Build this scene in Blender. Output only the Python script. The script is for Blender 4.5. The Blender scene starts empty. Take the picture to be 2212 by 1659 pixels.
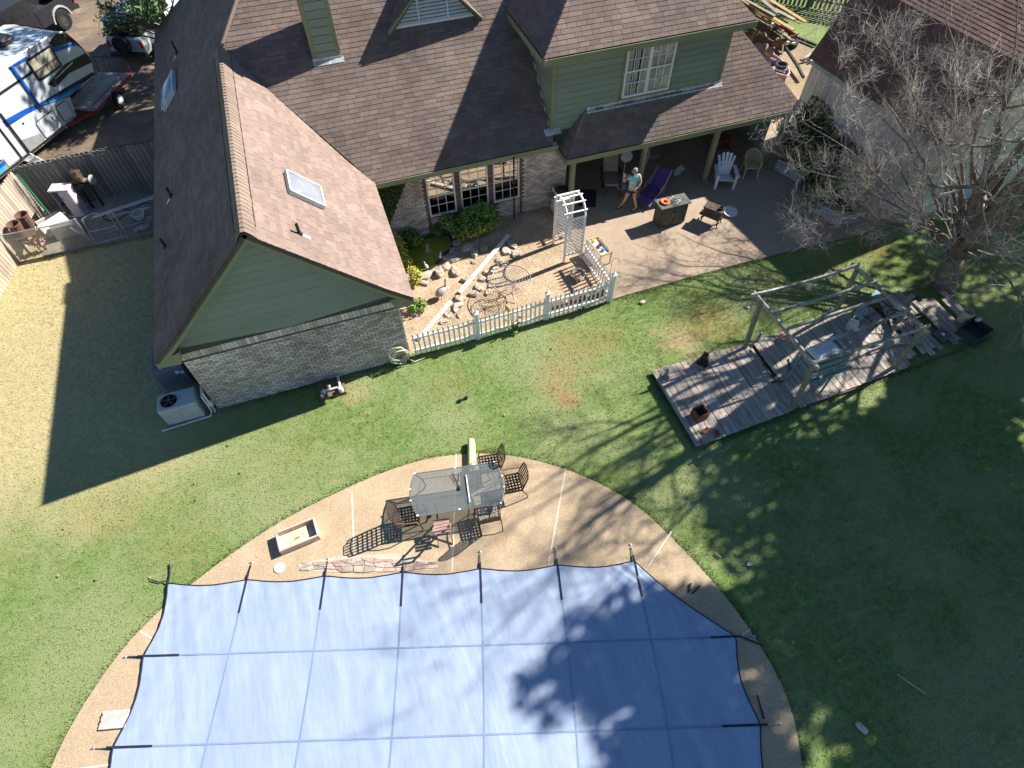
import bpy, math, random
import numpy as np
from mathutils import Vector, Matrix, Quaternion
random.seed(7); RNG = np.random.default_rng(7)
SC = bpy.context.scene
COL = SC.collection
# ------------------------------------------------------------------ camera
def rot_from(rt, up, fw):
    return Matrix(((rt.x, up.x, -fw.x), (rt.y, up.y, -fw.y), (rt.z, up.z, -fw.z)))
CAM_H = 14.0
_p, _a, _r = math.radians(54.659), math.radians(18.184), math.radians(-1.032)
_fw = Vector((math.sin(_a)*math.cos(_p), math.cos(_a)*math.cos(_p), -math.sin(_p)))
_rt0 = Vector((math.cos(_a), -math.sin(_a), 0)); _up0 = _rt0.cross(_fw)
_rt = _rt0*math.cos(_r) + _up0*math.sin(_r); _up = _up0*math.cos(_r) - _rt0*math.sin(_r)
cam_d = bpy.data.cameras.new('camera'); cam = bpy.data.objects.new('camera', cam_d); COL.objects.link(cam)
cam.matrix_world = Matrix.Translation((0, 0, CAM_H)) @ rot_from(_rt, _up, _fw).to_4x4()
cam_d.sensor_width = 36; cam_d.lens = 36*1296.5/2212; cam_d.clip_end = 2000; cam_d.clip_start = .1
SC.camera = cam
# ------------------------------------------------------------------ sky, sun, exposure
SUN = Vector((.769, .126, .627)).normalized()
w = bpy.data.worlds.new('World'); SC.world = w; w.use_nodes = True
nt = w.node_tree; nt.nodes.clear()
sky = nt.nodes.new('ShaderNodeTexSky'); sky.sky_type = 'NISHITA'; sky.sun_disc = False
sky.sun_elevation = math.asin(SUN.z); sky.sun_rotation = math.atan2(SUN.x, SUN.y)
sky.air_density = 1.0; sky.dust_density = .3; sky.ozone_density = 3.0
bg = nt.nodes.new('ShaderNodeBackground'); bg.inputs[1].default_value = .055
wo = nt.nodes.new('ShaderNodeOutputWorld')
hsv = nt.nodes.new('ShaderNodeHueSaturation'); hsv.inputs['Saturation'].default_value = 1.15
nt.links.new(sky.outputs[0], hsv.inputs['Color']); nt.links.new(hsv.outputs[0], bg.inputs[0]); nt.links.new(bg.outputs[0], wo.inputs[0])
sd = bpy.data.lights.new('sun', 'SUN'); sd.energy = 5.0; sd.angle = math.radians(.6); sd.color = (1, .945, .86)
so = bpy.data.objects.new('sun', sd); COL.objects.link(so); so.location = (30, 5, 30)
so.rotation_euler = SUN.to_track_quat('Z', 'Y').to_euler()
SC.view_settings.view_transform = 'Standard'; SC.view_settings.look = 'None'
SC.view_settings.exposure = 1.15; SC.view_settings.gamma = 1.0; SC.view_settings.use_curve_mapping = False
SC.cycles.max_bounces = 6; SC.cycles.transparent_max_bounces = 12
# ------------------------------------------------------------------ materials
MATS = {}
def mat(name, col, rough=.85, var=.18, scale=6, stain=.15, sscale=.8, bump=.25, bscale=70, metal=0, island=0., spec=.3,
        stretch=None, col2=None, sheen=0, trans=0, coat=0):
    """one procedural surface: colour noise, broad staining, fine relief, per-piece tint"""
    if name in MATS: return MATS[name]
    m = bpy.data.materials.new(name); m.use_nodes = True; MATS[name] = m
    t = m.node_tree; N = t.nodes; L = t.links; b = N['Principled BSDF']
    tc = N.new('ShaderNodeTexCoord'); vec = tc.outputs['Object']
    if stretch:
        mp = N.new('ShaderNodeMapping'); mp.inputs['Scale'].default_value = stretch
        L.new(vec, mp.inputs[0]); vec = mp.outputs[0]
    def noise(s, d=4, r=.6):
        n = N.new('ShaderNodeTexNoise'); n.inputs['Scale'].default_value = s; n.inputs['Detail'].default_value = d
        n.inputs['Roughness'].default_value = r; L.new(vec, n.inputs[0]); return n.outputs[0]
    def mr(sock, a, c, lo=.3, hi=.7):
        n = N.new('ShaderNodeMapRange'); n.inputs[1].default_value = lo; n.inputs[2].default_value = hi
        n.inputs[3].default_value = a; n.inputs[4].default_value = c; L.new(sock, n.inputs[0]); return n.outputs[0]
    def mul(a, c):
        n = N.new('ShaderNodeMath'); n.operation = 'MULTIPLY'; L.new(a, n.inputs[0])
        if hasattr(c, 'node'): L.new(c, n.inputs[1])
        else: n.inputs[1].default_value = c
        return n.outputs[0]
    k = mul(mr(noise(scale), 1-var, 1+var), mr(noise(sscale, 3), 1-stain, 1+stain))
    if island > 0:
        ge = N.new('ShaderNodeNewGeometry'); oi = N.new('ShaderNodeObjectInfo')
        ad = N.new('ShaderNodeMath'); ad.operation = 'ADD'; L.new(ge.outputs['Random Per Island'], ad.inputs[0]); L.new(oi.outputs['Random'], ad.inputs[1])
        fr = N.new('ShaderNodeMath'); fr.operation = 'FRACT'; L.new(ad.outputs[0], fr.inputs[0])
        k = mul(k, mr(fr.outputs[0], 1-island, 1+island, 0, 1))
    hs = N.new('ShaderNodeHueSaturation'); hs.inputs['Color'].default_value = (*col, 1); L.new(k, hs.inputs['Value'])
    out = hs.outputs[0]
    if col2:
        mx = N.new('ShaderNodeMix'); mx.data_type = 'RGBA'
        L.new(mr(noise(sscale*2.3, 5, .65), 0, 1, .42, .62), mx.inputs['Factor'])
        h2 = N.new('ShaderNodeHueSaturation'); h2.inputs['Color'].default_value = (*col2, 1); L.new(k, h2.inputs['Value'])
        L.new(out, mx.inputs[6]); L.new(h2.outputs[0], mx.inputs[7]); out = mx.outputs[2]
    L.new(out, b.inputs['Base Color'])
    b.inputs['Roughness'].default_value = rough; b.inputs['Metallic'].default_value = metal
    b.inputs['Specular IOR Level'].default_value = spec
    if sheen: b.inputs['Sheen Weight'].default_value = sheen
    if trans: b.inputs['Transmission Weight'].default_value = trans
    if coat: b.inputs['Coat Weight'].default_value = coat
    if bump:
        bp = N.new('ShaderNodeBump'); bp.inputs['Strength'].default_value = bump; bp.inputs['Distance'].default_value = .02
        L.new(noise(bscale, 3), bp.inputs['Height']); L.new(bp.outputs[0], b.inputs['Normal'])
    return m
def glassy(name, tint=(.7, .8, .85), mixv=.25, rough=.05, milk=0.0, milkcol=(.8, .85, .85), refl=0.):
    """thin pane: see-through with a reflective skin and, if wanted, some milky scatter"""
    if name in MATS: return MATS[name]
    m = bpy.data.materials.new(name); m.use_nodes = True; MATS[name] = m
    N = m.node_tree.nodes; L = m.node_tree.links; N.clear()
    o = N.new('ShaderNodeOutputMaterial'); t = N.new('ShaderNodeBsdfTransparent'); t.inputs[0].default_value = (*tint, 1)
    g = N.new('ShaderNodeBsdfGlossy'); g.inputs['Roughness'].default_value = rough; g.inputs[0].default_value = (1, 1, 1, 1)
    lw = N.new('ShaderNodeLayerWeight'); lw.inputs[0].default_value = mixv
    mxm = N.new('ShaderNodeMath'); mxm.operation = 'MAXIMUM'; mxm.inputs[1].default_value = refl; L.new(lw.outputs['Fresnel'], mxm.inputs[0])
    mx = N.new('ShaderNodeMixShader'); L.new(mxm.outputs[0], mx.inputs[0]); L.new(t.outputs[0], mx.inputs[1]); L.new(g.outputs[0], mx.inputs[2])
    s = mx.outputs[0]
    if milk:
        d = N.new('ShaderNodeBsdfDiffuse'); d.inputs[0].default_value = (*milkcol, 1)
        m2 = N.new('ShaderNodeMixShader')
        nz = N.new('ShaderNodeTexNoise'); nz.inputs['Scale'].default_value = 5
        r = N.new('ShaderNodeMapRange'); r.inputs[3].default_value = milk*.75; r.inputs[4].default_value = milk*1.25
        L.new(nz.outputs[0], r.inputs[0]); L.new(r.outputs[0], m2.inputs[0])
        L.new(s, m2.inputs[1]); L.new(d.outputs[0], m2.inputs[2]); s = m2.outputs[0]
    L.new(s, o.inputs[0]); return m
# ------------------------------------------------------------------ mesh helpers
class MB:
    def __init__(s): s.v = []; s.f = []
    def add(s, vs, fs):
        o = len(s.v); s.v += [tuple(p) for p in vs]; s.f += [tuple(i+o for i in f) for f in fs]; return s
    def poly(s, pts): return s.add(pts, [range(len(pts))])
    def box(s, c, d, rz=0., M=None):
        x, y, z = d[0]/2, d[1]/2, d[2]/2
        P = [Vector(q) for q in ((-x,-y,-z),(x,-y,-z),(x,y,-z),(-x,y,-z),(-x,-y,z),(x,-y,z),(x,y,z),(-x,y,z))]
        if M is not None: P = [M @ q for q in P]
        if rz:
            R = Matrix.Rotation(rz, 3, 'Z'); P = [R @ q for q in P]
        c = Vector(c)
        return s.add([q+c for q in P], [(0,3,2,1),(4,5,6,7),(0,1,5,4),(1,2,6,5),(2,3,7,6),(3,0,4,7)])
    def cbox(s, x0, x1, y0, y1, z0, z1): return s.box(((x0+x1)/2,(y0+y1)/2,(z0+z1)/2),(x1-x0,y1-y0,z1-z0))
    def bevbox(s, c, d, b=.02, rz=0., top=None):
        """box with chamfered vertical edges and rims; top scales the upper face"""
        x, y, z = d[0]/2, d[1]/2, d[2]/2; t = top or 1.
        ring = lambda X, Y: [(X,-Y+b),(X,Y-b),(X-b,Y),(-X+b,Y),(-X,Y-b),(-X,-Y+b),(-X+b,-Y),(X-b,-Y)]
        lv = [(ring(x-b,y-b),-z),(ring(x,y),-z+b),(ring(x*t,y*t),z-b),(ring((x-b)*t,(y-b)*t),z)]
        R = Matrix.Rotation(rz, 3, 'Z'); c = Vector(c); V = []
        for r, h in lv: V += [R @ Vector((p[0],p[1],h)) + c for p in r]
        F = [tuple(range(7,-1,-1)), tuple(range(24,32))]
        for k in range(3):
            for i in range(8): j = (i+1) % 8; F.append((k*8+i, k*8+j, k*8+8+j, k*8+8+i))
        return s.add(V, F)
    def beam(s, p0, p1, wd, ht, up=(0,0,1)):
        p0, p1 = Vector(p0), Vector(p1); d = (p1-p0); L = d.length
        if L < 1e-6: return s
        d /= L; u = Vector(up)
        if abs(d.dot(u)) > .98: u = Vector((0,1,0))
        r = d.cross(u).normalized(); u = r.cross(d)
        V = []
        for P in (p0, p1):
            for a, b in ((-1,-1),(1,-1),(1,1),(-1,1)): V.append(P + r*(a*wd/2) + u*(b*ht/2))
        return s.add(V, [(0,1,2,3),(7,6,5,4),(0,4,5,1),(1,5,6,2),(2,6,7,3),(3,7,4,0)])
    def tube(s, pts, r, n=6, cap=True):
        P = [Vector(p) for p in pts]; R = r if isinstance(r, (list, tuple)) else [r]*len(P)
        V = []; F = []; pu = None
        for i, p in enumerate(P):
            d = (P[min(i+1, len(P)-1)] - P[max(i-1, 0)])
            d = d.normalized() if d.length > 1e-9 else Vector((0,0,1))
            if pu is None:
                u = d.cross(Vector((0,0,1)) if abs(d.z) < .9 else Vector((1,0,0))).normalized()
            else:
                u = (pu - d*pu.dot(d)); u = u.normalized() if u.length > 1e-6 else d.orthogonal().normalized()
            pu = u; v2 = d.cross(u)
            for k in range(n):
                a = 2*math.pi*k/n; V.append(p + (u*math.cos(a) + v2*math.sin(a))*R[i])
        for i in range(len(P)-1):
            for k in range(n): j = (k+1) % n; F.append((i*n+k, i*n+j, i*n+n+j, i*n+n+k))
        if cap: F.append(tuple(range(n-1,-1,-1))); F.append(tuple(range((len(P)-1)*n, len(P)*n)))
        return s.add(V, F)
    def lathe(s, prof, n=16, c=(0,0,0), axis=None, sx=1, sy=1, caps=True):
        V = []; F = []; c = Vector(c)
        Q = axis.to_track_quat('Z', 'Y') if axis is not None else None
        for r, z in prof:
            for k in range(n):
                a = 2*math.pi*k/n; q = Vector((r*math.cos(a)*sx, r*math.sin(a)*sy, z))
                if Q: q = Q @ q
                V.append(q + c)
        m = len(prof)
        for i in range(m-1):
            for k in range(n): j = (k+1) % n; F.append((i*n+k, i*n+j, i*n+n+j, i*n+n+k))
        if caps and prof[0][0] > 1e-4: F.append(tuple(range(n-1,-1,-1)))
        if caps and prof[-1][0] > 1e-4: F.append(tuple(range((m-1)*n, m*n)))
        return s.add(V, F)
    def prism(s, p2, z0, z1):
        n = len(p2); V = [(x, y, z0) for x, y in p2] + [(x, y, z1) for x, y in p2]
        a = sum(p2[i][0]*p2[(i+1) % n][1] - p2[(i+1) % n][0]*p2[i][1] for i in range(n))
        F = [tuple(range(n-1,-1,-1)), tuple(range(n, 2*n))] + [(i, (i+1) % n, n+(i+1) % n, n+i) for i in range(n)]
        if a < 0: F = [tuple(reversed(f)) for f in F]
        return s.add(V, F)
    def xzprism(s, p2, y0, y1):
        n = len(p2); V = [(x, y0, z) for x, z in p2] + [(x, y1, z) for x, z in p2]
        a = sum(p2[i][0]*p2[(i+1) % n][1] - p2[(i+1) % n][0]*p2[i][1] for i in range(n))
        F = [tuple(range(n)), tuple(range(2*n-1, n-1, -1))] + [(i, n+i, n+(i+1) % n, (i+1) % n) for i in range(n)]
        if a < 0: F = [tuple(reversed(f)) for f in F]
        return s.add(V, F)
    def slab(s, pts, th):
        """planar polygon of 3d points given thickness th against its normal"""
        P = [Vector(p) for p in pts]; nrm = (P[1]-P[0]).cross(P[2]-P[1]).normalized(); n = len(P)
        V = P + [p - nrm*th for p in P]
        return s.add(V, [tuple(range(n)), tuple(range(2*n-1, n-1, -1))] + [(i, n+i, n+(i+1) % n, (i+1) % n) for i in range(n)])
    def rock(s, c, d, seed=0, rz=0., flat=0.):
        rg = random.Random(seed); n, m = 7, 4; V = []; F = []; c = Vector(c); R = Matrix.Rotation(rz, 3, 'Z')
        off = [rg.uniform(.62, 1.28) for _ in range(n)]
        for i in range(m+1):
            th = math.pi*i/m
            for k in range(n):
                ph = 2*math.pi*k/n + .3*math.sin(i*2.1+seed)
                r = off[k]*rg.uniform(.84, 1.14)
                z = math.cos(th); z = math.copysign(abs(z)**(.45 if flat else .85), z)
                V.append(c + R @ Vector((d[0]/2*r*math.sin(th)**.7*math.cos(ph), d[1]/2*r*math.sin(th)**.7*math.sin(ph), d[2]/2*z*rg.uniform(.9, 1.1))))
        for i in range(m):
            for k in range(n): j = (k+1) % n; F.append((i*n+k, i*n+n+k, i*n+n+j, i*n+j))
        return s.add(V, F)
    def mesh(s, name): 
        me = bpy.data.meshes.new(name); me.from_pydata(s.v, [], s.f); me.update(); return me
    def build(s, name, m, parent=None, world=True, smooth=False, label=None):
        o = bpy.data.objects.new(name, s._me(name, m, parent, world, smooth)); COL.objects.link(o)
        if parent is not None: o.parent = parent
        if label: o['label'] = label
        return o
    def _me(s, name, m, parent, world, smooth):
        if parent is not None and world:
            I = root_matrix(parent).inverted(); s.v = [tuple(I @ Vector(p)) for p in s.v]
        me = s.mesh(name)
        if m is not None: me.materials.append(m)
        if smooth:
            for p in me.polygons: p.use_smooth = True
        return me
def root_matrix(o):
    M = o.matrix_basis.copy()
    while o.parent is not None: o = o.parent; M = o.matrix_basis @ M
    return M
def tag(o, label, cat, group=None, kind=None):
    o['label'] = label; o['category'] = cat
    if group: o['group'] = group
    if kind: o['kind'] = kind
    return o
def thing(name, label, cat, loc=(0,0,0), rz=0., group=None):
    o = bpy.data.objects.new(name, None); COL.objects.link(o); o.empty_display_size = .2
    o.location = loc; o.rotation_euler = (0, 0, rz)
    o.matrix_basis = Matrix.Translation(loc) @ Matrix.Rotation(rz, 4, 'Z')
    return tag(o, label, cat, group)
def struct(name, mb, m, kind='structure'):
    o = mb.build(name, m); o['kind'] = kind; return o
def piece(name, me, parent, loc=(0,0,0), rz=0., sc=None):
    o = bpy.data.objects.new(name, me); COL.objects.link(o); o.parent = parent; o.location = loc; o.rotation_euler = (0,0,rz)
    if sc: o.scale = sc
    return o
def npmesh(name, V, quads, m):
    """fast mesh from an (n,3) array and an (k,4) or (k,3) index array"""
    me = bpy.data.meshes.new(name); k, c = quads.shape
    me.vertices.add(len(V)); me.vertices.foreach_set('co', np.asarray(V, np.float32).ravel())
    me.loops.add(k*c); me.loops.foreach_set('vertex_index', quads.astype(np.int32).ravel())
    me.polygons.add(k); me.polygons.foreach_set('loop_start', np.arange(0, k*c, c, dtype=np.int32)); me.polygons.foreach_set('loop_total', np.full(k, c, np.int32))
    me.update(calc_edges=True); me.validate()
    if m is not None: me.materials.append(m)
    return me
def leaves(name, pts, nrm, size, m, parent=None, jitter=.9, aspect=.5, rng=RNG, world=True):
    """one quad leaf at each point, facing roughly along nrm"""
    n = len(pts); a = nrm + rng.normal(size=(n,3))*jitter; a /= np.linalg.norm(a, axis=1)[:,None]+1e-9
    t = np.cross(a, rng.normal(size=(n,3))); t /= np.linalg.norm(t, axis=1)[:,None]+1e-9; b = np.cross(a, t)
    s = (size*rng.uniform(.6, 1.35, n))[:,None]
    V = np.stack([pts-t*s, pts-b*s*aspect, pts+t*s, pts+b*s*aspect], 1).reshape(-1,3)
    if parent is not None and world:
        I = np.array(root_matrix(parent).inverted()); V = V @ I[:3,:3].T + I[:3,3]
    me = npmesh(name, V, np.arange(4*n).reshape(n,4), m)
    o = bpy.data.objects.new(name, me); COL.objects.link(o)
    if parent is not None: o.parent = parent
    return o
def blob_pts(c, r, n, lumps=9, rng=RNG, hollow=.55):
    """points through a lumpy crown: several overlapping lobes, denser towards the outside"""
    c = np.array(c, float); r = np.array(r, float)
    d = rng.normal(size=(lumps,3)); d /= np.linalg.norm(d, axis=1)[:,None]; lc = d*rng.uniform(.25, .75, (lumps,1)); lr = rng.uniform(.3, .55, lumps)
    k = rng.integers(0, lumps, n); q = rng.normal(size=(n,3)); q /= np.linalg.norm(q, axis=1)[:,None]
    rad = hollow+(1-hollow)*rng.random(n)**.5
    p = lc[k] + q*(lr[k]*rad)[:,None]
    return c + p*r, q
# ================================================================== THE SETTING
def inpoly(P, poly):
    x, y = P[:,0], P[:,1]; r = np.zeros(len(P), bool); n = len(poly)
    for i in range(n):
        x0, y0 = poly[i]; x1, y1 = poly[(i+1) % n]
        c = ((y0 > y) != (y1 > y)) & (x < (x1-x0)*(y-y0)/((y1-y0) + 1e-12) + x0); r ^= c
    return r
def lawn_material():
    m = bpy.data.materials.new('lawn_grass'); m.use_nodes = True; t = m.node_tree; N = t.nodes; L = t.links; b = N['Principled BSDF']
    tc = N.new('ShaderNodeTexCoord'); sp = N.new('ShaderNodeSeparateXYZ'); L.new(tc.outputs['Object'], sp.inputs[0])
    def noise(s, d=4, r=.6, st=None):
        n = N.new('ShaderNodeTexNoise'); n.inputs['Scale'].default_value = s; n.inputs['Detail'].default_value = d; n.inputs['Roughness'].default_value = r
        if st:
            mp = N.new('ShaderNodeMapping'); mp.inputs['Scale'].default_value = st; mp.inputs['Rotation'].default_value = (0,0,.35); L.new(tc.outputs['Object'], mp.inputs[0]); L.new(mp.outputs[0], n.inputs[0])
        else: L.new(tc.outputs['Object'], n.inputs[0])
        return n.outputs[0]
    def mr(s, lo, hi, a=0., c=1., smooth=True):
        n = N.new('ShaderNodeMapRange'); n.interpolation_type = 'SMOOTHSTEP' if smooth else 'LINEAR'
        for i, q in enumerate((lo, hi, a, c)): n.inputs[i+1].default_value = q
        L.new(s, n.inputs[0]); return n.outputs[0]
    def mt(op, a, c):
        n = N.new('ShaderNodeMath'); n.operation = op
        for i, q in enumerate((a, c)):
            if hasattr(q, 'node'): L.new(q, n.inputs[i])
            else: n.inputs[i].default_value = q
        return n.outputs[0]
    def mix(f, a, c):
        n = N.new('ShaderNodeMix'); n.data_type = 'RGBA'; L.new(f, n.inputs['Factor'])
        for i, q in ((6, a), (7, c)):
            if hasattr(q, 'node'): L.new(q, n.inputs[i])
            else: n.inputs[i].default_value = (*q, 1)
        return n.outputs[2]
    def spot(x, y, r, soft=.7):
        n = N.new('ShaderNodeVectorMath'); n.operation = 'DISTANCE'; n.inputs[1].default_value = (x, y, 0); L.new(tc.outputs['Object'], n.inputs[0])
        d = mt('ADD', n.outputs['Value'], mt('MULTIPLY', mt('SUBTRACT', nb, .5), r*3.4))
        return mr(d, r*.2, r*1.75, .8, 0.)
    nb = noise(1.6, 5, .65); nw = noise(.32, 4, .6); nf = noise(26, 3, .7); nm = noise(5, 4, .65)
    streak = noise(1.2, 3, .6, (1, 6, 1))
    g = mix(mr(nm, .35, .65), (.13, .195, .05), (.185, .26, .085))
    g = mix(mr(nw, .42, .62), g, (.235, .285, .12))
    yel = mt('MULTIPLY', mr(streak, .5, .68), mr(nb, .4, .6)); g = mix(mt('MULTIPLY', yel, .55), g, (.3, .28, .14))
    dry = mt('MULTIPLY', mr(mt('ADD', sp.outputs[0], mt('MULTIPLY', nb, 2.)), -3.0, -6.2), mr(mt('ADD', sp.outputs[1], mt('MULTIPLY', nb, 2.4)), 8.6, 13.2))
    dcol = mix(mr(nm, .35, .65), (.52, .43, .235), (.43, .37, .19))
    g = mix(mt('MULTIPLY', dry, .93), g, dcol)
    for x, y, r, a, c in ((8.4, 9.35, .55, .9, (.42, .3, .17)), (9.6, 9.7, .75, .7, (.29, .2, .07)), (4.3, 9.0, .6, .6, (.33, .22, .1)), (5.2, 9.9, .8, .55, (.27, .2, .075)),
                          (6.2, 10.1, .7, .45, (.27, .2, .075)), (4.4, 8.4, .3, .7, (.4, .22, .11)), (-8.2, 9.0, .5, .6, (.36, .28, .13)), (-7.3, 8.8, .4, .5, (.33, .26, .12)), (-1.2, 10.6, .35, .7, (.38, .3, .16)), (1.5, 10.0, .5, .3, (.3, .22, .09)),
                          (14.6, 10.9, .8, .5, (.25, .2, .06)), (16.4, 10.6, .5, .6, (.24, .13, .05)), (-6.0, 7.6, .8, .3, (.3, .26, .12)), (-3.5, 9.2, 1.0, .25, (.3, .26, .11)), (12.2, 10.3, .8, .3, (.25, .22, .07))):
        g = mix(mt('MULTIPLY', spot(x, y, r), a), g, c)
    hs = N.new('ShaderNodeHueSaturation'); L.new(g, hs.inputs['Color']); L.new(mr(nf, .25, .75, .84, 1.22, False), hs.inputs['Value'])
    L.new(hs.outputs[0], b.inputs['Base Color']); b.inputs['Roughness'].default_value = .9; b.inputs['Specular IOR Level'].default_value = .15
    bp = N.new('ShaderNodeBump'); bp.inputs['Strength'].default_value = .6; bp.inputs['Distance'].default_value = .04
    L.new(mt('ADD', nf, noise(90, 2)), bp.inputs['Height']); L.new(bp.outputs[0], b.inputs['Normal'])
    return m
LAWN = lawn_material()
struct('lawn', MB().poly([(-220,-150,0),(220,-150,0),(220,260,0),(-220,260,0)]), LAWN)
PATIO = [(6.98,11.47),(10.5,11.52),(13.2,11.5),(15.6,11.42),(17.6,11.5),(17.6,19.2),(7.4,19.2),(7.4,16.4),(7.02,16.4)]
ARC = [(-8.35,-6),(-8.75,-3),(-8.95,0.5),(-8.85,2.4),(-8.56,3.74),(-7.85,4.89),(-6.94,5.86),(-5.62,6.62),(-3.72,7.4),(-1.81,7.78),(-.44,7.92),(.66,7.84),(2.06,7.42),(3.52,6.46),(4.75,5.1),(5.4,3.45),(5.87,1.72),(5.95,.03),(5.5,-1.11),(4.6,-3),(3,-6)]
def smooth_poly(P, it=2):
    for _ in range(it):
        Q = []
        for i in range(len(P)-1):
            a, b = P[i], P[i+1]; Q += [(a[0]*.75+b[0]*.25, a[1]*.75+b[1]*.25), (a[0]*.25+b[0]*.75, a[1]*.25+b[1]*.75)]
        P = [P[0]] + Q + [P[-1]]
    return P
ARC = smooth_poly(ARC)
BED = [(.6,11.47),(6.98,11.47),(7.02,16.42),(.6,16.42)]
DIRT = [(-60,22.75),(-5.2,22.75),(-5.2,60),(-60,60)]
KENNEL = [(-10.2,19.72),(-6.5,19.72),(-6.5,22.4),(-10.2,22.4)]
WOODDECK = [(6.98,5.82),(17.3,6.3),(17.3,8.5),(6.98,8.44)]
concrete = mat('patio_concrete', (.37,.285,.21), .9, .1, 9, .1, .55, .3, 110, col2=(.34,.26,.19))
aggregate = mat('pool_deck_aggregate', (.46,.35,.23), .92, .32, 46, .12, .7, .5, 90, col2=(.42,.315,.205))
struct('patio', MB().prism(PATIO, -.05, .035), concrete)
struct('pool_deck', MB().prism(ARC, -.05, .03), aggregate)
struct('driveway', MB().poly([(x, y, .006) for x, y in DIRT]), mat('driveway_dirt', (.14,.105,.085), .95, .2, 7, .3, .35, .4, 40, col2=(.23,.17,.11)))
struct('dirt_strip', MB().poly([(18.2,17.5,.006),(22.9,22.4,.006),(22.3,25.5,.006),(21.2,30,.006),(15,30,.006),(15,19.3,.006)]), mat('tan_dirt', (.33,.255,.16), .95, .2, 8, .25, .6, .4, 50))
struct('kennel_slab', MB().prism(KENNEL, -.05, .03), mat('old_slab', (.26,.235,.19), .95, .2, 6, .25, .8, .4, 60))
struct('gravel_bed', MB().poly([(x, y, .012) for x, y in BED]), mat('bed_soil', (.44,.335,.225), .95, .3, 18, .25, .8, .6, 60, col2=(.36,.265,.17)))
# joint strips in the pool deck and cracks in the patio
strip_m = mat('joint_strip', (.62,.55,.47), .7, .1, 20, .2, 1.5, .1)
for a, b in (((-1.84,7.6),(-2.1,5.8)),((.97,7.76),(.02,4.8)),((3.53,6.42),(2.2,4.2)),((5.3,3.98),(4.4,3.4)),((5.88,1.4),(5.4,1.3)),((-6.9,5.79),(-6.6,5.5)),((-8.3,3.52),(-7.3,3.3))):
    o = MB().beam((*a,.0305),(*b,.0305),.035,.008).build('joint_strip', strip_m); o['kind'] = 'structure'
crk = mat('crack_dark', (.12,.09,.065), .95)
for pts in ([(8.9,13.6),(9.3,13.1),(9.7,12.9),(9.9,12.4),(10.6,12.0)],[(11.6,14.6),(11.1,15.1),(10.8,15.6)],[(12.0,12.6),(12.8,12.4),(13.4,12.5)],[(7.3,15.1),(8.4,15.0),(9.9,15.05)]):
    o = MB(); 
    for q in range(len(pts)-1): o.beam((*pts[q],.035),(*pts[q+1],.035),.012,.004)
    o = o.build('patio_crack', crk); o['kind'] = 'structure'
# short blades of grass over the visible lawn
def grass():
    rng = np.random.default_rng(3); P = rng.uniform((-13,-2.5),(24,24), (340000,2))
    keep = np.ones(len(P), bool)
    for q in (PATIO, ARC, BED, KENNEL, DIRT, [(6.98,5.82),(16.9,6.3),(16.9,8.45),(6.98,8.44)], [(-4.9,11.35),(.62,11.35),(.62,25),(-5,25)], [(.5,16.3),(16,16.3),(16,25),(.5,25)], [(18.1,11.3),(26,12.2),(26,18),(17.4,18)]): keep &= ~inpoly(P, q)
    keep &= ~((P[:,0] > 14.5) & (P[:,1] > 17.5))
    P = P[keep]; n = len(P); h = rng.uniform(.015,.045,n); a = rng.uniform(0,6.283,n); wd = rng.uniform(.006,.013,n); ln = rng.normal(size=(n,2))*.035
    X = np.stack([P[:,0]-np.cos(a)*wd, P[:,1]-np.sin(a)*wd, np.zeros(n)],1); Y = np.stack([P[:,0]+np.cos(a)*wd, P[:,1]+np.sin(a)*wd, np.zeros(n)],1); T = np.stack([P[:,0]+ln[:,0], P[:,1]+ln[:,1], h],1)
    me = npmesh('grass', np.stack([X,Y,T],1).reshape(-1,3), np.arange(3*n).reshape(n,3), LAWN)
    o = bpy.data.objects.new('grass', me); COL.objects.link(o); tag(o, 'short mown green and straw coloured grass over the whole yard', 'grass', kind='stuff')
    # thicker fringe along hard edges
    E = []
    def run(poly, d, rnd=.07, side=1):
        for i in range(len(poly)-1):
            a, b = np.array(poly[i]), np.array(poly[i+1]); L = np.linalg.norm(b-a); k = int(L*d)
            if k < 1: continue
            tt = rng.random((k,1)); nn = np.array([-(b-a)[1], (b-a)[0]])/L
            E.append(a+(b-a)*tt + nn*side*np.abs(rng.normal(size=(k,1)))*rnd)
    run(ARC, 130, .07, 1); run([(6.98,11.45),(10.5,11.5),(13.2,11.48),(15.6,11.4),(17.4,11.46)], 130, .07, -1); run([(.7,11.38),(6.98,11.4)], 140, .05, -1); run([(-4.9,11.3),(.6,11.3)], 200, .08, -1); run([(6.98,8.46),(6.98,5.8),(17.2,6.28)], 160, .06, -1); run([(-10.3,19.7),(-6.5,19.7)], 300, .09, -1)
    P = np.concatenate(E); n = len(P); h = rng.uniform(.03,.07,n); a = rng.uniform(0,6.283,n); wd = rng.uniform(.006,.014,n); ln = rng.normal(size=(n,2))*.035
    X = np.stack([P[:,0]-np.cos(a)*wd, P[:,1]-np.sin(a)*wd, np.zeros(n)],1); Y = np.stack([P[:,0]+np.cos(a)*wd, P[:,1]+np.sin(a)*wd, np.zeros(n)],1); T = np.stack([P[:,0]+ln[:,0], P[:,1]+ln[:,1], h],1)
    me = npmesh('grass_fringe', np.stack([X,Y,T],1).reshape(-1,3), np.arange(3*n).reshape(n,3), LAWN)
    o = bpy.data.objects.new('grass_fringe', me); COL.objects.link(o); tag(o, 'ragged longer grass along the edges of paving, decks and walls', 'grass', kind='stuff')
grass()
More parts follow.
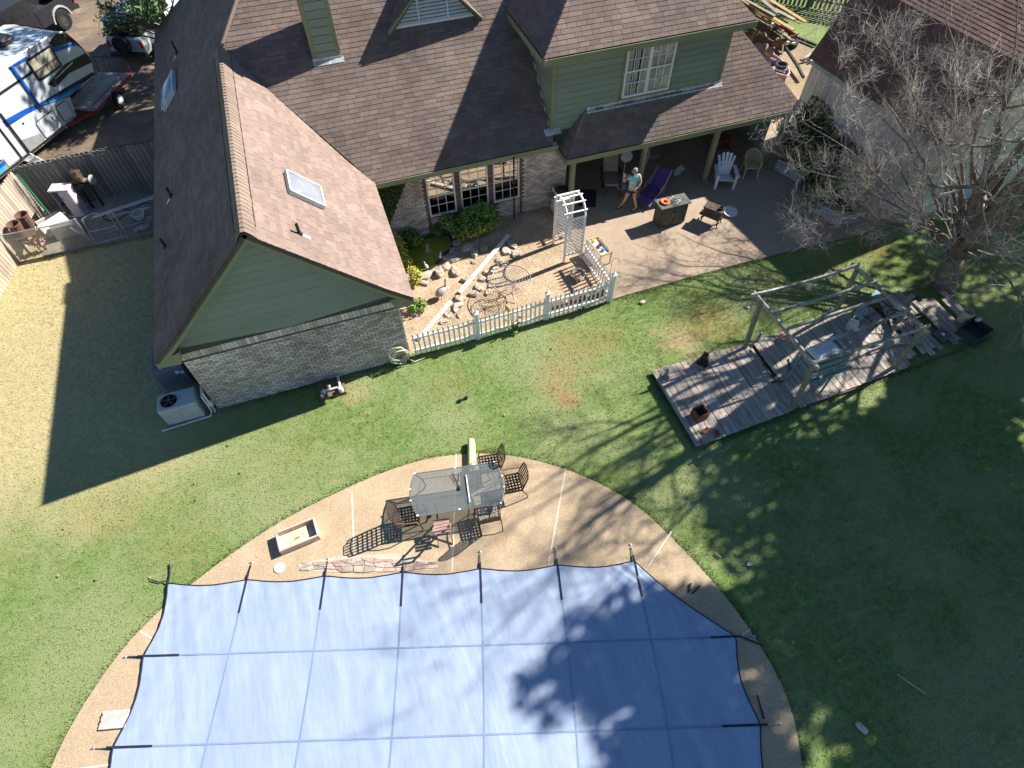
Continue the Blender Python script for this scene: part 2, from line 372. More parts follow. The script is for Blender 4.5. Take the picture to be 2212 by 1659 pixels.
# ================================================================== THE HOUSE
H = thing('house', 'large brick house with brown shingle roofs and sage green siding behind the lawn', 'house', (0,16,0))
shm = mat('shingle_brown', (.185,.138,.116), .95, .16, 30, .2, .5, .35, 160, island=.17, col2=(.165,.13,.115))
shm_sunlit = mat('shingle_sunlit', (.255,.185,.158), .95, .14, 30, .12, .6, .35, 160, island=.13, col2=(.24,.18,.15))  # lighter shingle copy for the east slope, sunlight put into its colour
capm = mat('ridge_cap_tan', (.24,.18,.145), .95, .12, 20, .12, 1, .3, 140, island=.06)
felt = mat('roof_underlay', (.10,.075,.065), .95)
sage = mat('sage_paint', (.225,.265,.205), .7, .06, 14, .1, .7, .1, 60, island=.04, stretch=(.4,.4,3))
olive = mat('olive_trim', (.215,.23,.14), .65, .08, 12, .12, .9, .1, 60)
brickm = mat('pale_brick', (.57,.51,.45), .95, .2, 22, .15, .7, .4, 90, island=.3, col2=(.47,.39,.34))
darkbrick = mat('dark_brick', (.17,.115,.09), .95, .2, 22, .1, .7, .4, 90, island=.3)
mortar = mat('mortar', (.12,.105,.095), .98, .2, 30, .2, .8, .4, 80)
white_m = mat('white_frame', (.72,.71,.68), .5, .05, 12, .08, 1, .05)
flash_m = mat('flashing', (.50,.50,.50), .45, .3, 14, .3, 3, .2, 40, metal=.35)
dark_in = mat('dark_room', (.035,.033,.03), .9)
pane_up = glassy('pane_bright', (.8,.78,.7), .3, .03, .0, refl=.42); pane_cur = glassy('pane_curtain', (.92,.93,.95), .2, .03, 0, refl=.1); pane_lo = glassy('pane_dark', (.35,.37,.4), .3, .06, 0)
curtain = mat('curtain_cloth', (.75,.7,.58), .9, .1, 6, .1, 1, .1)
SHINGLES = []   # (distance, centre, mesh builder, material, parent)
def clip(poly, a, b):
    out = []; n = len(poly)
    side = lambda p: (b[0]-a[0])*(p[1]-a[1]) - (b[1]-a[1])*(p[0]-a[0])
    for i in range(n):
        p, q = poly[i], poly[(i+1) % n]; sp, sq = side(p), side(q)
        if sp >= 0: out.append(p)
        if (sp >= 0) != (sq >= 0):
            t = sp/(sp-sq); out.append((p[0]+(q[0]-p[0])*t, p[1]+(q[1]-p[1])*t))
    return out
def roof_plane(pts, e, m, parent, tab=.305, exp=.14, th=.1, seed=0, shingle=True):
    """a slab of roof deck (3d points, counter-clockwise seen from outside) and its shingles; e = unit eave direction"""
    P = [Vector(p) for p in pts]; nrm = (P[1]-P[0]).cross(P[2]-P[1]).normalized(); e = Vector(e).normalized(); u = nrm.cross(e).normalized()
    if u.z < 0: u = -u; e = -e
    MB_DECK.setdefault(parent, MB()).slab(pts, th)
    if not shingle: return
    o = P[0]; Q = [((p-o).dot(e), (p-o).dot(u)) for p in P]
    ar = sum(Q[i][0]*Q[(i+1) % len(Q)][1]-Q[(i+1) % len(Q)][0]*Q[i][1] for i in range(len(Q)))
    if ar < 0: Q = Q[::-1]
    rg = random.Random(seed); v0, v1 = min(q[1] for q in Q), max(q[1] for q in Q); s0, s1 = min(q[0] for q in Q), max(q[0] for q in Q)
    r = 0; v = v0
    while v < v1:
        s = s0 - rg.choice((0, .33, .5, .66, .15))*tab
        while s < s1:
            wd = tab*rg.choice((1,1,1,1.35,.75)); g = .004
            c = [(s+g, v-.008-rg.random()*.006),(s+wd-g, v-.008-rg.random()*.006),(s+wd-g, v+exp*1.04),(s+g, v+exp*1.04)]
            s += wd
            for i in range(len(Q)):
                c = clip(c, Q[i], Q[(i+1) % len(Q)])
                if len(c) < 3: break
            if len(c) < 3: continue
            A = sum(c[i][0]*c[(i+1) % len(c)][1]-c[(i+1) % len(c)][0]*c[i][1] for i in range(len(c)))/2
            if A < .0015: continue
            hh = .011 + rg.random()*.005
            top = [o + e*a + u*b + nrm*(hh*(1-.75*(b-v)/exp) + .003) for a, b in c]; bot = [o + e*a + u*b - nrm*.01 for a, b in c]; n = len(c)
            cen = sum(top, Vector())/n
            SHINGLES.append(((cen-Vector((0,0,CAM_H))).length - A*40, top+bot, [tuple(range(n))]+[(i, n+i, n+(i+1) % n, (i+1) % n) for i in range(n)], m, parent))
        v += exp
MB_DECK = {}
def finish_roof():
    SHINGLES.sort(key=lambda q: q[0])
    decks = {}
    for k, mb in MB_DECK.items():
        decks[k] = mb.build(k, felt, H)
    rest = {}
    for i, (d, V, F, m, k) in enumerate(SHINGLES):
        if i < 300: MB().add(V, F).build('shingle', m, decks[k])
        else: rest.setdefault((k, m.name), (m, MB()))[1].add(V, F)
    for (k, _), (m, mb) in rest.items():
        o = mb.build('shingles', m, decks[k]); o['kind'] = 'stuff'
    return decks
def cap_run(p0, p1, n1, n2, m, parent, wd=.16, step=.15, seed=1, bulge=.012):
    """row of bent cap shingles along a ridge or hip; n1,n2 = downslope unit vectors of both sides"""
    p0, p1 = Vector(p0), Vector(p1); d = (p1-p0); L = d.length; d /= L; n1, n2 = Vector(n1).normalized(), Vector(n2).normalized(); up = -(n1+n2).normalized(); rg = random.Random(seed)
    k = int(L/step)
    for i in range(k):
        a = p0 + d*(i*step); b = a + d*(step*1.25); lo, hi = .02+rg.random()*.004, .012
        wj = wd*rg.uniform(.95, 1.05)
        sec_ = [(n1*wj, 0), (n1*wj*.6, bulge*.75), (n1*wj*.2, bulge), (n2*wj*.2, bulge), (n2*wj*.6, bulge*.75), (n2*wj, 0)]
        V = [a+o_+up*(lo+h_) for o_, h_ in sec_] + [b+o_*.96+up*(hi+h_*.8) for o_, h_ in sec_]
        W = V + [v-up*.02 for v in V]; F = [(k_, k_+1, k_+7, k_+6) for k_ in range(5)] + [(k_, 12+k_, 13+k_, k_+1) for k_ in range(5)] + [(0,6,18,12),(5,17,23,11)]
        MB().add(W, F).build('ridge_cap', m, parent)
# --- roof geometry
RX, RZ, EL, ER, EZ = -2.165, 5.76, -5.33, 1.0, 2.74      # wing ridge x, z; left and right eave x; eave z
FL, FR, FZ = -4.72, .39, 3.26                             # where the eaves flare
YG, YW = 10.98, 11.35                                     # rake front, gable wall
KM, YE, ZE = .885, 16.0, 2.75                             # main slope
zm = lambda y: ZE + KM*(y-YE)
YR = 22.4; ZR = zm(YR); YV = YE + (RZ-ZE)/KM; ks = (RZ-FZ)/(FR-RX); XA = RX + (ZR-RZ)/ks; YN = 2*YR-YE
# wing, sunny east slope and its flare
roof_plane([(FR,YG,FZ),(FR,YV-(RZ-FZ)/KM,FZ),(RX,YV,RZ),(RX,YG,RZ)], (0,1,0), shm_sunlit, 'wing_roof', seed=1)
roof_plane([(ER,YG,EZ),(ER,YE,EZ),(FR,YV-(RZ-FZ)/KM,FZ),(FR,YG,FZ)], (0,1,0), shm_sunlit, 'wing_roof', seed=2)
# shaded west slope
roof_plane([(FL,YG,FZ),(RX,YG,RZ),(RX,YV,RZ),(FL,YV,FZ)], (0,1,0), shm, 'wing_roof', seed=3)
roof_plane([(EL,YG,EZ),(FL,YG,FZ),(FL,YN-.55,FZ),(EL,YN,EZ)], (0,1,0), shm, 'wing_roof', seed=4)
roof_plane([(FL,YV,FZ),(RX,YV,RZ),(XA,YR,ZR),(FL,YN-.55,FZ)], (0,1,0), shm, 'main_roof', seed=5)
# main south slope up to the ridge; north slope is never seen
roof_plane([(ER,YE,EZ),(6.8,YE,ZE),(6.8,YR,ZR),(XA,YR,ZR),(RX,YV,RZ)], (1,0,0), shm, 'main_roof', seed=6)
roof_plane([(EL,YN,EZ),(XA,YR,ZR),(12,YR,ZR),(12,YN,EZ)], (1,0,0), shm, 'main_roof', shingle=False)
# upper storey hip roof
UX0, UX1, UY, UZ = 6.35, 13.2, 15.93, 5.55; ua = (UX1-UX0)/2; uz = UZ+ua*.885
roof_plane([(UX0,UY,UZ),(UX1,UY,UZ),(UX0+ua,UY+ua,uz)], (1,0,0), shm, 'upper_roof', seed=7)
roof_plane([(UX0,24,UZ),(UX0,UY,UZ),(UX0+ua,UY+ua,uz),(UX0+ua,24,uz)], (0,1,0), shm, 'upper_roof', seed=8)
roof_plane([(UX1,UY,UZ),(UX1,24,UZ),(UX0+ua,24,uz),(UX0+ua,UY+ua,uz)], (0,1,0), shm, 'upper_roof', shingle=False)
# porch roof
PX0, PX1, PY, PZ = 7.07, 15.9, 15.5, 2.48; kp = 1.27; zp = lambda y: PZ + kp*(y-PY); YF = 16.33
h1 = (YF-PY)*kp
roof_plane([(PX0,PY,PZ),(PX1,PY,PZ),(PX1-h1,YF,zp(YF)),(PX0+.93,YF,zp(YF))], (1,0,0), shm, 'porch_roof', seed=9)
roof_plane([(12.75,YF,zp(YF)),(PX1-h1,YF,zp(YF)),(PX1-2.75,PY+2.75/kp,PZ+2.75),(12.75,PY+2.75/kp,PZ+2.75)], (1,0,0), shm, 'porch_roof', seed=10)
roof_plane([(PX1,PY,PZ),(PX1,19.5,PZ),(PX1-2.75,19.5,PZ+2.75),(PX1-2.75,PY+2.75/kp,PZ+2.75)], (0,1,0), shm, 'porch_roof', seed=11)
roof_plane([(PX0,YF+.3,PZ),(PX0,PY,PZ),(PX0+.93,YF,zp(YF)),(PX0+.93,YF+.3,zp(YF))], (0,1,0), shm, 'porch_roof', seed=12)
# little louvred gable on the main slope
LX0, LX1, LY = 2.67, 5.37, 19.17; lz = zm(LY); lcx = (LX0+LX1)/2; la = lz + 1.42
yb = YE+(la+.1-ZE)/KM
roof_plane([(LX0-.12,LY-.22,lz-.06),(lcx,LY-.22,la+.1),(lcx,yb,la+.1),(LX0-.12,YE+(lz-.06-ZE)/KM,lz-.06)], (0,1,0), shm, 'louvre_gable_roof', seed=13)
roof_plane([(LX1+.12,YE+(lz-.06-ZE)/KM,lz-.06),(lcx,yb,la+.1),(lcx,LY-.22,la+.1),(LX1+.12,LY-.22,lz-.06)], (0,1,0), shm, 'louvre_gable_roof', seed=14)
DECK = finish_roof()
W_, E_, S_ = (-1,0,-ks), (1,0,-ks), (0,-1,-KM)
cap_run((RX,YG,RZ+.02),(RX,YV-.1,RZ+.02), W_, E_, capm, DECK['wing_roof'], .3, bulge=.06)
cap_run((RX,YV-.15,RZ+.01),(XA,YR,ZR+.01), W_, S_, capm, DECK['main_roof'], .15)
cap_run((UX0+.02,UY+.02,UZ+.01),(UX0+ua,UY+ua,uz), W_, S_, capm, DECK['upper_roof'], .13)
cap_run((PX0+.02,PY+.02,PZ+.01),(PX0+.9,YF-.02,zp(YF)), (-1,0,-1.1), (0,-1,-kp), capm, DECK['porch_roof'], .11)
cap_run((PX1-.02,PY+.02,PZ+.01),(PX1-2.75,PY+2.75/kp,PZ+2.76), (1,0,-1), (0,-1,-kp), capm, DECK['porch_roof'], .12)
# ridge vent lips either side of the wing ridge
for sx in (-1, 1):
    MB().beam((RX+sx*.225,YG+.4,RZ-.225*ks+.035),(RX+sx*.225,YV-.3,RZ-.225*ks+.035),.014,.02).build('ridge_vent_edge', felt, DECK['wing_roof'])
# --- fascias, rakes, soffits
def part(name, m, mb, parent=H, **k): return mb.build(name, m, parent, **k)
part('fascia', olive, MB().beam((ER-.06,YE-.02,ZE-.11),(6.95,YE-.02,ZE-.11),.04,.17)); part('fascia', olive, MB().beam((EL+.02,YG+.05,EZ-.11),(EL+.02,YN,EZ-.11),.04,.17))
part('fascia', olive, MB().beam((ER-.02,YG+.05,EZ-.11),(ER-.02,YE-.06,EZ-.11),.04,.17))
part('fascia', olive, MB().beam((UX0-.02,UY-.02,UZ-.12),(UX1+.02,UY-.02,UZ-.12),.04,.18)); part('fascia', olive, MB().beam((UX0-.02,UY+.03,UZ-.12),(UX0-.02,23,UZ-.12),.04,.18)); part('fascia', olive, MB().beam((UX1+.02,UY+.03,UZ-.12),(UX1+.02,23,UZ-.12),.04,.18))
part('fascia', olive, MB().beam((PX0-.02,PY-.02,PZ-.11),(PX1+.02,PY-.02,PZ-.11),.04,.17)); part('fascia', olive, MB().beam((PX1+.02,PY+.03,PZ-.11),(PX1+.02,19,PZ-.11),.04,.17)); part('fascia', olive, MB().beam((PX0-.02,PY+.03,PZ-.11),(PX0-.02,YF,PZ-.11),.04,.17))
for pl in ([(RX,RZ),(FR,FZ),(ER,EZ)], [(RX,RZ),(FL,FZ),(EL,EZ)]):     # rake boards following the flare, soffit behind
    mb = MB(); mb2 = MB()
    for (x0, z0), (x1, z1) in zip(pl, pl[1:]):
        for y, t in ((YG+.01, .035),):
            mb.add([(x0,y,z0-.06),(x1,y,z1-.06),(x1,y,z1-.27),(x0,y,z0-.27),(x0,y+t,z0-.06),(x1,y+t,z1-.06),(x1,y+t,z1-.27),(x0,y+t,z0-.27)], [(0,1,2,3),(7,6,5,4),(0,4,5,1),(3,2,6,7),(1,5,6,2),(0,3,7,4)])
        mb2.add([(x0,YG+.05,z0-.14),(x1,YG+.05,z1-.14),(x1,YW+.1,z1-.14),(x0,YW+.1,z0-.14)], [(0,1,2,3)])
    part('rake_board', olive, mb); part('soffit', olive, mb2)
for sx, xe in ((1, ER), (-1, EL)):
    part('eave_return', olive, MB().xzprism([(xe-sx*.02,EZ-.05),(xe-sx*.02,EZ-.27),(xe-sx*.5,EZ-.3),(xe-sx*.62,EZ+.1)], YG+.05, YW-.02))
part('soffit', olive, MB().cbox(UX0+.02,UX1-.02,UY+.02,YF,UZ-.2,UZ-.17)); part('soffit', olive, MB().cbox(UX0+.02,6.8,YF,24,UZ-.2,UZ-.17))
part('soffit', olive, MB().cbox(ER,6.9,YE+.02,16.42,ZE-.2,ZE-.17)); part('porch_ceiling', olive, MB().cbox(PX0+.05,PX1-.05,PY+.05,19.0,PZ-.24,PZ-.2))
# --- walls
wx0, wx1 = -4.92, .6
BR = []
part('wing_wall', mortar, MB().cbox(wx0+.01, wx1-.01, YW+.012, 20, 0, 2.5))
gw = part('gable_wall', mortar, MB().cbox(wx0, wx1, YW, YW+.011, 0, 2.46))
mw = part('main_wall', mortar, MB().cbox(.62, 2.58, 16.42, 16.6, 0, 2.7).cbox(5.81, 7.5, 16.42, 16.6, 0, 2.7).cbox(2.58, 5.81, 16.42, 16.6, 0, .68).cbox(2.58, 5.81, 16.42, 16.6, 2.42, 2.7).cbox(3.56, 3.7, 16.42, 16.6, .68, 2.42).cbox(4.7, 4.84, 16.42, 16.6, .68, 2.42))
part('porch_sun_blocker', sage, MB().cbox(15.78,15.86,16.7,19.0,0,2.3))  # added wall that keeps the sun from reaching the porch floor
pw = part('porch_wall', mortar, MB().cbox(7.5, 16, 19.0, 19.2, 0, 2.4).cbox(7.5, 7.6, 16.6, 19.0, 0, 2.6))
def bricks(x0, x1, z0, z1, y, holes, parent, seed, pitch=.079, ln=.205):
    rg = random.Random(seed); z = z0; r = 0
    while z + pitch < z1 + .001:
        x = x0 - (ln/2 if r % 2 else 0)
        while x < x1:
            a, b = max(x, x0)+.005, min(x+ln, x1)-.005; x += ln
            if b-a < .03: continue
            if any(a < h[1] and b > h[0] and z < h[3] and z+pitch > h[2] for h in holes): continue
            d = .009+rg.random()*.006
            BR.append(((Vector(((a+b)/2, y, z))-Vector((0,0,CAM_H))).length, (a+.003,b-.003,y-d,y+.004,z+.008,z+pitch-.008), parent, brickm))
        z += pitch; r += 1
bricks(wx0, wx1, .02, 2.22, YW, [], gw, 1)
x = wx0
while x < wx1-.05:
    BR.append(((Vector((x, YW, 2.3))-Vector((0,0,CAM_H))).length, (x+.006, min(x+.1, wx1)-.004, YW-.018-.006*random.random(), YW+.004, 2.23, 2.45), gw, brickm)); x += .1
WIN = [(2.6,3.54),(3.72,4.68),(4.86,5.79)]; WZ0, WZ1 = .7, 2.4
bricks(.62, 7.5, .02, 2.55, 16.42, [(a,b,WZ0,WZ1) for a,b in WIN] + [(3.54,3.72,0,2.7),(4.68,4.86,0,2.7)], mw, 2)
bricks(7.6, 15.9, .02, 2.35, 19.0, [(8.6,9.5,0,2.1),(11.2,12.6,.8,2.1)], pw, 3, .158, .41)
for a, b in ((3.54,3.72),(4.68,4.86),(2.5,2.6),(5.79,5.89)):
    z = .02; r = 0
    while z < 2.5: 
        BR.append((50, (a+.004, b-.004, 16.395-.01*(r % 2), 16.43, z+.006, z+.072), mw, darkbrick)); z += .079; r += 1
BR.sort(key=lambda q: q[0]); rest = {}
for i, (d, c, par, m) in enumerate(BR):
    if i < 300: MB().cbox(*c).build('brick', m, par)
    else: rest.setdefault((par.name, m.name), (par, m, MB()))[2].cbox(*c)
for par, m, mb in rest.values():
    o = mb.build('bricks', m, par); o['kind'] = 'stuff'
# gable siding boards between the rakes
gap_shade = mat('siding_gap_shade', (.07,.085,.06), .9)  # dark core colour stands for the shadow lines between boards and slats
gs = part('gable_siding', gap_shade, MB().xzprism([(wx0+.05,2.46),(wx1-.05,2.46),(FR-.1,FZ-.2),(RX,RZ-.12),(FL+.1,FZ-.2)], YW+.02, YW+.06))
def rake_x(z, side):       # inner edge of the siding at height z
    pl = [(ER,EZ),(FR,FZ),(RX,RZ)] if side > 0 else [(EL,EZ),(FL,FZ),(RX,RZ)]
    z += .16
    for (x0,z0),(x1,z1) in zip(pl, pl[1:]):
        if z0 <= z <= z1: return x0+(x1-x0)*(z-z0)/(z1-z0)
    return RX
def lap(mb, x0, x1, x2, x3, y, z0, z1, t=.03):   # lap board: thicker at its lower edge; (x0,x1) bottom ends, (x2,x3) top ends
    return mb.add([(x0,y-t,z0),(x1,y-t,z0),(x3,y-.004,z1),(x2,y-.004,z1),(x0,y,z0),(x1,y,z0),(x3,y,z1),(x2,y,z1)], [(0,1,2,3),(4,0,3,7),(1,5,6,2),(4,5,1,0),(3,2,6,7)])
z = 2.46
while z < 5.5:
    z1 = min(z+.192, 5.56); a0, b0, a1, b1 = max(rake_x(z,-1), wx0), min(rake_x(z,1), wx1), max(rake_x(z1,-1), wx0), min(rake_x(z1,1), wx1)
    lap(MB(), a0, b0, a1, b1, YW+.02, z, z1).build('siding_board', sage, gs); z += .22
# upper storey
uw = part('upper_wall', gap_shade, MB().cbox(6.83,12.72,YF+.03,23.5,2.6,5.4))
z = 3.0
while z < 5.33:
    for a, b in ((6.9, 9.12), (10.84, 12.66)) if 3.6 < z+.1 < 5.3 else ((6.9, 12.66),):
        lap(MB(), a, b, a, b, YF+.03, z, z+.175).build('siding_board', sage, uw)
    mb = MB(); mb.add([(6.83-.022,16.4,z),(6.83-.022,22.5,z),(6.83-.004,22.5,z+.175),(6.83-.004,16.4,z+.175),(6.83,16.4,z),(6.83,22.5,z)], [(1,0,3,2),(5,4,0,1),(0,4,3)]); mb.build('siding_board', sage, uw); z += .2
part('corner_trim', olive, MB().cbox(6.79,6.91,YF-.012,YF+.03,2.7,5.36).cbox(6.79,6.83,YF+.03,YF+.12,2.7,5.36)); part('corner_trim', olive, MB().cbox(12.64,12.77,YF-.012,YF+.03,3.4,5.36).cbox(12.73,12.77,YF+.03,YF+.12,3.4,5.36))
part('flashing', flash_m, MB().slab([(8.0,YF-.1,zp(YF-.1)+.022),(12.85,YF-.1,zp(YF-.1)+.022),(12.85,YF+.0,zp(YF)+.022),(8.0,YF+.0,zp(YF)+.022)], .008).cbox(8.0,12.8,YF-.02,YF-.005,zp(YF),zp(YF)+.06))
part('flashing', flash_m, MB().slab([(6.6,YF-.12,zm(YF-.12)+.025),(7.15,YF-.12,zm(YF-.12)+.025),(7.15,YF+.05,zm(YF+.05)+.025),(6.6,YF+.05,zm(YF+.05)+.025)], .01))
mb = MB()
for k in range(11):
    y = YF+.1+k*.33; mb.cbox(6.77,6.8,y,y+.2,zm(y)+.0,zm(y+.1)+.09)
part('step_flashing', flash_m, mb)
def window(name, x0, x1, z0, z1, y, cols, sashes, parent, split=1, glass=(pane_up, pane_lo), inner='blind'):
    """sash window in a wall facing -y: frame, sashes, muntins, panes, curtain behind"""
    wf = part('window', white_m, MB().cbox(x0,x1,y-.03,y+.05,z0,z0+.06).cbox(x0,x1,y-.03,y+.05,z1-.05,z1).cbox(x0,x0+.05,y-.028,y+.05,z0+.06,z1-.05).cbox(x1-.05,x1,y-.028,y+.05,z0+.06,z1-.05), parent)
    us = [(x0+.05+(x1-x0-.1)*k/split, x0+.05+(x1-x0-.1)*(k+1)/split) for k in range(split)]
    if split > 1: MB().cbox((x0+x1)/2-.045,(x0+x1)/2+.045,y-.026,y+.05,z0+.06,z1-.05).build('mullion', white_m, wf)
    for a, b in us:
        if split > 1: a, b = (a, b-.045) if a < (x0+x1)/2-.1 else (a+.045, b)
        n = len(sashes); zz = z1-.05
        tot = z1-z0-.11
        for k, (fr, rows) in enumerate(sashes):
            lo = zz - tot*fr; yy = y + .004*k
            if k < n-1: MB().cbox(a,b,yy-.012,yy+.03,lo-.02,lo+.025).build('sash_rail', white_m, wf)
            mun = MB()
            for c in range(1, cols): xx = a+(b-a)*c/cols; mun.cbox(xx-.009,xx+.009,yy-.006,yy+.012,lo+.025,zz)
            for r in range(1, rows): q = lo+(zz-lo)*r/rows; mun.cbox(a,b,yy-.0055,yy+.0115,q-.009,q+.009)
            mun.build('muntin', white_m, wf)
            for c in range(cols):
                for r in range(rows):
                    MB().cbox(a+(b-a)*c/cols+.009, a+(b-a)*(c+1)/cols-.009, yy+.0125, yy+.0165, lo+(zz-lo)*r/rows+.01, lo+(zz-lo)*(r+1)/rows-.01).build('pane', glass[min(k,1)], wf)
            zz = lo
    if inner == 'curtain':
        mb = MB(); n = 60; P = []
        for i in range(n+1):
            xx = x0+.05+(x1-x0-.1)*i/n; P.append((xx, y+.055+.011*math.sin(i*1.3)+.006*math.sin(i*.47)))
        for i in range(n):
            if .12 < i/n < .2 or .27 < i/n < .33: continue
            mb.poly([(*P[i],z0),(*P[i+1],z0),(*P[i+1],z1),(*P[i],z1)])
        mb.build('curtain', curtain, wf)
    else:
        MB().cbox(x0+.06,x1-.06,y+.1,y+.11,z0+(z1-z0)*.42,z1-.05).build('blind', mat('tan_blind', (.5,.44,.31), .9), wf)
    MB().cbox(x0+.02,x1-.02,y+(.3 if inner != 'curtain' else .078),y+(.32 if inner != 'curtain' else .086),z0,z1).build('dark_room', dark_in, wf)
    return wf
for a, b in WIN: window('window', a, b, WZ0, WZ1, 16.44, 3, ((.55,3),(.45,2)), mw)
window('window', 9.16, 10.8, 3.7, 5.28, YF-.06, 3, ((.5,2),(.5,2)), uw, 2, (pane_cur, pane_cur), 'curtain')
MB().cbox(9.1,10.86,YF-.09,YF+.02,3.63,3.69).build('sill', olive, uw); MB().cbox(9.1,9.16,YF-.05,YF+.02,3.69,5.3).build('side_trim', olive, uw); MB().cbox(10.8,10.86,YF-.05,YF+.02,3.69,5.3).build('side_trim', olive, uw)
# porch posts, door and dim window under the porch
for px in (7.45, 10.08, 12.86, 15.65):
    part('porch_post', olive, MB().bevbox((px,15.8,1.12),(.16,.16,2.2),.012).box((px,15.8,.09),(.2,.2,.12)).box((px,15.8,2.17),(.2,.2,.1)))
part('porch_beam', olive, MB().cbox(7.2,15.8,15.72,15.88,2.22,2.25))
part('door', mat('porch_door_red', (.16,.05,.04), .5), MB().cbox(8.62,9.48,18.97,19.03,.05,2.08))
part('porch_window', white_m, MB().cbox(11.2,12.6,18.96,19.02,.8,2.1)); part('porch_window_pane', mat('dim_pane', (.06,.07,.08), .1, spec=.6), MB().cbox(11.27,12.53,18.94,18.97,.87,2.03))
# chimney clad in siding
CX0, CX1, CY0, CY1, CT = .25, 1.06, 18.77, 19.62, 7.7
ch = part('chimney', gap_shade, MB().cbox(CX0+.02,CX1-.02,CY0+.02,CY1-.02,4.9,CT))
z = 5.22
while z < CT-.05:
    lap(MB(), CX0+.12, CX1-.12, CX0+.12, CX1-.12, CY0+.02, z, min(z+.194, CT)).build('siding_board', sage, ch); z += .22
for xx in (CX0, CX1-.12): MB().cbox(xx, xx+.12, CY0-.005, CY0+.025, 5.15, CT).build('corner_trim', olive, ch)
MB().cbox(CX0-.005, CX0+.02, CY0+.025, CY0+.13, 5.2, CT).cbox(CX0-.005, CX0+.02, CY1-.12, CY1, 5.9, CT).build('corner_trim', olive, ch)
MB().slab([(CX0-.03,CY0-.13,zm(CY0-.13)+.03),(CX1+.06,CY0-.13,zm(CY0-.13)+.03),(CX1+.06,CY0+.0,zm(CY0)+.03),(CX0-.03,CY0,zm(CY0)+.03)], .01).cbox(CX0-.02,CX1+.02,CY0-.02,CY0-.006,zm(CY0),zm(CY0)+.07).build('flashing', flash_m, ch)
MB().cbox(CX0-.08,CX1+.08,CY0-.08,CY1+.08,CT,CT+.12).build('chimney_cap', olive, ch)
# louvred gable face
louv = mat('louvre_white', (.62,.63,.64), .6, .05, 10, .08, 1, .05)
lg = part('louvre_gable', gap_shade, MB().xzprism([(LX0+.05,lz-.1),(LX1-.05,lz-.1),(lcx,la-.05)], LY+.06, LY+.1))
hw = (LX1-LX0)/2; z = lz+.0; n = 0
MB().cbox(LX0+.03,LX1-.03,LY-.03,LY+.05,lz-.06,lz+.05).build('louvre_sill', louv, lg)
while z < la-.25:
    f = 1-(z-lz)/(la-lz); a, b = lcx-hw*f+.12, lcx+hw*f-.12
    MB().add([(a,LY-.02,z+.05),(b,LY-.02,z+.05),(b-.05,LY+.035,z+.105),(a+.05,LY+.035,z+.105),(a,LY+.01,z+.04),(b,LY+.01,z+.04)], [(0,1,2,3),(4,5,1,0),(3,2,5,4)]).build('louvre_slat', louv, lg); z += .1
for xx in (lcx-.45, lcx+.45): MB().cbox(xx-.02,xx+.02,LY-.022,LY-.008,lz+.05,la-(la-lz)*abs(xx-lcx)/hw-.14).build('louvre_bar', louv, lg)
for sx in (-1, 1):
    MB().beam((lcx+sx*(hw+.1),LY-.2,lz-.02),(lcx,LY-.2,la+.0),.04,.16,(0,1,0)).build('rake_board', olive, lg)
    MB().beam((lcx+sx*(hw-.05),LY-.02,lz+.06),(lcx,LY-.02,la-.1),.06,.1,(0,1,0)).build('louvre_frame', louv, lg)
# skylights and vent pipes on the wing
def skylight(x, y, wd, ln, side, tint):
    k = ks*(-side); zc = RZ - ks*abs(x-RX); nx = Vector((side*ks, 0, 1)).normalized(); ux = Vector((side, 0, -ks)).normalized(); c = Vector((x, y, zc)) + nx*.02
    P = lambda a, b, h: c + ux*a + Vector((0,1,0))*b + nx*h
    o = MB()
    for (a0,b0),(a1,b1) in (((-wd,-ln),(wd,-ln)),((wd,-ln),(wd,ln)),((wd,ln),(-wd,ln)),((-wd,ln),(-wd,-ln))): o.beam(P(a0/2,b0/2,.06), P(a1/2,b1/2,.06), .05, .12, nx)
    fr = part('skylight', mat('skylight_frame', (.62,.62,.64), .45, .1, 8), o)
    mb = MB(); n = 10
    for i in range(n+1):
        for j in range(n+1):
            a, b = (i/n-.5), (j/n-.5); mb.v.append(tuple(P(a*(wd-.06), b*(ln-.06), .1+.13*(max(0,math.cos(a*math.pi))*max(0,math.cos(b*math.pi)))**.6)))
    for i in range(n):
        for j in range(n): q = i*(n+1)+j; mb.f.append((q,q+n+1,q+n+2,q+1))
    mb.build('dome', tint, fr, smooth=True)
skylight(-.92, 13.72, .92, .85, 1, mat('acrylic_dome', (.27,.29,.33), .08, .05, 5, .1, 1, 0, spec=.8, coat=.5)); skylight(-4.45, 22.0, .8, 1.3, -1, mat('acrylic_dome_blue', (.13,.24,.42), .1, .05, 5, .1, 1, 0, spec=.8))
pipe_m = mat('black_pipe', (.03,.03,.032), .6); lead = mat('lead_boot', (.6,.6,.62), .5, .2, 20)
for x, y, h in ((-4.03,23.6,.42), (-4.55,16.35,.3), (-4.85,14.6,.3), (-1.18,11.8,.3)):
    zc = RZ - ks*abs(x-RX); vp = part('vent_pipe', pipe_m, MB().lathe([(.038,-.05),(.038,h),(.03,h),(.03,h-.05)], 10, (x,y,zc)))
    sd_ = 1 if x > RX else -1; nx = Vector((sd_*ks,0,1)).normalized(); ux = Vector((sd_,0,-ks)).normalized()
    MB().lathe([(.075,.0),(.05,.06),(.04,.1)], 10, (x,y,zc)).build('pipe_boot', pipe_m, vp)
    c = Vector((x,y,zc))+ux*.16+nx*.02; MB().slab([c-ux*.09-Vector((0,.05,0)), c+ux*.1-Vector((0,.04,0)), c+ux*.1+Vector((0,.05,0)), c-ux*.09+Vector((0,.05,0))], .006).build('pipe_flashing', lead, vp)
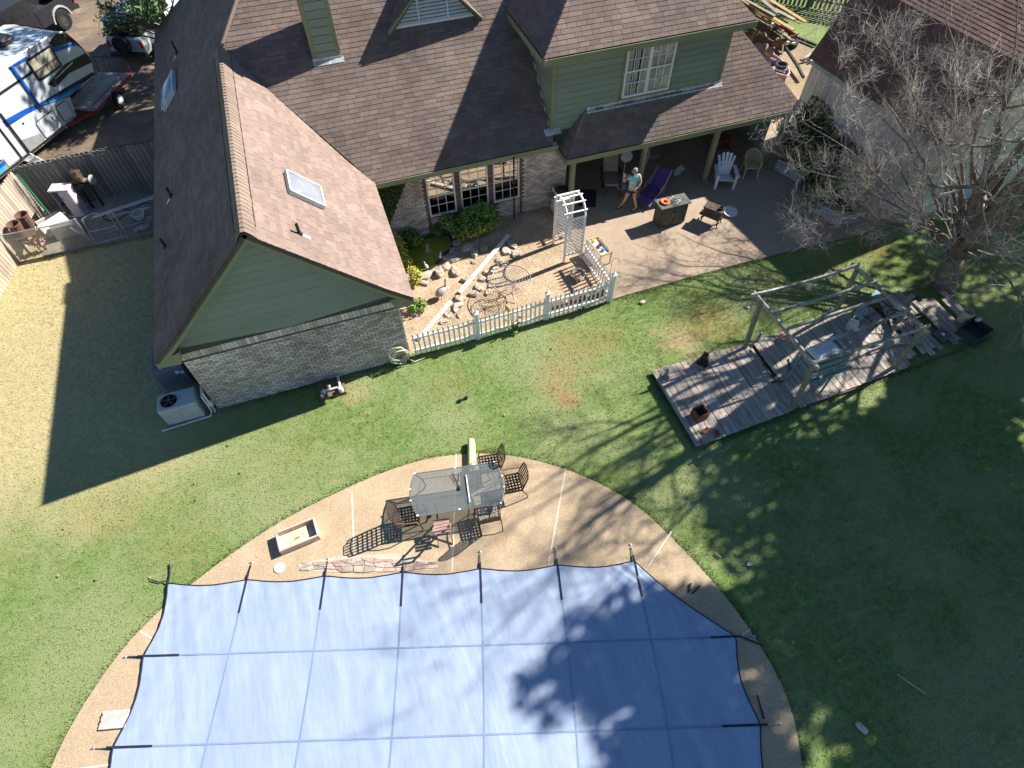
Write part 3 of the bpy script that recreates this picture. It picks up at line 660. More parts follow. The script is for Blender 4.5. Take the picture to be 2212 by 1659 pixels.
# rain chain at the eave
rc = MB()
for k in range(22): 
    zz = 2.6-k*.11; rc.lathe([(.018,-.04),(.034,.03),(.03,.05)], 7, (5.42,15.92,zz)); 
rc.tube([(5.42,15.92,2.65),(5.42,15.92,.2)], .006, 4)
part('rain_chain', mat('dark_copper', (.05,.03,.028), .5, metal=.5), rc)
# ================================================================== POOL COVER AND WHAT STANDS ROUND THE POOL
cov_m = mat('cover_mesh_blue', (.27,.34,.475), .55, .055, 4, .1, .45, .12, 30, spec=.5, sheen=.0, stretch=(5,.8,1), col2=(.305,.375,.505))
seam_m = mat('cover_seam', (.19,.27,.42), .7, .05); strap_m = mat('strap_navy', (.018,.022,.045), .7, .1); steel = mat('spring_steel', (.55,.55,.55), .35, .1, metal=.8)
def cover_pt(a, b):
    r = [(-6.27,6.68),(-6.79,5.21),(-7.35,3.61),(-7.9,2.0),(-8.45,.4),(-9.0,-1.2)]; U = [(1.733,-.513),(1.753,-.549),(1.773,-.554),(1.775,-.555),(1.775,-.555),(1.775,-.555)]
    i = min(int(b), 4); f = b-i; lp = lambda p, q: (p[0]+(q[0]-p[0])*f, p[1]+(q[1]-p[1])*f)
    O = lp(r[i], r[i+1]); D = lp(U[i], U[i+1]); return (O[0]+D[0]*a, O[1]+D[1]*a)
amax = lambda b: 6+min(b, 1.)
def cover_z(a, b):
    e = min(a, b, amax(b)-a); s = max(0, min(1, e/1.0)); rg = abs(math.sin(math.pi*a))*abs(math.sin(math.pi*b))
    z = .075 - .02*s + .012*rg
    f = max(0, 1-e/.9)                                   # pull wrinkles near the rim
    z += f*(.004*math.sin(a*19+b*7)+.003*math.sin(a*31-b*11)+.003*math.sin(b*37+a*5))
    if a < 1 and b < 1: z += .009*math.sin((a+b)*26)*(1-a)*(1-b)
    if b < 1.2 and amax(b)-a < .5: q = (amax(b)-a); z += .03*math.exp(-((q-.12)/.07)**2) + .012*math.sin(q*46)*max(0,1-q*2)
    return z
def cover():
    T = thing('pool_cover', 'big blue mesh safety cover stretched over the swimming pool', 'pool cover', (0,2,0))
    nb, na = 150, 210; V = []; F = []
    for j in range(nb+1):
        b0 = 5*j/nb; am = amax(b0)
        for i in range(na+1):
            s = i/na; a = s*am; b = b0
            b += .055*abs(math.sin(math.pi*a))**1.2*max(0, 1-b0/.6) if b0 < .6 and a < 6 else 0
            a2 = a + .07*abs(math.sin(math.pi*b0))**1.2*max(0, 1-a/.7) - (.075*abs(math.sin(math.pi*b0))**1.2*max(0, 1-(am-a)/.7))
            x, y = cover_pt(a2, b); V.append((x, y, cover_z(a, b0)))
    for j in range(nb):
        for i in range(na): q = j*(na+1)+i; F.append((q, q+na+1, q+na+2, q+1))
    MB().add(V, F).build('cover_sheet', cov_m, T, smooth=True)
    def ribbon(pts, wd, dz=.006):
        mb = MB()
        for i in range(len(pts)-1):
            (a0,b0),(a1,b1) = pts[i], pts[i+1]; p, q = cover_pt(a0,b0), cover_pt(a1,b1); z0, z1 = cover_z(a0,b0)+dz, cover_z(a1,b1)+dz
            d = Vector((q[0]-p[0], q[1]-p[1], 0)); 
            n = Vector((-d.y, d.x, 0)).normalized()*wd/2; mb.add([Vector((*p,z0))-n, Vector((*q,z1))-n, Vector((*q,z1))+n, Vector((*p,z0))+n], [(0,1,2,3)])
        return mb
    for a in range(1, 7): ribbon([(a, b/24*5) for b in range(1 if a < 7 else 5, 25)], .035).build('seam', seam_m, T)
    for b in range(1, 5): ribbon([(.1+k*.3, b) for k in range(23)], .035, .009).build('seam', seam_m, T)
    # hem binding
    hem = [V[i] for i in range(na+1)]; MB().tube([(x,y,z+.004) for x,y,z in hem], .014, 5).build('hem', strap_m, T)
    for c in (0, na): MB().tube([(V[j*(na+1)+c][0], V[j*(na+1)+c][1], V[j*(na+1)+c][2]+.004) for j in range(nb+1)], .014, 5).build('hem', strap_m, T)
    def anchor(a, b, da, db, lin=.75, lout=.42):
        """strap sewn on the cover, spring and deck anchor outside it, running along (da,db)"""
        p = Vector(cover_pt(a, b)).to_3d(); q = Vector(cover_pt(a+da*.5, b+db*.5)).to_3d(); d = (q-p).normalized(); n = Vector((-d.y,d.x,0))*.022
        k = 6; m2 = MB()
        for i in range(k):
            t0, t1 = lin*i/k, lin*(i+1)/k; sc_ = math.hypot(da*1.8, db*1.6); A0, B0, A1, B1 = a+da*t0/sc_, b+db*t0/sc_, a+da*t1/sc_, b+db*t1/sc_
            P, Q = cover_pt(A0,B0), cover_pt(A1,B1); m2.add([Vector((*P,cover_z(A0,B0)+.013))-n, Vector((*Q,cover_z(A1,B1)+.013))-n, Vector((*Q,cover_z(A1,B1)+.013))+n, Vector((*P,cover_z(A0,B0)+.013))+n], [(0,1,2,3)])
        m2.build('strap', strap_m, T)
        o = p - d*lout; o.z = .045; p.z = .085
        m3 = MB(); m3.tube([p, p.lerp(o,.35)], .022, 6).build('strap', strap_m, T)
        m4 = MB(); A, B = p.lerp(o,.35), p.lerp(o,.85); 
        m4.tube([A.lerp(B, t/14)+Vector((0,0,.012*(-1)**t)) for t in range(15)], .013, 5); m4.build('spring', steel if random.random() > .5 else strap_m, T)
        MB().lathe([(.03,0),(.03,.012),(.012,.02),(.012,.05)], 8, (o.x,o.y,.03)).build('anchor', steel, T)
    for a in range(1, 7): anchor(a, 0, 0, 1)
    for b in range(1, 5): anchor(0, b, 1, 0); anchor(7, b, -1, 0)
    p = Vector((*cover_pt(0,0), .07))                    # loose straps at the far corner, lying on the grass
    MB().tube([p, p+Vector((.03,.25,-.02)), p+Vector((.02,.5,-.03))], .014, 5).tube([p, p+Vector((-.1,.1,-.02)), p+Vector((-.22,.12,-.03)), p+Vector((-.42,.25,-.03))], .014, 5).build('loose_strap', strap_m, T)
    for q in (((4.98,2.55),(5.12,2.72)), ((5.05,2.5),(5.3,2.6)), ((5.62,1.3),(5.95,1.02)), ((5.2,-.2),(5.3,.22))):
        MB().tube([(*q[0],.06),(*q[1],.07)], .018, 6).build('loose_strap', strap_m, T)
cover()
# --- flagstone strip at the pool edge
flag_m = mat('flagstone', (.44,.37,.3), .9, .15, 10, .2, 1.2, .4, 60, island=.25, col2=(.36,.24,.2))
fs = thing('flagstone_strip', 'pale strip of pink and cream flagstones at the far rim of the pool', 'flagstones', (-1.6,5.8,0))
rg = random.Random(4)
NC, NR = 13, 3; G = {}
for k in range(NC+1):
    t = k/NC; cx, cy = -3.3+t*3.0, 6.06-t*1.03; wd = .36*math.sin(math.pi*min(max(t,.12),.9))**.8
    for j in range(NR+1):
        e_ = 0 if j in (0, NR) else 1
        G[k,j] = (cx+rg.uniform(-.075,.075), cy+wd*(j/NR-.35)+e_*rg.uniform(-.04,.04)+(1-e_)*rg.uniform(-.015,.015))
for k in range(NC):
    for j in range(NR):
        Q = [G[k,j], G[k+1,j], G[k+1,j+1], G[k,j+1]]; mx_, my_ = sum(q[0] for q in Q)/4, sum(q[1] for q in Q)/4
        MB().prism([(mx_+(q[0]-mx_)*.9, my_+(q[1]-my_)*.88) for q in Q], .031, .05+rg.random()*.012).build('flagstone', flag_m, fs)
MB().prism([(-3.38,6.16),(-3.35,5.98),(-1.9,5.42),(-.3,4.94),(-.26,5.12),(-1.2,5.68),(-2.4,6.02)], .0305, .037).build('mortar_bed', mat('pale_mortar', (.46,.4,.32), .95, .15, 20), fs)
o = MB().lathe([(.0,.055),(.115,.055),(.13,.045),(.13,.031)], 20, (-3.8,6.22,0)).build('skimmer_lid', white_m); tag(o, 'round white skimmer lid set in the deck beside the trough', 'lid')
pad = thing('diving_board', 'white end of a board lying under the left edge of the blue cover', 'board', (-7.36,4.13,0), -.25)
MB().bevbox((0,0,.06),(.55,.34,.04),.01).build('board', mat('board_white', (.5,.45,.42), .6, .15, 6), pad, False); MB().box((-.22,.0,.035),(.04,.3,.02)).box((-.26,.1,.07),(.03,.03,.03)).box((-.26,-.02,.07),(.03,.03,.03)).build('bracket', strap_m, pad, False)
# --- concrete trough
tr = thing('planter_trough', 'empty rectangular concrete trough on the deck near the left of the table', 'trough', (-3.26,6.82,.03), .1)
tm = mat('trough_concrete', (.52,.42,.34), .85, .12, 10, .15, 2)
for c, d in (((0,-.24,.11),(.96,.05,.22)),((0,.24,.11),(.96,.05,.22)),((-.455,0,.11),(.05,.43,.22)),((.455,0,.11),(.05,.43,.22))): MB().bevbox(c, d, .012).build('side', tm, tr, False)
MB().box((0,0,.03),(.86,.43,.03)).build('floor', mat('trough_inside', (.6,.5,.36), .9, .25, 6), tr, False)
MB().rock((-.02,-.02,.05),(.16,.07,.03),3).build('dry_leaves', mat('dry_leaf', (.4,.22,.07), .9), tr, False)
# --- glass table
TB = thing('patio_table', 'long glass topped garden table with bowed ends by the pool', 'table', (.68,6.47,.03), -.176)
topm = glassy('table_glass', (.6,.63,.63), .12, .12, .14, (.5,.56,.6)); iron = mat('bronze_iron', (.055,.042,.035), .55, .2, 20, metal=.3); iron_l = mat('pale_iron', (.34,.3,.27), .5, .15, 20, metal=.3); rust = mat('rusty_iron', (.28,.11,.05), .8, .3, 20)
hl, hw2 = 1.0, .56
out = [(-hl,-hw2),(hl,-hw2)] + [(hl+.14*math.sin(t*math.pi/6), -hw2+2*hw2*t/6) for t in range(1,6)] + [(hl,hw2),(-hl,hw2)] + [(-hl-.14*math.sin(t*math.pi/6), hw2-2*hw2*t/6) for t in range(1,6)]
MB().prism(out, .685, .695).build('glass_top', topm, TB, False)
MB().tube([(x,y,.672) for x,y in out]+[(*out[0],.672)], .018, 6).build('rim', iron_l, TB, False)
inn = [(x*.83,y*.72) for x,y in out]; MB().tube([(x,y,.63) for x,y in inn]+[(*inn[0],.63)], .012, 5).build('under_rail', iron_l, TB, False)
for sx in (-1,1):
    for sy in (-1,1):
        MB().tube([(sx*hl*.98,sy*hw2*.96,.67),(sx*hl*.83,sy*hw2*.74,.62),(sx*hl*.78,sy*hw2*.7,.3),(sx*hl*.86,sy*hw2*.8,0)], .019, 6).build('leg', iron, TB, False)
for x, y in ((-hl,-hw2),(hl,-hw2),(hl,hw2),(-hl,hw2),(0,-hw2),(0,hw2),(hl+.14,.15),(hl+.14,-.15),(-hl-.14,.15),(-hl-.14,-.15)): MB().box((x*.99,y*.99,.69),(.05,.04,.03)).build('clip', white_m, TB, False)
for x in (-.06, .05): pass
MB().lathe([(.0,.0),(.05,.0),(.06,.02),(.02,.05),(.0,.05)], 12, (.05,-.02,.7)).build('umbrella_ring', pipe_m, TB, False)
o = MB().tube([(.68,6.86,.78),(.72,6.5,.75)], .018, 6).tube([(.76,6.62,.75),(.8,6.76,.79)], .015, 6).build('umbrella_crank', pipe_m); tag(o, 'short black crank lying on the glass table top', 'crank')
o = MB().tube([(.98,6.72,.748),(.86,6.0,.748)], .016, 8).build('white_rod', white_m); tag(o, 'thin white rod lying across the glass table', 'rod')
o = MB().tube([(1.45,7.98,.13),(1.42,7.85,.14),(1.16,6.95,.13),(1.1,6.75,.13)], [.085,.1,.1,.09], 12).build('rolled_mat', mat('yellow_green_foam', (.72,.74,.36), .8, .08, 6)); tag(o, 'pale yellow green foam roll lying on deck behind the table', 'foam roll')
def lattice_chair(label, x, y, rz, arms=True, m=iron, seatm=None):
    """garden chair: woven strap seat and curved back, bow arms, cantilever legs; faces +x in its own frame"""
    c = thing('lattice_chair', label, 'chair', (x,y,.03), rz, 'lattice garden chairs round the glass table'); sm = seatm or m
    n = 6
    seat = MB()
    for k in range(n+1):
        u = -.23+.46*k/n; seat.beam((-.22,u,.415),(.24,u,.43),.04,.006); 
        v = -.22+.46*k/n; seat.beam((v,-.24,.424+.015*(k/n)),(v,.24,.424+.015*(k/n)),.04,.006)
    seat.build('seat', sm, c, False)
    back = MB(); bp = lambda u, t: (-.23-.1*t-.05*t*t, u*(1-.12*t*t), .43+.55*t+.06*t*math.cos(u*6)*(t > .8))
    for k in range(n+1):
        u = -.23+.46*k/n; q = [bp(u, t/5) for t in range(6)]
        for a, b in zip(q, q[1:]): back.beam(a, b, .034, .006, (1,0,0))
    for k in range(1, 7):
        t = k/7; q = [bp(-.23+.46*i/4, t) for i in range(5)]
        for a, b in zip(q, q[1:]): back.beam(a, b, .034, .006, (1,0,0))
    back.build('backrest', m, c, False)
    ring = [bp(-.24,0),bp(-.25,.5),bp(-.25,.9),bp(-.12,1.05),bp(.12,1.05),bp(.25,.9),bp(.25,.5),bp(.24,0)]
    MB().tube(ring, .013, 6).build('back_frame', m, c, False)
    MB().tube([(-.23,-.25,.42),(.25,-.25,.43),(.27,0,.435),(.25,.25,.43),(-.23,.25,.42),(-.23,-.25,.42)], .014, 6).build('seat_frame', m, c, False)
    for s in (-1, 1):
        MB().tube([bp(s*.25,.45),(-.05,s*.29,.66),(.2,s*.29,.64),(.25,s*.27,.43)], .015, 6).build('armrest', rust if s < 0 else m, c, False)
        MB().tube([(.25,s*.26,.43),(.3,s*.27,.2),(.27,s*.27,0)], .013, 6).build('leg', m, c, False); MB().tube([(-.22,s*.26,.42),(-.32,s*.27,.2),(-.36,s*.27,0)], .013, 6).build('leg', m, c, False)
    return c
lattice_chair('lattice iron chair at the left end of the glass table', -.62, 6.28, -.15)
lattice_chair('lattice iron chair with a rusty arm at the right end of the glass table', 2.0, 6.28, math.pi-.1)
lattice_chair('lattice iron chair half hidden behind the far right corner of the glass table', 1.66, 6.98, math.pi-.15)
lattice_chair('pale seated lattice chair pushed under the near right side of the glass table', 1.22, 5.72, math.pi/2-.1, seatm=iron_l)
fc = thing('folding_chair', 'wooden slatted folding chair at the near side of the glass table', 'chair', (.08,5.72,.03), math.pi/2-.12); wdm = mat('weathered_pink_wood', (.36,.23,.19), .8, .15, 10, stretch=(1,6,1))
for s in (-1,1): MB().beam((.3,s*.2,0),(-.22,s*.2,.9),.03,.04).build('leg', wdm, fc, False); MB().beam((-.28,s*.17,0),(.2,s*.17,.46),.03,.035).build('leg', wdm, fc, False)
for k in range(5): MB().box((-.1+k*.075,0,.45),(.06,.38,.016)).build('seat_slat', wdm, fc, False)
for k in range(2): MB().box((-.16-k*.07,0,.72+k*.13),(.02,.38,.09)).build('back_slat', wdm, fc, False)
# --- bits on the grass
o = MB().lathe([(0,0),(.05,.01),(.062,.05),(.062,.16),(.05,.23),(.0,.26)], 12, (7.0,-1.1,.055), Vector((-.35,1,0.02))).build('dog_toy', mat('toy_stripe', (.5,.42,.5), .8, .3, 3, col2=(.62,.62,.25))); tag(o, 'small pink striped pet toy with a yellow end on the dark lawn', 'toy')
o = MB().rock((8.0,11.02,.04),(.2,.13,.1),5).build('pale_stone', mat('pale_stone', (.62,.55,.46), .9)); tag(o, 'single pale stone lying on the grass before the patio', 'stone')
o = MB().lathe([(0,0),(.05,.005),(.06,.03),(.03,.05),(.03,.2),(.06,.22),(.05,.26),(0,.27)], 10, (1.5,9.35,.04), Vector((1,.2,.0))).build('dog_bone', mat('black_rubber', (.02,.02,.02), .7)); tag(o, 'dark bone shaped rubber toy lying on the lawn below the fence', 'toy')
lm = mat('fallen_leaf', (.34,.22,.1), .9, .25, 8, island=.3)
rgl = random.Random(11)
for k in range(26):
    x, y = (rgl.uniform(6,13), rgl.uniform(-1.5,5.6)) if k < 16 else ((rgl.uniform(-7,5), rgl.uniform(8,10.8)) if k < 22 else (rgl.uniform(-9,-6), rgl.uniform(6,9)))
    a = rgl.uniform(0,6.28); mb = MB(); s = rgl.uniform(.035,.06); P = []
    for q in range(10): r = s*(1 if q % 2 == 0 else .45); P.append((x+r*math.cos(a+q*.628), y+r*math.sin(a+q*.628)))
    o = mb.prism(P, .045, .05).build('fallen_leaf', lm); tag(o, 'dry brown fallen leaf lying on the lawn', 'leaf', 'dry leaves scattered on the lawn')
for a, b, lab in (((6.02,3.16),(6.1,3.02),'short pale stick on the lawn beside the pool deck'), ((8.3,-.4),(8.6,-.9),'thin grey twig on the dark lawn')):
    o = MB().tube([(*a,.05),(*b,.055)], .012, 5).build('twig', mat('stick', (.5,.42,.28), .9)); tag(o, lab, 'twig')
o = MB().prism([(6.58,2.66),(6.66,2.61),(6.73,2.64),(6.7,2.7),(6.62,2.71)], .045, .052).build('paper_scrap', white_m); tag(o, 'small white paper scrap on the lawn right of the deck', 'scrap')
# ================================================================== BESIDE THE WING, FENCES, POND GARDEN
# --- air conditioners
def fan_unit(name, label, x0, x1, y0, y1, h, m, fanx, fany, fr, vents=6):
    u = thing(name, label, 'air conditioner', ((x0+x1)/2,(y0+y1)/2,0)); lx, ly = x1-x0, y1-y0
    MB().bevbox((0,0,h/2+.05),(lx,ly,h),.02).build('casing', m, u, False)
    MB().box((0,0,.025),(lx+.08,ly+.08,.05)).build('pad', concrete, u, False)
    MB().lathe([(fr,.0),(fr,.02),(fr*.9,.005),(fr*.88,-.02)], 24, (fanx,fany,h+.05)).build('fan_ring', m, u, False)
    MB().lathe([(fr*.87,0),(0,0)], 24, (fanx,fany,h+.053)).build('fan_well', pipe_m, u, False)
    f = MB()
    for k in range(5):
        a = k*1.2566; f.add([(fanx+fr*.15*math.cos(a),fany+fr*.15*math.sin(a),h+.06),(fanx+fr*.8*math.cos(a),fany+fr*.8*math.sin(a),h+.062),(fanx+fr*.75*math.cos(a+.6),fany+fr*.75*math.sin(a+.6),h+.07),(fanx+fr*.15*math.cos(a+.6),fany+fr*.15*math.sin(a+.6),h+.065)], [(0,1,2,3)])
    f.lathe([(.06,0),(.05,.03),(0,.03)], 10, (fanx,fany,h+.06)).build('fan', mat('fan_dark', (.08,.08,.09), .5), u, False)
    g = MB()
    for k in range(1,5): g.tube([(fanx+fr*.2*k*.98*math.cos(t*.2618),fany+fr*.2*k*.98*math.sin(t*.2618),h+.085) for t in range(25)], .004, 4, False)
    g.build('fan_grille', pipe_m, u, False)
    sl = MB()
    for k in range(vents): xx = -lx/2+lx*(k+.5)/vents; sl.box((xx,-ly/2-.006,h/2+.05),(lx/vents*.72,.012,h*.62))
    sl.build('vent_panel', m, u, False); return u
ac1 = fan_unit('air_conditioner', 'tall dark blue grey air conditioner tucked under the shaded eave', -6.28, -5.5, 12.45, 13.2, .88, mat('ac_blue', (.16,.17,.24), .6, .08), 0, 0, .33, 14)
MB().box((.2,-.39,.7),(.1,.012,.12)).box((.32,-.39,.66),(.08,.012,.1)).build('sticker', white_m, ac1, False)
ac2 = fan_unit('air_conditioner', 'pale grey box air conditioner by the corner of the brick gable', -6.22, -5.25, 11.2, 11.78, .66, mat('ac_pale', (.5,.53,.5), .55, .06), -.18, 0, .24, 4)
pv = mat('white_pvc', (.7,.68,.63), .5, .08)
cd = thing('conduit', 'pair of white pipes bending round the corner of the brick wall', 'pipes', (-5,11.3,0))
MB().tube([(-4.99,12.4,.9),(-4.99,11.3,.86),(-4.98,11.27,.1),(-5.0,11.22,.06)], .025, 7).build('pipe', pv, cd); MB().tube([(-5.06,12.4,.8),(-5.06,11.3,.75),(-5.05,11.24,.15),(-5.1,11.14,.06),(-6.4,11.08,.05)], .025, 7).build('pipe', pv, cd); MB().box((-4.98,11.3,.4),(.12,.08,.18)).build('junction_box', pv, cd)
# --- hose on the wall
hz = thing('hose', 'coiled cream garden hose hanging low on the brick wall beside the white fence', 'hose', (.25,11.22,0)); hm = mat('hose_cream', (.62,.6,.45), .6, .1)
rg = random.Random(2)
for k in range(7):
    r, e = rg.uniform(.24,.36), rg.uniform(.7,1); cx, cz = .28+rg.uniform(-.05,.05), .42+rg.uniform(-.04,.06); ph = rg.uniform(0,6)
    MB().tube([(cx+r*.75*math.cos(t*.314+ph)+.04*math.sin(t), 11.22-.02*k+.02*math.cos(t*.6), cz+r*e*math.sin(t*.314+ph)) for t in range(21)], .013, 5, False).build('hose_loop', hm, hz)
MB().box((.28,11.3,.62),(.12,.08,.08)).build('hanger', pipe_m, hz)
MB().tube([(.5,11.2,.15),(.65,11.1,.06),(1.0,11.15,.05)], .013, 5).build('hose_end', hm, hz)
# --- valves at the base of the gable
vv = thing('pipe_manifold', 'white pool valves and pipe stubs on brown stone at the foot of the gable', 'pipes', (-1.75,10.85,0))
MB().box((-1.8,10.92,.05),(.75,.5,.1)).build('base', mat('manifold_dirt', (.16,.11,.08), .95, .3, 12), vv)
for x, y, h in ((-2.0,10.82,.2),(-1.85,10.95,.18),(-2.08,10.72,.14)): MB().lathe([(.035,.05),(.035,h),(.05,h),(.05,h+.05),(0,h+.06)], 10, (x,y,0)).build('pipe_stub', pv, vv)
MB().tube([(-1.55,11.2,.18),(-1.55,10.8,.2)], .035, 8).lathe([(.06,.05),(.075,.2),(.06,.27),(0,.29)], 12, (-1.55,10.74,0)).build('valve', pv, vv); MB().tube([(-2.1,10.86,.14),(-1.55,10.86,.16)], .028, 8).build('pipe', pv, vv)
# --- picket fence
picket_w = mat('picket_white', (.80,.80,.78), .45, .03, 8, .06, 1, .03)
pk = MB(); pk.add([(-.027,-.011,0),(.027,-.011,0),(.027,.011,0),(-.027,.011,0),(-.027,-.011,.88),(.027,-.011,.88),(.027,.011,.88),(-.027,.011,.88),(0,-.011,.95),(0,.011,.95)], [(0,3,2,1),(0,1,5,4),(1,2,6,5),(2,3,7,6),(3,0,4,7),(4,5,8),(6,7,9),(5,6,9,8),(7,4,8,9)])
PKM = pk.mesh('picket'); PKM.materials.append(picket_w)
pm = MB(); pm.bevbox((0,0,.57),(.115,.115,1.14),.01).box((0,0,1.155),(.15,.15,.03)); pm.add([(-.06,-.06,1.17),(.06,-.06,1.17),(.06,.06,1.17),(-.06,.06,1.17),(0,0,1.26)], [(0,1,4),(1,2,4),(2,3,4),(3,0,4)])
PSM = pm.mesh('fence_post'); PSM.materials.append(picket_w)
def picket_fence(label, pts, posts, step=.138, skip=None, post_at=None):
    f = thing('picket_fence', label, 'fence', (*pts[0],0))
    for (a, b), (pa, pb) in zip(zip(pts, pts[1:]), zip(posts, posts[1:])):
        d = Vector((b[0]-a[0], b[1]-a[1], 0)); L = d.length; d /= L; rz = math.atan2(d.y, d.x); o = Vector((a[0]-pts[0][0], a[1]-pts[0][1], 0))
        for z in (.2, .74): MB().beam(o+Vector((0,0,z))+d*.06, o+d*(L-.06)+Vector((0,0,z)), .045, .075).build('rail', picket_w, f, False)
        n = int((L-.14)/step)
        for k in range(n):
            t = .11+(L-.22)*k/max(1,n-1); piece('picket', PKM, f, o+d*t+Vector((-d.y,d.x,0))*-.035+Vector((0,0,.05)), rz)
        for p, on in ((b, pb),):
            if on: piece('fence_post', PSM, f, Vector((p[0]-pts[0][0], p[1]-pts[0][1], 0)))
    return f
picket_fence('white picket fence running along the lawn side of the pond garden', [(.66,11.38),(2.68,11.35),(4.9,11.4),(7.06,11.44)], [0,1,0,0]); 
piece('fence_post', PSM, [o for o in COL.objects if o.name == 'picket_fence'][0], (4.9-.66,.02,0)); piece('fence_post', PSM, [o for o in COL.objects if o.name == 'picket_fence'][0], (7.06-.66,.06,0))
picket_fence('white picket fence between the arbor and the front corner post', [(7.03,11.5),(6.95,13.45)], [0,0])
picket_fence('short white picket fence between the arbor and the house wall', [(6.92,14.6),(6.9,16.3)], [0,0])
# --- arbor
AB = thing('garden_arbor', 'white arched garden arbor with lattice sides at the fence opening', 'arbor', (6.65,14.02,0))
ar = lambda sx, y, t: (sx, y, 0)
for y in (13.55, 14.5):
    for x in (6.34, 6.95): MB().cbox(x-.03,x+.03,y-.03,y+.03,0,1.78).build('arbor_post', picket_w, AB)
for x in (6.34, 6.95):
    MB().tube([(x, 14.025-.475*math.cos(t*math.pi/12), 1.78+.42*math.sin(t*math.pi/12)) for t in range(13)], .033, 6).build('arch', picket_w, AB)
for y in (13.55, 14.5):                                    # lattice between the two posts at each side of the walkway
    MB().cbox(6.37,6.92,y-.02,y+.02,.28,.34).build('side_rail', picket_w, AB); MB().cbox(6.37,6.92,y-.02,y+.02,1.72,1.78).build('side_rail', picket_w, AB)
    for sg in (1, -1):
        for k in range(-7, 20):
            z0 = .34+k*.125; P = []
            x0, x1 = 6.37, 6.92; za, zb = (z0, z0+.55) if sg > 0 else (z0+.55, z0)
            a, b = Vector((x0,y+sg*.008,za)), Vector((x1,y+sg*.008,zb)); 
            lo, hi = .34, 1.72
            pts = []
            ta = [0, 1]
            for lim in (lo, hi):
                if (a.z-lim)*(b.z-lim) < 0: ta.append((lim-a.z)/(b.z-a.z))
            ta = sorted(t for t in ta if lo-1e-4 <= a.z+(b.z-a.z)*t <= hi+1e-4)
            if len(ta) >= 2 and ta[-1]-ta[0] > .05: MB().beam(a.lerp(b,ta[0]), a.lerp(b,ta[-1]), .03, .008, (0,1,0)).build('lattice_strip', picket_w, AB)
for t in (1.5,3.9,6,8.1,10.5):
    a = t*math.pi/12; y, z = 14.025-.475*math.cos(a), 1.78+.42*math.sin(a); MB().beam((6.26,y,z+.03),(7.03,y,z+.03),.05,.03).build('arch_slat', picket_w, AB)
# --- pond
pond = [(1.3,15.9),(1.25,15.4),(1.4,14.95),(1.75,14.66),(2.2,14.74),(2.5,15.05),(2.72,15.25),(3.1,15.5),(3.15,16.0),(2.75,16.28),(2.1,16.2),(1.6,16.15)]
pond = smooth_poly(pond+[pond[0]], 2)[:-1]
wm = mat('pond_water', (.2,.23,.03), .04, .08, 3, .15, 1, .05, 8, spec=.5)
struct('pond', MB().poly([(x,y,.03) for x,y in pond]), wm)
o = MB().tube([(x,y,.06) for x,y in pond]+[(*pond[0],.06)], .035, 6).build('pond_liner_edge', mat('black_liner', (.03,.03,.03), .6)); tag(o, 'black liner rim around the green pond', 'pond liner')
fo = MB(); rg = random.Random(9)
for k in range(26):
    x, y = rg.uniform(1.4,2.6), rg.uniform(14.8,15.9); fo.prism([(x+.025*math.cos(q)*rg.uniform(.6,1.2), y+.025*math.sin(q)) for q in (0,1.2,2.4,3.6,4.9)], .032, .035)
o = fo.build('floating_leaves', lm); tag(o, 'small floating leaves dotted on the green pond water', 'leaves', kind='stuff')
rockm = mat('pond_rock', (.47,.41,.33), .95, .25, 9, .25, 2, .6, 40, col2=(.34,.28,.23))
rocks = [(3.46,15.25,.42,.28,.16),(3.66,14.95,.48,.22,.16),(2.90,14.88,.36,.3,.16),(2.57,14.62,.32,.28,.16),(2.3,14.45,.42,.34,.24),(1.83,14.42,.5,.3,.16),(2.81,14.25,.42,.24,.18),(3.05,13.82,.46,.24,.16),(3.8,15.3,.28,.2,.12),(4.97,14.95,.4,.22,.14),(4.95,14.45,.34,.26,.12),(4.34,14.36,.28,.22,.1),(3.56,13.7,.3,.22,.1),(3.05,13.15,.2,.32,.14),(2.6,13.05,.36,.24,.15),(2.45,12.8,.36,.26,.15),(3.3,13.35,.34,.22,.12),(4.04,15.05,.24,.18,.14),(4.7,14.68,.42,.28,.13),(3.8,13.95,.3,.2,.1),
         (1.55,14.72,.24,.2,.14),(2.7,15.0,.3,.22,.14),(3.05,15.3,.3,.22,.14),(3.2,15.62,.22,.3,.14),(3.3,16.05,.25,.24,.14),(1.35,14.3,.3,.2,.16),(1.7,14.15,.36,.2,.1),(4.1,14.1,.36,.2,.1),(4.45,14.1,.2,.3,.1),(3.75,13.3,.3,.2,.1),(4.3,14.75,.26,.2,.1),(3.5,14.55,.2,.16,.08),(2.35,13.7,.2,.12,.08),(2.1,12.55,.28,.2,.1),(1.9,12.35,.24,.18,.1),(2.4,12.45,.2,.14,.08),(1.1,13.0,.24,.2,.12),(3.55,13.05,.26,.2,.1)]
RK = {}
for k, (x, y, a, b, c) in enumerate(rocks):
    pos = ('on the right rim of the pond' if x > 2.4 and y > 14.9 and x < 3.4 else 'along the near rim of the pond' if y > 14.3 and x < 3 else 'beside the long white board' if x > 3.2 else 'in the soil in front of the pond')
    RK.setdefault(pos, []).append((x, y, a, b, c, k))
ORD = ['first','second','third','fourth','fifth','sixth','seventh','eighth','ninth','tenth','eleventh','twelfth','thirteenth','fourteenth','fifteenth','sixteenth','seventeenth','eighteenth','nineteenth','twentieth']
for pos, L_ in RK.items():
    for i, (x, y, a, b, c, k) in enumerate(sorted(L_)):
        o = MB().rock((x,y,c*.35),(a*1.25,b*1.25,c*1.1),k,k*1.3,1).build('rock', rockm); tag(o, ORD[i]+' rough tan rock from the left '+pos, 'rock', 'loose rocks '+pos)
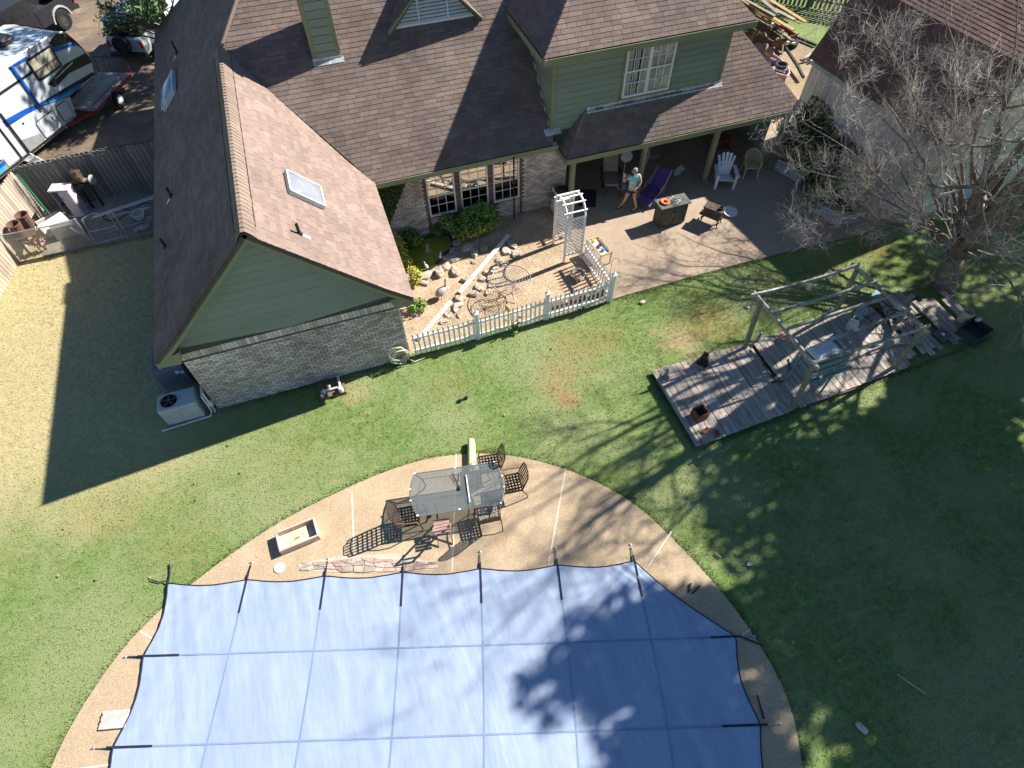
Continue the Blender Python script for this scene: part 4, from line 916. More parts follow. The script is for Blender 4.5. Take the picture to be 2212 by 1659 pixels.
bw = mat('whitewashed_board', (.74,.68,.62), .8, .12, 8, .2, 2, .2, 40, stretch=(1,1,1))
for a, b, wd, lab in (((2.66,13.3),(5.02,15.35),.13,'long whitewashed board lying diagonally across the gravel'), ((1.0,11.9),(2.3,13.02),.11,'shorter whitewashed board lying near the picket fence')):
    o = MB().beam((*a,.1),(*b,.1),wd,.05).build('board', bw); tag(o, lab, 'board')
# gravel as small stones
def gravel():
    rng = np.random.default_rng(5); P = rng.uniform((.65,11.5),(6.95,16.35),(16000,2)); P = P[~inpoly(P, pond)]; n = len(P); s = rng.uniform(.008,.024,n); an = rng.uniform(0,6.28,n)
    base = np.array([[1,0,0],[-.5,.87,0],[-.5,-.87,0],[0,0,.9]]); c, sn = np.cos(an), np.sin(an)
    V = np.zeros((n,4,3)); 
    for k in range(4):
        V[:,k,0] = P[:,0]+s*(base[k,0]*c-base[k,1]*sn); V[:,k,1] = P[:,1]+s*(base[k,0]*sn+base[k,1]*c); V[:,k,2] = .012+s*base[k,2]
    I = (np.arange(n)*4)[:,None,None]+np.array([[0,1,3],[1,2,3],[2,0,3]])[None]
    me = npmesh('gravel', V.reshape(-1,3), I.reshape(-1,3), mat('pea_gravel', (.56,.43,.3), .9, .3, 30, .2, 1, .2, island=.45))
    o = bpy.data.objects.new('gravel', me); COL.objects.link(o); tag(o, 'tan pea gravel spread over the pond garden', 'gravel', kind='stuff')
gravel()
# plants
leafg = mat('shrub_leaf', (.13,.23,.045), .6, .2, 5, .2, 2, 0, island=.45, spec=.3); leafy = mat('yellow_leaf', (.42,.42,.07), .7, .15, 5, .2, 2, 0, island=.4); stemm = mat('stem_brown', (.1,.07,.045), .9); ivym = mat('ivy_leaf', (.045,.085,.018), .65, .2, 5, .2, 2, 0, island=.45)
def shrub(label, x, y, r, h, n, m=leafg, size=.05, name='shrub', tipm=None, group=None):
    t = thing(name, label, 'shrub', (x,y,0), 0, group)
    p, q = blob_pts((x,y,h*.55), (r*1.25,r*1.25,h*.62), n, 10); p[:,2] = np.maximum(p[:,2], .03)
    leaves('foliage', p, q+np.array([0,0,.6]), size, m, t)
    if tipm: p, q = blob_pts((x+r*.1,y-r*.75,h*.3), (r*.8,r*.35,h*.3), n//9, 4); leaves('yellow_foliage', p, q, size, tipm, t)
    mb = MB()
    for k in range(6): a = k*1.05+x; mb.tube([(x,y,0),(x+r*.3*math.cos(a),y+r*.3*math.sin(a),h*.35),(x+r*.7*math.cos(a),y+r*.7*math.sin(a),h*.75)], [.02,.014,.006], 5)
    mb.build('stem', stemm, t); return t
shrub('low rounded green shrub left of the pond under the ivy', 1.85, 16.2, .42, .62, 1300); shrub('smallest green shrub, between pond and first window', 2.78, 16.3, .28, .5, 800)
shrub('bushy green shrub with yellow tips below the first window', 3.4, 16.0, .48, .8, 1900, tipm=leafy); shrub('tallest leafy green shrub below the middle window', 3.98, 16.0, .5, 1.1, 2300, tipm=leafy); shrub('green shrub below the middle window nearest the gravel', 4.42, 16.02, .42, .95, 1700, tipm=leafy)
for x, y, r, h, lab in ((1.3,15.72,.24,.8,'yellow green plant at the wing eave, farthest along the wall'), (1.36,15.1,.26,.55,'yellow green plant beside the near end of the pond'), (1.42,14.25,.28,.6,'yellow green plant halfway along the wing wall'), (1.25,13.15,.28,.42,'light green plant at the gable corner by the fence')):
    shrub(lab, x, y, r, h, 420, leafy if y > 13.5 else mat('light_leaf', (.17,.28,.05), .7, .2, 5, .2, 2, 0, island=.4), .05, 'plant')
iv = thing('ivy', 'dark green ivy climbing the brick corner left of the windows', 'ivy', (1.3,16.4,0))
P = []
rng = np.random.default_rng(8)
for k in range(4200):
    z = rng.uniform(.5,2.62); wmax = .35+1.15*((z-.5)/2.1)**1.1; x = .66+rng.random()*wmax; P.append((x, 16.36-rng.random()*.09, z))
leaves('foliage', np.array(P), np.tile([0,-1,.3],(len(P),1)), .042, ivym, iv, .6)
MB().tube([(.9,16.38,0),(.95,16.38,1.0),(1.3,16.38,2.4)], [.02,.015,.008], 5).tube([(1.0,16.38,0),(.8,16.38,1.3),(.75,16.38,2.5)], [.015,.012,.008], 5).build('stem', stemm, iv)
# wire table, its chairs' rings, goose, fountain, bowl
wt = thing('wire_table', 'round wire mesh garden table standing on the gravel', 'table', (4.2,12.72,0)); wire = mat('grey_wire', (.33,.29,.27), .5, .1, metal=.4)
mb = MB()
for k in range(1,8): mb.tube([(.62*k/7*math.cos(t*.2618),.62*k/7*math.sin(t*.2618),.7) for t in range(25)], .007 if k < 7 else .016, 4, False)
for k in range(28): a = k*math.pi/14; mb.tube([(.09*math.cos(a),.09*math.sin(a),.7),(.62*math.cos(a),.62*math.sin(a),.7)], .005, 4)
mb.build('mesh_top', wire, wt, False)
for k in range(3): a = k*2.094+.5; MB().tube([(.1*math.cos(a),.1*math.sin(a),.69),(.2*math.cos(a),.2*math.sin(a),.4),(.12*math.cos(a),.12*math.sin(a),.25),(.42*math.cos(a),.42*math.sin(a),0)], .013, 5).build('leg', wire, wt, False)
MB().tube([(.16*math.cos(t*.5236),.16*math.sin(t*.5236),.3) for t in range(13)], .008, 4).build('leg_ring', wire, wt, False)
wh = mat('bare_vine', (.13,.1,.08), .9)
wc = thing('wire_ring', 'thin dark wire hoop with spokes lying on the gravel by the fence', 'wire hoop', (3.25,12.42,.03))
mb = MB(); mb.tube([(.46*math.cos(t*.2618),.4*math.sin(t*.2618),.02) for t in range(25)], .011, 4, False)
for k in range(7): a = k*.9; mb.tube([(0,0,.02),(.44*math.cos(a),.38*math.sin(a),.02)], .007, 4)
mb.lathe([(.05,.01),(.05,.03),(.03,.03)], 10, (0,0,0)).build('hoop', wh, wc, False)
g = thing('goose_statue', 'grey concrete goose statue standing on the soil in front of the pond', 'statue', (2.05,13.35,0), .4); gm = mat('goose_grey', (.36,.32,.3), .9, .15, 8, col2=(.5,.47,.44))
MB().lathe([(0,0),(.06,.03),(.12,.12),(.14,.22),(.11,.34),(.05,.44),(0,.5)], 14, (-.17,0,.2), Vector((1,0,.35))).build('body', gm, g, False, smooth=True)
MB().tube([(.2,0,.36),(.25,0,.46),(.24,0,.58),(.3,0,.66),(.34,0,.66)], [.05,.035,.03,.042,.02], 8).build('neck_and_head', gm, g, False, smooth=True)
MB().lathe([(.016,0),(0,.06)], 6, (.35,0,.655), Vector((1,0,-.2))).build('beak', rust, g, False)
for s in (-1,1): MB().tube([(.0,s*.05,.16),(.0,s*.05,0),(.07,s*.06,.0)], .014, 5).build('leg', gm, g, False)
ft = thing('fountain_statuette', 'small grey figure standing in the green pond water', 'statue', (2.2,15.6,.03)); MB().lathe([(.07,0),(.05,.05),(.06,.14),(.035,.2),(.045,.25),(.0,.3)], 10).build('figure', gm, ft, False, smooth=True); MB().lathe([(.09,-.02),(.09,.02),(0,.02)], 10).build('plinth', rockm, ft, False)
def heron(x, y, lab, rz):
    d = thing('bird_ornament', lab, 'ornament', (x,y,.06), rz); MB().lathe([(0,0),(.04,.04),(.05,.1),(.02,.18),(0,.2)], 9, (-.08,0,.13), Vector((1,0,.5))).build('body', white_m, d, False); MB().tube([(.05,0,.2),(.07,0,.28),(.12,0,.29)], [.02,.018,.006], 6).build('head', white_m, d, False); MB().tube([(0,0,.14),(0,0,0)], .006, 4).build('leg', pipe_m, d, False)
heron(3.2, 15.78, 'white bird ornament on the right rim of the pond', .3); heron(1.95, 14.68, 'white bird ornament on the near rim of the pond', 2.); heron(2.5, 14.98, 'tiny white bird ornament by the black liner', 1.2); heron(1.0,13.3,'white bird ornament beside the light green plant at the gable corner', .5)
bo = thing('stone_bowl', 'round concrete bowl planter on short feet inside the fence corner', 'bowl', (6.5,12.72,0)); bm_ = mat('bowl_grey', (.46,.41,.36), .9, .12, 10)
MB().lathe([(.0,.06),(.12,.06),(.2,.12),(.25,.22),(.22,.22),(.18,.15),(0,.13)], 20).build('bowl', bm_, bo, False)
for k in range(3): a = k*2.09; MB().box((.14*math.cos(a),.14*math.sin(a),.05),(.09,.09,.1),a).build('foot', bm_, bo, False)
MB().lathe([(0,.145),(.17,.15)], 14).build('soil', mat('bowl_soil', (.2,.14,.09), .95), bo, False)
rg = random.Random(3)
for k in range(5): MB().rock((rg.uniform(-.1,.1), rg.uniform(-.1,.1), .16),(.07,.05,.03),k).build('pebble', bm_, bo, False)
# painted rail ties lying inside the fence
for k, (x, y) in enumerate(((5.35,11.75),(6.1,11.78),(6.75,11.75))):
    o = MB().bevbox((x,y,.1),(.5,.16,.16),.015,.05*k).build('planter_box', mat('dark_planter', (.13,.08,.07), .9)); tag(o, ('left','middle','right')[k]+' dark wooden planter box lined up inside the picket fence', 'planter box', 'planter boxes inside the fence')
bd = thing('corn_stalk', 'dry stalk with green base growing up through the picket fence', 'plant', (3.75,11.32,0)); MB().tube([(3.75,11.3,0),(3.72,11.28,.5),(3.7,11.3,.95)], [.02,.015,.01], 5).build('stalk', mat('dry_stalk', (.35,.27,.13), .9), bd); MB().lathe([(.0,0),(.06,.05),(.07,.2),(.04,.3),(0,.34)], 10, (3.69,11.3,.92), Vector((-.4,0,1))).build('seed_head', mat('seed_tan', (.42,.3,.17), .9), bd)
for a, l in ((.4,.5),(2.6,.35),(-.3,.4),(3.4,.3)):
    c, s_ = math.cos(a), math.sin(a)*.3; MB().add([(3.74,11.29,.25),(3.74+c*l*.5,11.27+s_,.5),(3.74+c*l,11.22+s_,.45),(3.74+c*l*.5,11.23+s_,.44)], [(0,1,2,3)]).build('leaf', mat('corn_leaf', (.16,.24,.06), .7), bd)
P, Q = blob_pts((3.78,11.2,.12),(.16,.14,.14),160,4); leaves('base_leaves', P, Q, .045, mat('corn_leaf', (.16,.24,.06)), bd)
# ================================================================== ON THE PATIO
IR, IC = Vector((.95,-.312,0)), Vector((-.312,-.95,0))      # two ground directions used to lay out the waving figure
def person():
    T = thing('person', 'person in teal tie-dye shirt and navy shorts walking and waving on the patio', 'person', (9.54,15.31,.035))
    skin = mat('skin', (.50,.29,.20), .6, .08, 10, .05, 2, .05); shirt = mat('tie_dye_shirt', (.10,.42,.40), .85, .15, 9, .2, 5, .1, col2=(.55,.62,.64)); shorts = mat('navy_shorts', (.03,.035,.09), .8); hair = mat('grey_hair', (.27,.27,.28), .8, .2, 30); shoe = mat('sandal', (.12,.05,.06), .7)
    W = lambda r, c, z: IR*r + IC*c + Vector((0,0,z))
    def skin_mesh(name, V, E, R, m, root=0, lv=2):
        me = bpy.data.meshes.new(name); me.from_pydata([W(*v) for v in V], E, []); me.materials.append(m)
        o = bpy.data.objects.new(name, me); COL.objects.link(o); o.parent = T
        sk = o.modifiers.new('skin', 'SKIN'); o.modifiers.new('sub', 'SUBSURF').levels = lv; o.modifiers['sub'].render_levels = lv
        lay = me.skin_vertices[0] if me.skin_vertices else None
        for i, r in enumerate(R): lay.data[i].radius = (r, r) if not isinstance(r, tuple) else r; lay.data[i].use_root = (i == root)
        sk.use_smooth_shade = True
        return o
    V = []; E = []; R = []
    def v(p, r, prev=None):
        V.append(p); R.append(r); i = len(V)-1
        if prev is not None: E.append((prev, i))
        return i
    pel = v((0,0,.88), .135); wa = v((0,.0,1.03), .12, pel); che = v((0,.01,1.25), .14, wa); nk0 = v((-.005,.015,1.40), .065, che); nk = v((-.01,.03,1.46), .05, nk0); hd = v((-.02,.045,1.54), .085, nk); ht = v((-.02,.04,1.64), .07, hd)
    v((-.055,.14,1.545), .018, hd)                        # nose
    def arm(s, el, wr, pa, dirf, side):
        sh = v(s, .062, che); e = v(el, .045, v(tuple((a+b)/2 for a, b in zip(s, el)), .05, sh)); w = v(wr, .03, v(tuple((a+b)/2 for a, b in zip(el, wr)), .042, e)); p = v(pa, (.038,.02), w)
        for k, (o, l) in enumerate(((-.03,.075),(-.01,.085),(.012,.08),(.032,.062))):
            b = (pa[0]+o*side, pa[1], pa[2]+dirf*.03); k1 = v((b[0]+o*.2*side, b[1]+.008, b[2]+dirf*l*.5), .0095, p); v((b[0]+o*.35*side, b[1]+.02, b[2]+dirf*l), .008, k1)
        t = v((pa[0]+.05*side, pa[1]+.015, pa[2]-.0*dirf), .0105, p); v((pa[0]+.07*side, pa[1]+.025, pa[2]+dirf*.035), .009, t)
    arm((-.17,.02,1.36), (-.34,.1,1.2), (-.37,.16,1.42), (-.38,.17,1.48), 1, 1)
    arm((.17,.0,1.36), (.26,.03,1.12), (.14,.15,.99), (.08,.19,.965), -1, -1)
    for s, kn, an, he, to in (((-.085,0,.83),(-.18,.05,.47),(-.27,-.07,.1),(-.25,-.12,.04),(-.42,-.0,.03)), ((.085,0,.83),(.14,.08,.47),(.26,.06,.11),(.29,.02,.045),(.12,.15,.03))):
        h = v(s, .098, pel); m1 = v(tuple((a+b)/2 for a, b in zip(s, kn)), .08, h); k = v(kn, .058, m1); c = v(tuple(a*.6+b*.4 for a, b in zip(kn, an)), .055, k); a = v(an, .036, c); v(he, .032, a); v(to, .028, v(tuple((p+q)/2 for p, q in zip(an, to)), .034, a))
    skin_mesh('body', V, E, R, skin)
    S = [(0,0,.86),(0,0,1.05),(0,.01,1.26),(-.005,.015,1.39),(-.17,.02,1.37),(-.25,.055,1.29),(.17,0,1.37),(.22,.02,1.24)]
    skin_mesh('shirt', S, [(0,1),(1,2),(2,3),(2,4),(4,5),(2,6),(6,7)], [.152,.145,.155,.075,.082,.075,.082,.075], shirt)
    S = [(0,0,.9),(-.085,0,.8),(-.12,.02,.66),(.085,0,.8),(.105,.03,.66)]
    skin_mesh('shorts', S, [(0,1),(1,2),(0,3),(3,4)], [.146,.112,.105,.112,.105], shorts)
    MB().lathe([(.09,-.05),(.1,.0),(.095,.05),(.07,.09),(0,.105)], 14, W(-.015,.03,1.585)).build('hair', hair, T, False, smooth=True)
    for e in (-1,1): MB().lathe([(0,-.011),(.011,0),(0,.011)], 8, W(-.045+e*.034,.125-.012*(e > 0),1.575)).build('eye', pipe_m, T, False); MB().lathe([(0,-.02),(.016,0),(0,.02)], 8, W(-.02+e*.088,.04,1.55)).build('ear', skin, T, False)
    MB().beam(W(-.07,.13,1.505), W(-.02,.132,1.505), .01, .008).build('mouth', mat('lips', (.35,.14,.12), .6), T, False)
    for (a, b) in (((-.22,-.13,.012),(-.46,.01,.012)), ((.31,.0,.012),(.1,.17,.012))): MB().beam(W(*a), W(*b), .095, .022).build('sandal', shoe, T, False)
person()
# grill
gr = thing('gas_grill', 'dark gas grill standing against the brick wall behind the short fence', 'grill', (7.2,16.0,.035), 0); gd = mat('grill_black', (.025,.025,.027), .45); gs_ = mat('grill_steel', (.3,.3,.31), .4, metal=.6)
MB().lathe([(.0,0),(.17,0),(.2,.06),(.19,.16),(.12,.22),(0,.24)], 16, (0,0,.78), None, 1.35, 1).build('lid', gd, gr, False); MB().bevbox((0,0,.68),(.52,.4,.2),.02).build('firebox', gd, gr, False); MB().tube([(-.15,-.22,.92),(.15,-.22,.92)], .012, 6).build('handle', gs_, gr, False)
for x in (-.24,.24):
    for y in (-.16,.16): MB().cbox(x-.015,x+.015,y-.015,y+.015,0,.6).build('leg', gd, gr, False)
for s in (-1,1): MB().box((s*.4,0,.76),(.24,.36,.02)).build('side_shelf', gs_, gr, False)
MB().box((0,0,.2),(.5,.34,.02)).build('lower_shelf', gs_, gr, False)
# recliner
rcl = thing('recliner', 'wooden lounge chair with striped grey cushion in the porch shade', 'chair', (9.5,16.85,.035), -1.9); wd2 = mat('dark_wood', (.11,.06,.035), .7, .15, 8); cus = mat('grey_cushion', (.27,.25,.22), .95, .25, 5, .2, 6, .2, 50, stretch=(1,8,1))
for s in (-1,1):
    MB().beam((-.35,s*.3,.28),(.75,s*.3,.3),.05,.07).build('side_rail', wd2, rcl, False); MB().beam((-.25,s*.33,.52),(.25,s*.33,.54),.07,.03).build('armrest', wd2, rcl, False)
    for x in (-.28,.2,.7): MB().cbox(x-.025,x+.025,s*.3-.025,s*.3+.025,0,.28 if x > .5 else .52).build('leg', wd2, rcl, False)
MB().bevbox((.22,0,.37),(.8,.54,.1),.03).build('seat_cushion', cus, rcl, False)
M_ = Matrix.Rotation(-.55, 3, 'Y'); b = MB().box((-.4,0,.75),(.09,.54,.85),0,M_); b.build('back_cushion', mat('striped_cushion', (.33,.27,.19), .95, .2, 14, .2, 4, .1, stretch=(1,4,1)), rcl, False)
# pedestal fan
pf = thing('pedestal_fan', 'round white pedestal fan standing behind the waving person', 'fan', (9.85,16.55,.035), 0); fw_ = mat('fan_white', (.55,.56,.57), .5); q = Vector((-.4,-1,.25)).normalized()
MB().lathe([(.2,0),(.2,.02),(.03,.05),(0,.05)], 18).build('base', fw_, pf, False); MB().tube([(0,0,.04),(0,0,1.15)], .014, 6).build('stem', fw_, pf, False); MB().lathe([(.05,-.1),(.07,0),(.05,.06)], 12, (0,0,1.28), q).build('motor', fw_, pf, False)
mb = MB()
for z, rr in ((.05,1),(.1,.9)):
    for k in range(1,6): mb.tube([Vector((0,0,1.28))+q.to_track_quat('Z','Y')@Vector((.21*rr*k/5*math.cos(t*.3491),.21*rr*k/5*math.sin(t*.3491),z)) for t in range(19)], .005, 4, False)
for k in range(14): a = k*.4488; Q_ = q.to_track_quat('Z','Y'); mb.tube([Vector((0,0,1.28))+Q_@Vector((.02*math.cos(a),.02*math.sin(a),.11)), Vector((0,0,1.28))+Q_@Vector((.19*math.cos(a),.19*math.sin(a),.1)), Vector((0,0,1.28))+Q_@Vector((.21*math.cos(a),.21*math.sin(a),.05))], .005, 4)
mb.build('cage', fw_, pf, False); MB().lathe([(.19,.07),(0,.08)], 20, (0,0,1.28), q).build('blades', mat('fan_blades', (.42,.44,.47), .4), pf, False)
# purple chaise
pc = thing('chaise', 'purple sling chaise lounge beside the waving person', 'lounge chair', (10.75,15.72,.035), .62); pu = mat('purple_sling', (.13,.065,.23), .85, .1, 10); 
MB().box((-.32,0,.3),(.75,.56,.03)).build('seat', pu, pc, False); MB().box((.3,0,.52),(.75,.54,.03),0,Matrix.Rotation(-.75,3,'Y')).build('backrest', pu, pc, False)
M3 = Matrix.Rotation(.35,3,'Y'); MB().box((-.78,0,.24),(.3,.56,.03),0,Matrix.Rotation(-.4,3,'Y')).build('foot_panel', pu, pc, False)
for s in (-1,1): MB().tube([(-.92,s*.28,.17),(-.68,s*.28,.3),(.05,s*.28,.3),(.58,s*.28,.8)], .014, 6).build('frame', fw_, pc, False); MB().tube([(-.5,s*.28,.3),(-.55,s*.28,0),(-.45,s*.28,0)], .014, 6).build('leg', fw_, pc, False); MB().tube([(.15,s*.28,.35),(.25,s*.28,0)], .014, 6).build('leg', fw_, pc, False); MB().tube([(-.2,s*.31,.3),(-.2,s*.31,.5),(.2,s*.31,.5)], .014, 6).build('armrest', fw_, pc, False)
# cabinet with things on it
cb = thing('serving_cabinet', 'dark green serving cabinet with grey top standing in the patio sun', 'cabinet', (10.54,14.2,.035)); cbm = mat('cabinet_green', (.055,.065,.045), .6, .15, 5)
MB().bevbox((0,0,.42),(1.0,.46,.8),.012).build('carcass', cbm, cb, False); MB().bevbox((.0,0,.85),(1.14,.56,.05),.01).build('top', mat('cabinet_top', (.15,.145,.14), .4, .3, 30), cb, False)
for x in (-.25,.25): d = MB().box((x,-.24,.42),(.46,.02,.7)).build('door', cbm, cb, False); MB().box((x*.2,-.26,.5),(.02,.02,.12)).build('handle', gs_, d, False)
o = MB().lathe([(.07,.0),(.13,.01),(.165,.05),(.15,.06),(.07,.045),(.07,0)], 22, (10.25,14.22,.912)).build('orange_ring', mat('orange_plastic', (.75,.2,.06), .5, .05)); tag(o, 'orange ring shaped pan on the serving cabinet', 'pan')
rg = random.Random(6)
for k in range(16):
    x, y, a = rg.uniform(10.38,10.85), rg.uniform(14.05,14.35), rg.uniform(-.9,.9); L = rg.uniform(.08,.16)
    o = MB().tube([(x-L*math.cos(a),y-L*math.sin(a),.925+.004*(k % 4)),(x,y,.93),(x+L*math.cos(a),y+L*math.sin(a),.925+.006*(k % 3))], [.008,.007,.016], 5).build('utensil', gs_ if k % 3 else white_m); tag(o, 'steel or white utensil in the pile on the serving cabinet', 'utensil', 'utensils piled on the cabinet')
# wood stove
ws_ = thing('wood_stove', 'rusty black cast iron wood stove on curved legs in the patio sun', 'stove', (11.92,13.68,.035), -.95); ci = mat('cast_iron', (.05,.042,.036), .7, .25, 12, .3, 3, col2=(.1,.07,.05))
MB().bevbox((0,0,.42),(.62,.34,.36),.03).build('body', ci, ws_, False); MB().bevbox((0,0,.62),(.68,.4,.04),.012).build('top_plate', ci, ws_, False); MB().lathe([(.075,0),(.075,.09),(.055,.09),(.055,0)], 16, (.22,0,.64)).build('flue_collar', gd, ws_, False)
d = MB().bevbox((-.32,0,.44),(.02,.24,.22),.008).build('door', ci, ws_, False); MB().tube([(-.34,.08,.44),(-.38,.08,.44),(-.38,.08,.38)], .01, 5).build('handle', gs_, d, False); MB().box((-.36,0,.27),(.14,.3,.025)).build('ash_lip', ci, ws_, False); MB().lathe([(.09,0),(.09,.012),(0,.02)], 14, (-.1,0,.64)).build('cook_lid', ci, ws_, False)
for sx in (-1,1):
    for sy in (-1,1): MB().tube([(sx*.24,sy*.12,.26),(sx*.31,sy*.16,.2),(sx*.28,sy*.16,.08),(sx*.33,sy*.19,0)], [.035,.03,.02,.022], 6).build('leg', ci, ws_, False)
ds = thing('satellite_dish', 'white oval dish lying on the patio beside the stove', 'dish', (12.8,13.88,.035), .35); MB().lathe([(0,.02),(.16,.035),(.27,.085),(.28,.08),(.17,.015),(0,0)], 26, (0,0,.01), Vector((.05,-.1,1)), 1.08, .95).build('dish', mat('dish_white', (.66,.67,.7), .4), ds, False, smooth=True)
# adirondack chair
def adirondack():
    c = thing('adirondack_chair', 'white plastic adirondack chair with fan back on the shaded patio', 'chair', (13.45,15.45,.035), math.atan2(-.92,-.4)); m = mat('white_plastic', (.72,.74,.78), .4, .03)
    for k in range(5): MB().beam((.34-k*.11,-.25,.38-k*.03),(.34-k*.11,.25,.38-k*.03),.1,.025).build('seat_slat', m, c, False)
    for k in range(5): a = (k-2)*.07; u = (k-2)*.095; MB().beam((-.18,u*.75,.26),(-.5,u*1.5,.98-.035*(k-2)**2),.092,.022,(1,0,0)).build('back_slat', m, c, False)
    MB().beam((-.36,-.26,.66),(-.36,.26,.66),.03,.06).build('back_rail', m, c, False)
    for s in (-1,1):
        MB().beam((.4,s*.36,.56),(-.36,s*.34,.54),.13,.028).build('armrest', m, c, False); MB().beam((.33,s*.33,.55),(.36,s*.33,0),.09,.04,(1,0,0)).build('leg', m, c, False); MB().beam((.35,s*.29,.34),(-.5,s*.27,.0),.035,.1).build('leg', m, c, False)
adirondack()
# beige woven look armchair
def tub_chair():
    c = thing('tub_chair', 'beige moulded wicker armchair in the shade beside the white chair', 'chair', (14.62,15.62,.035), math.atan2(-.95,-.3)); m = mat('beige_plastic', (.46,.36,.2), .5, .08, 12)
    MB().bevbox((.05,0,.42),(.46,.48,.05),.02).build('seat', m, c, False); back = MB()
    n = 16
    P = lambda t, z: (-.2*math.cos(t)-.02-(z-.42)*.12*max(0,math.cos(t))+.08*(1-math.cos(t)), .29*math.sin(t)*(1+.1*(z-.42)), z)
    hz = lambda t: .66+.24*max(0,math.cos(t))**.8
    for k in range(n+1):
        t = -1.9+3.8*k/n
        for sg in (-1,1):
            t2 = max(-1.9,min(1.9,t+sg*.35)); back.beam(P(t,.43), P(t2,hz(t2)), .026, .01, (1,0,0))
    for f in (.35,.68): back.tube([P(-1.9+3.8*k/n, .43+(hz(-1.9+3.8*k/n)-.43)*f) for k in range(n+1)], .009, 4)
    back.build('woven_back', m, c, False); MB().tube([P(-1.9+3.8*k/n, hz(-1.9+3.8*k/n)) for k in range(n+1)], .032, 7).build('rim', m, c, False)
    for s in (-1,1): MB().beam((.25,s*.24,.42),(.3,s*.27,0),.06,.05,(1,0,0)).build('leg', m, c, False); MB().beam((-.16,s*.22,.42),(-.25,s*.25,0),.06,.05,(1,0,0)).build('leg', m, c, False); MB().beam((.25,s*.27,.42),(.24,s*.28,.66),.05,.05,(1,0,0)).build('arm_support', m, c, False)
tub_chair()
# things in the porch shade
o = MB().bevbox((14.3,17.25,.38),(.62,.4,.45),.02).bevbox((14.3,17.25,.63),(.66,.44,.06),.02).build('red_cooler', mat('red_cooler', (.22,.04,.04), .5)); tag(o, 'dark red box in the porch shade behind the white chair', 'box')
o = MB().bevbox((14.22,16.75,.22),(.5,.42,.38),.02).build('grey_box', mat('grey_box', (.18,.17,.16), .8)); tag(o, 'grey box in front of the dark red box on the porch', 'box')
bc = thing('basket_chair', 'round backed rattan chair deep in the porch shade', 'chair', (11.5,17.6,.035), -1.8); rt_ = mat('rattan', (.15,.12,.075), .8, .2, 16)
mb = MB()
for k in range(11): t = -1.5+3*k/10; mb.tube([(0,0,.4),(-.25-.1*math.cos(t),.42*math.sin(t),.5+.55*math.cos(t)+.1)], .012, 4)
mb.build('back_spokes', rt_, bc, False); MB().tube([(-.25-.1*math.cos(-1.7+3.4*k/14),.44*math.sin(-1.7+3.4*k/14),.6+.56*math.cos(-1.7+3.4*k/14)) for k in range(15)], .022, 6).build('hoop', rt_, bc, False); MB().lathe([(.36,.34),(.38,.4),(.3,.43),(0,.43)], 18).build('seat', cus, bc, False)
for k in range(4): a = k*1.571+.78; MB().tube([(.28*math.cos(a),.28*math.sin(a),.36),(.33*math.cos(a),.33*math.sin(a),0)], .018, 5).build('leg', rt_, bc, False)
o = MB().box((12.15,16.45,.25),(.5,.22,.03),.5,Matrix.Rotation(.5,3,'X')).box((12.15,16.55,.14),(.4,.1,.2),.5).build('folding_tray', fw_); tag(o, 'tilted pale tray standing in the porch shade', 'tray')
mt = MB().bevbox((8.4,16.35,.042),(.62,1.0,.014),.005,-.45).build('door_mat', mat('dark_mat', (.035,.035,.038), .95)); tag(mt, 'dark rectangular mat on the patio behind the arbor', 'mat')
for x, y, lab in ((10.28,15.85,'string of small white shells hanging beside the second porch post'), (14.9,15.9,'string of small white shells hanging by the right porch opening')):
    wcx = thing('wind_chime', lab, 'wind chime', (x,y,0)); MB().tube([(x,y,2.2),(x,y,1.3)], .004, 4).build('string', pipe_m, wcx)
    rg = random.Random(int(x*10))
    for k in range(9): MB().lathe([(0,-.03),(.025,0),(0,.03)], 6, (x+rg.uniform(-.05,.05), y, 2.05-k*.09)).build('shell', white_m, wcx)
# toy tray by the fence
tt = thing('toy_table', 'small wooden frame table holding bright toys outside the side fence', 'table', (7.5,13.35,.035), .12); pine = mat('pine', (.55,.42,.25), .7, .12, 8)
for s in (-1,1): MB().beam((s*.2,-.42,.5),(s*.2,.42,.5),.035,.05).build('rail', pine, tt, False); MB().beam((-.2,s*.42,.5),(.22,s*.42,.5),.04,.05).build('rail', pine, tt, False)
for x in (-.2,.2):
    for y in (-.4,.4): MB().cbox(x-.02,x+.02,y-.02,y+.02,0,.5).build('leg', pine, tt, False)
MB().box((0,0,.44),(.4,.8,.02)).build('tray', mat('tray_white', (.6,.6,.58), .6), tt, False)
for x, y, c, lab, nm in ((7.45,13.35,(.25,.05,.06),'dark red toy cup on the small wooden table','toy_cup'),(7.52,13.15,(.1,.25,.5),'blue toy bowl on the small wooden table','toy_bowl'),(7.4,13.65,(.8,.6,.05),'yellow toy duck on the small wooden table','toy_duck'),(7.55,13.42,(.1,.08,.07),'black toy pan on the small wooden table','toy_pan')):
    o = MB().lathe([(.045,0),(.06,.05),(.045,.09),(.035,.1),(0,.1)], 12, (x,y,.49)).build(nm, mat(nm, c, .5)); tag(o, lab, 'toy')
sh = thing('shepherd_hook', 'thin black iron plant hook outside the fence corner', 'plant hook', (7.35,12.1,0)); MB().tube([(7.35,12.15,0),(7.33,12.15,1.0),(7.38,12.12,1.12),(7.5,12.05,1.1),(7.52,12.03,.95)], .008, 5).tube([(7.35,12.15,.5),(7.55,11.95,.6),(7.6,11.85,.4)], .006, 4).tube([(7.45,12.0,.0),(7.5,11.98,.35)], .006, 4).build('hook', pipe_m, sh)
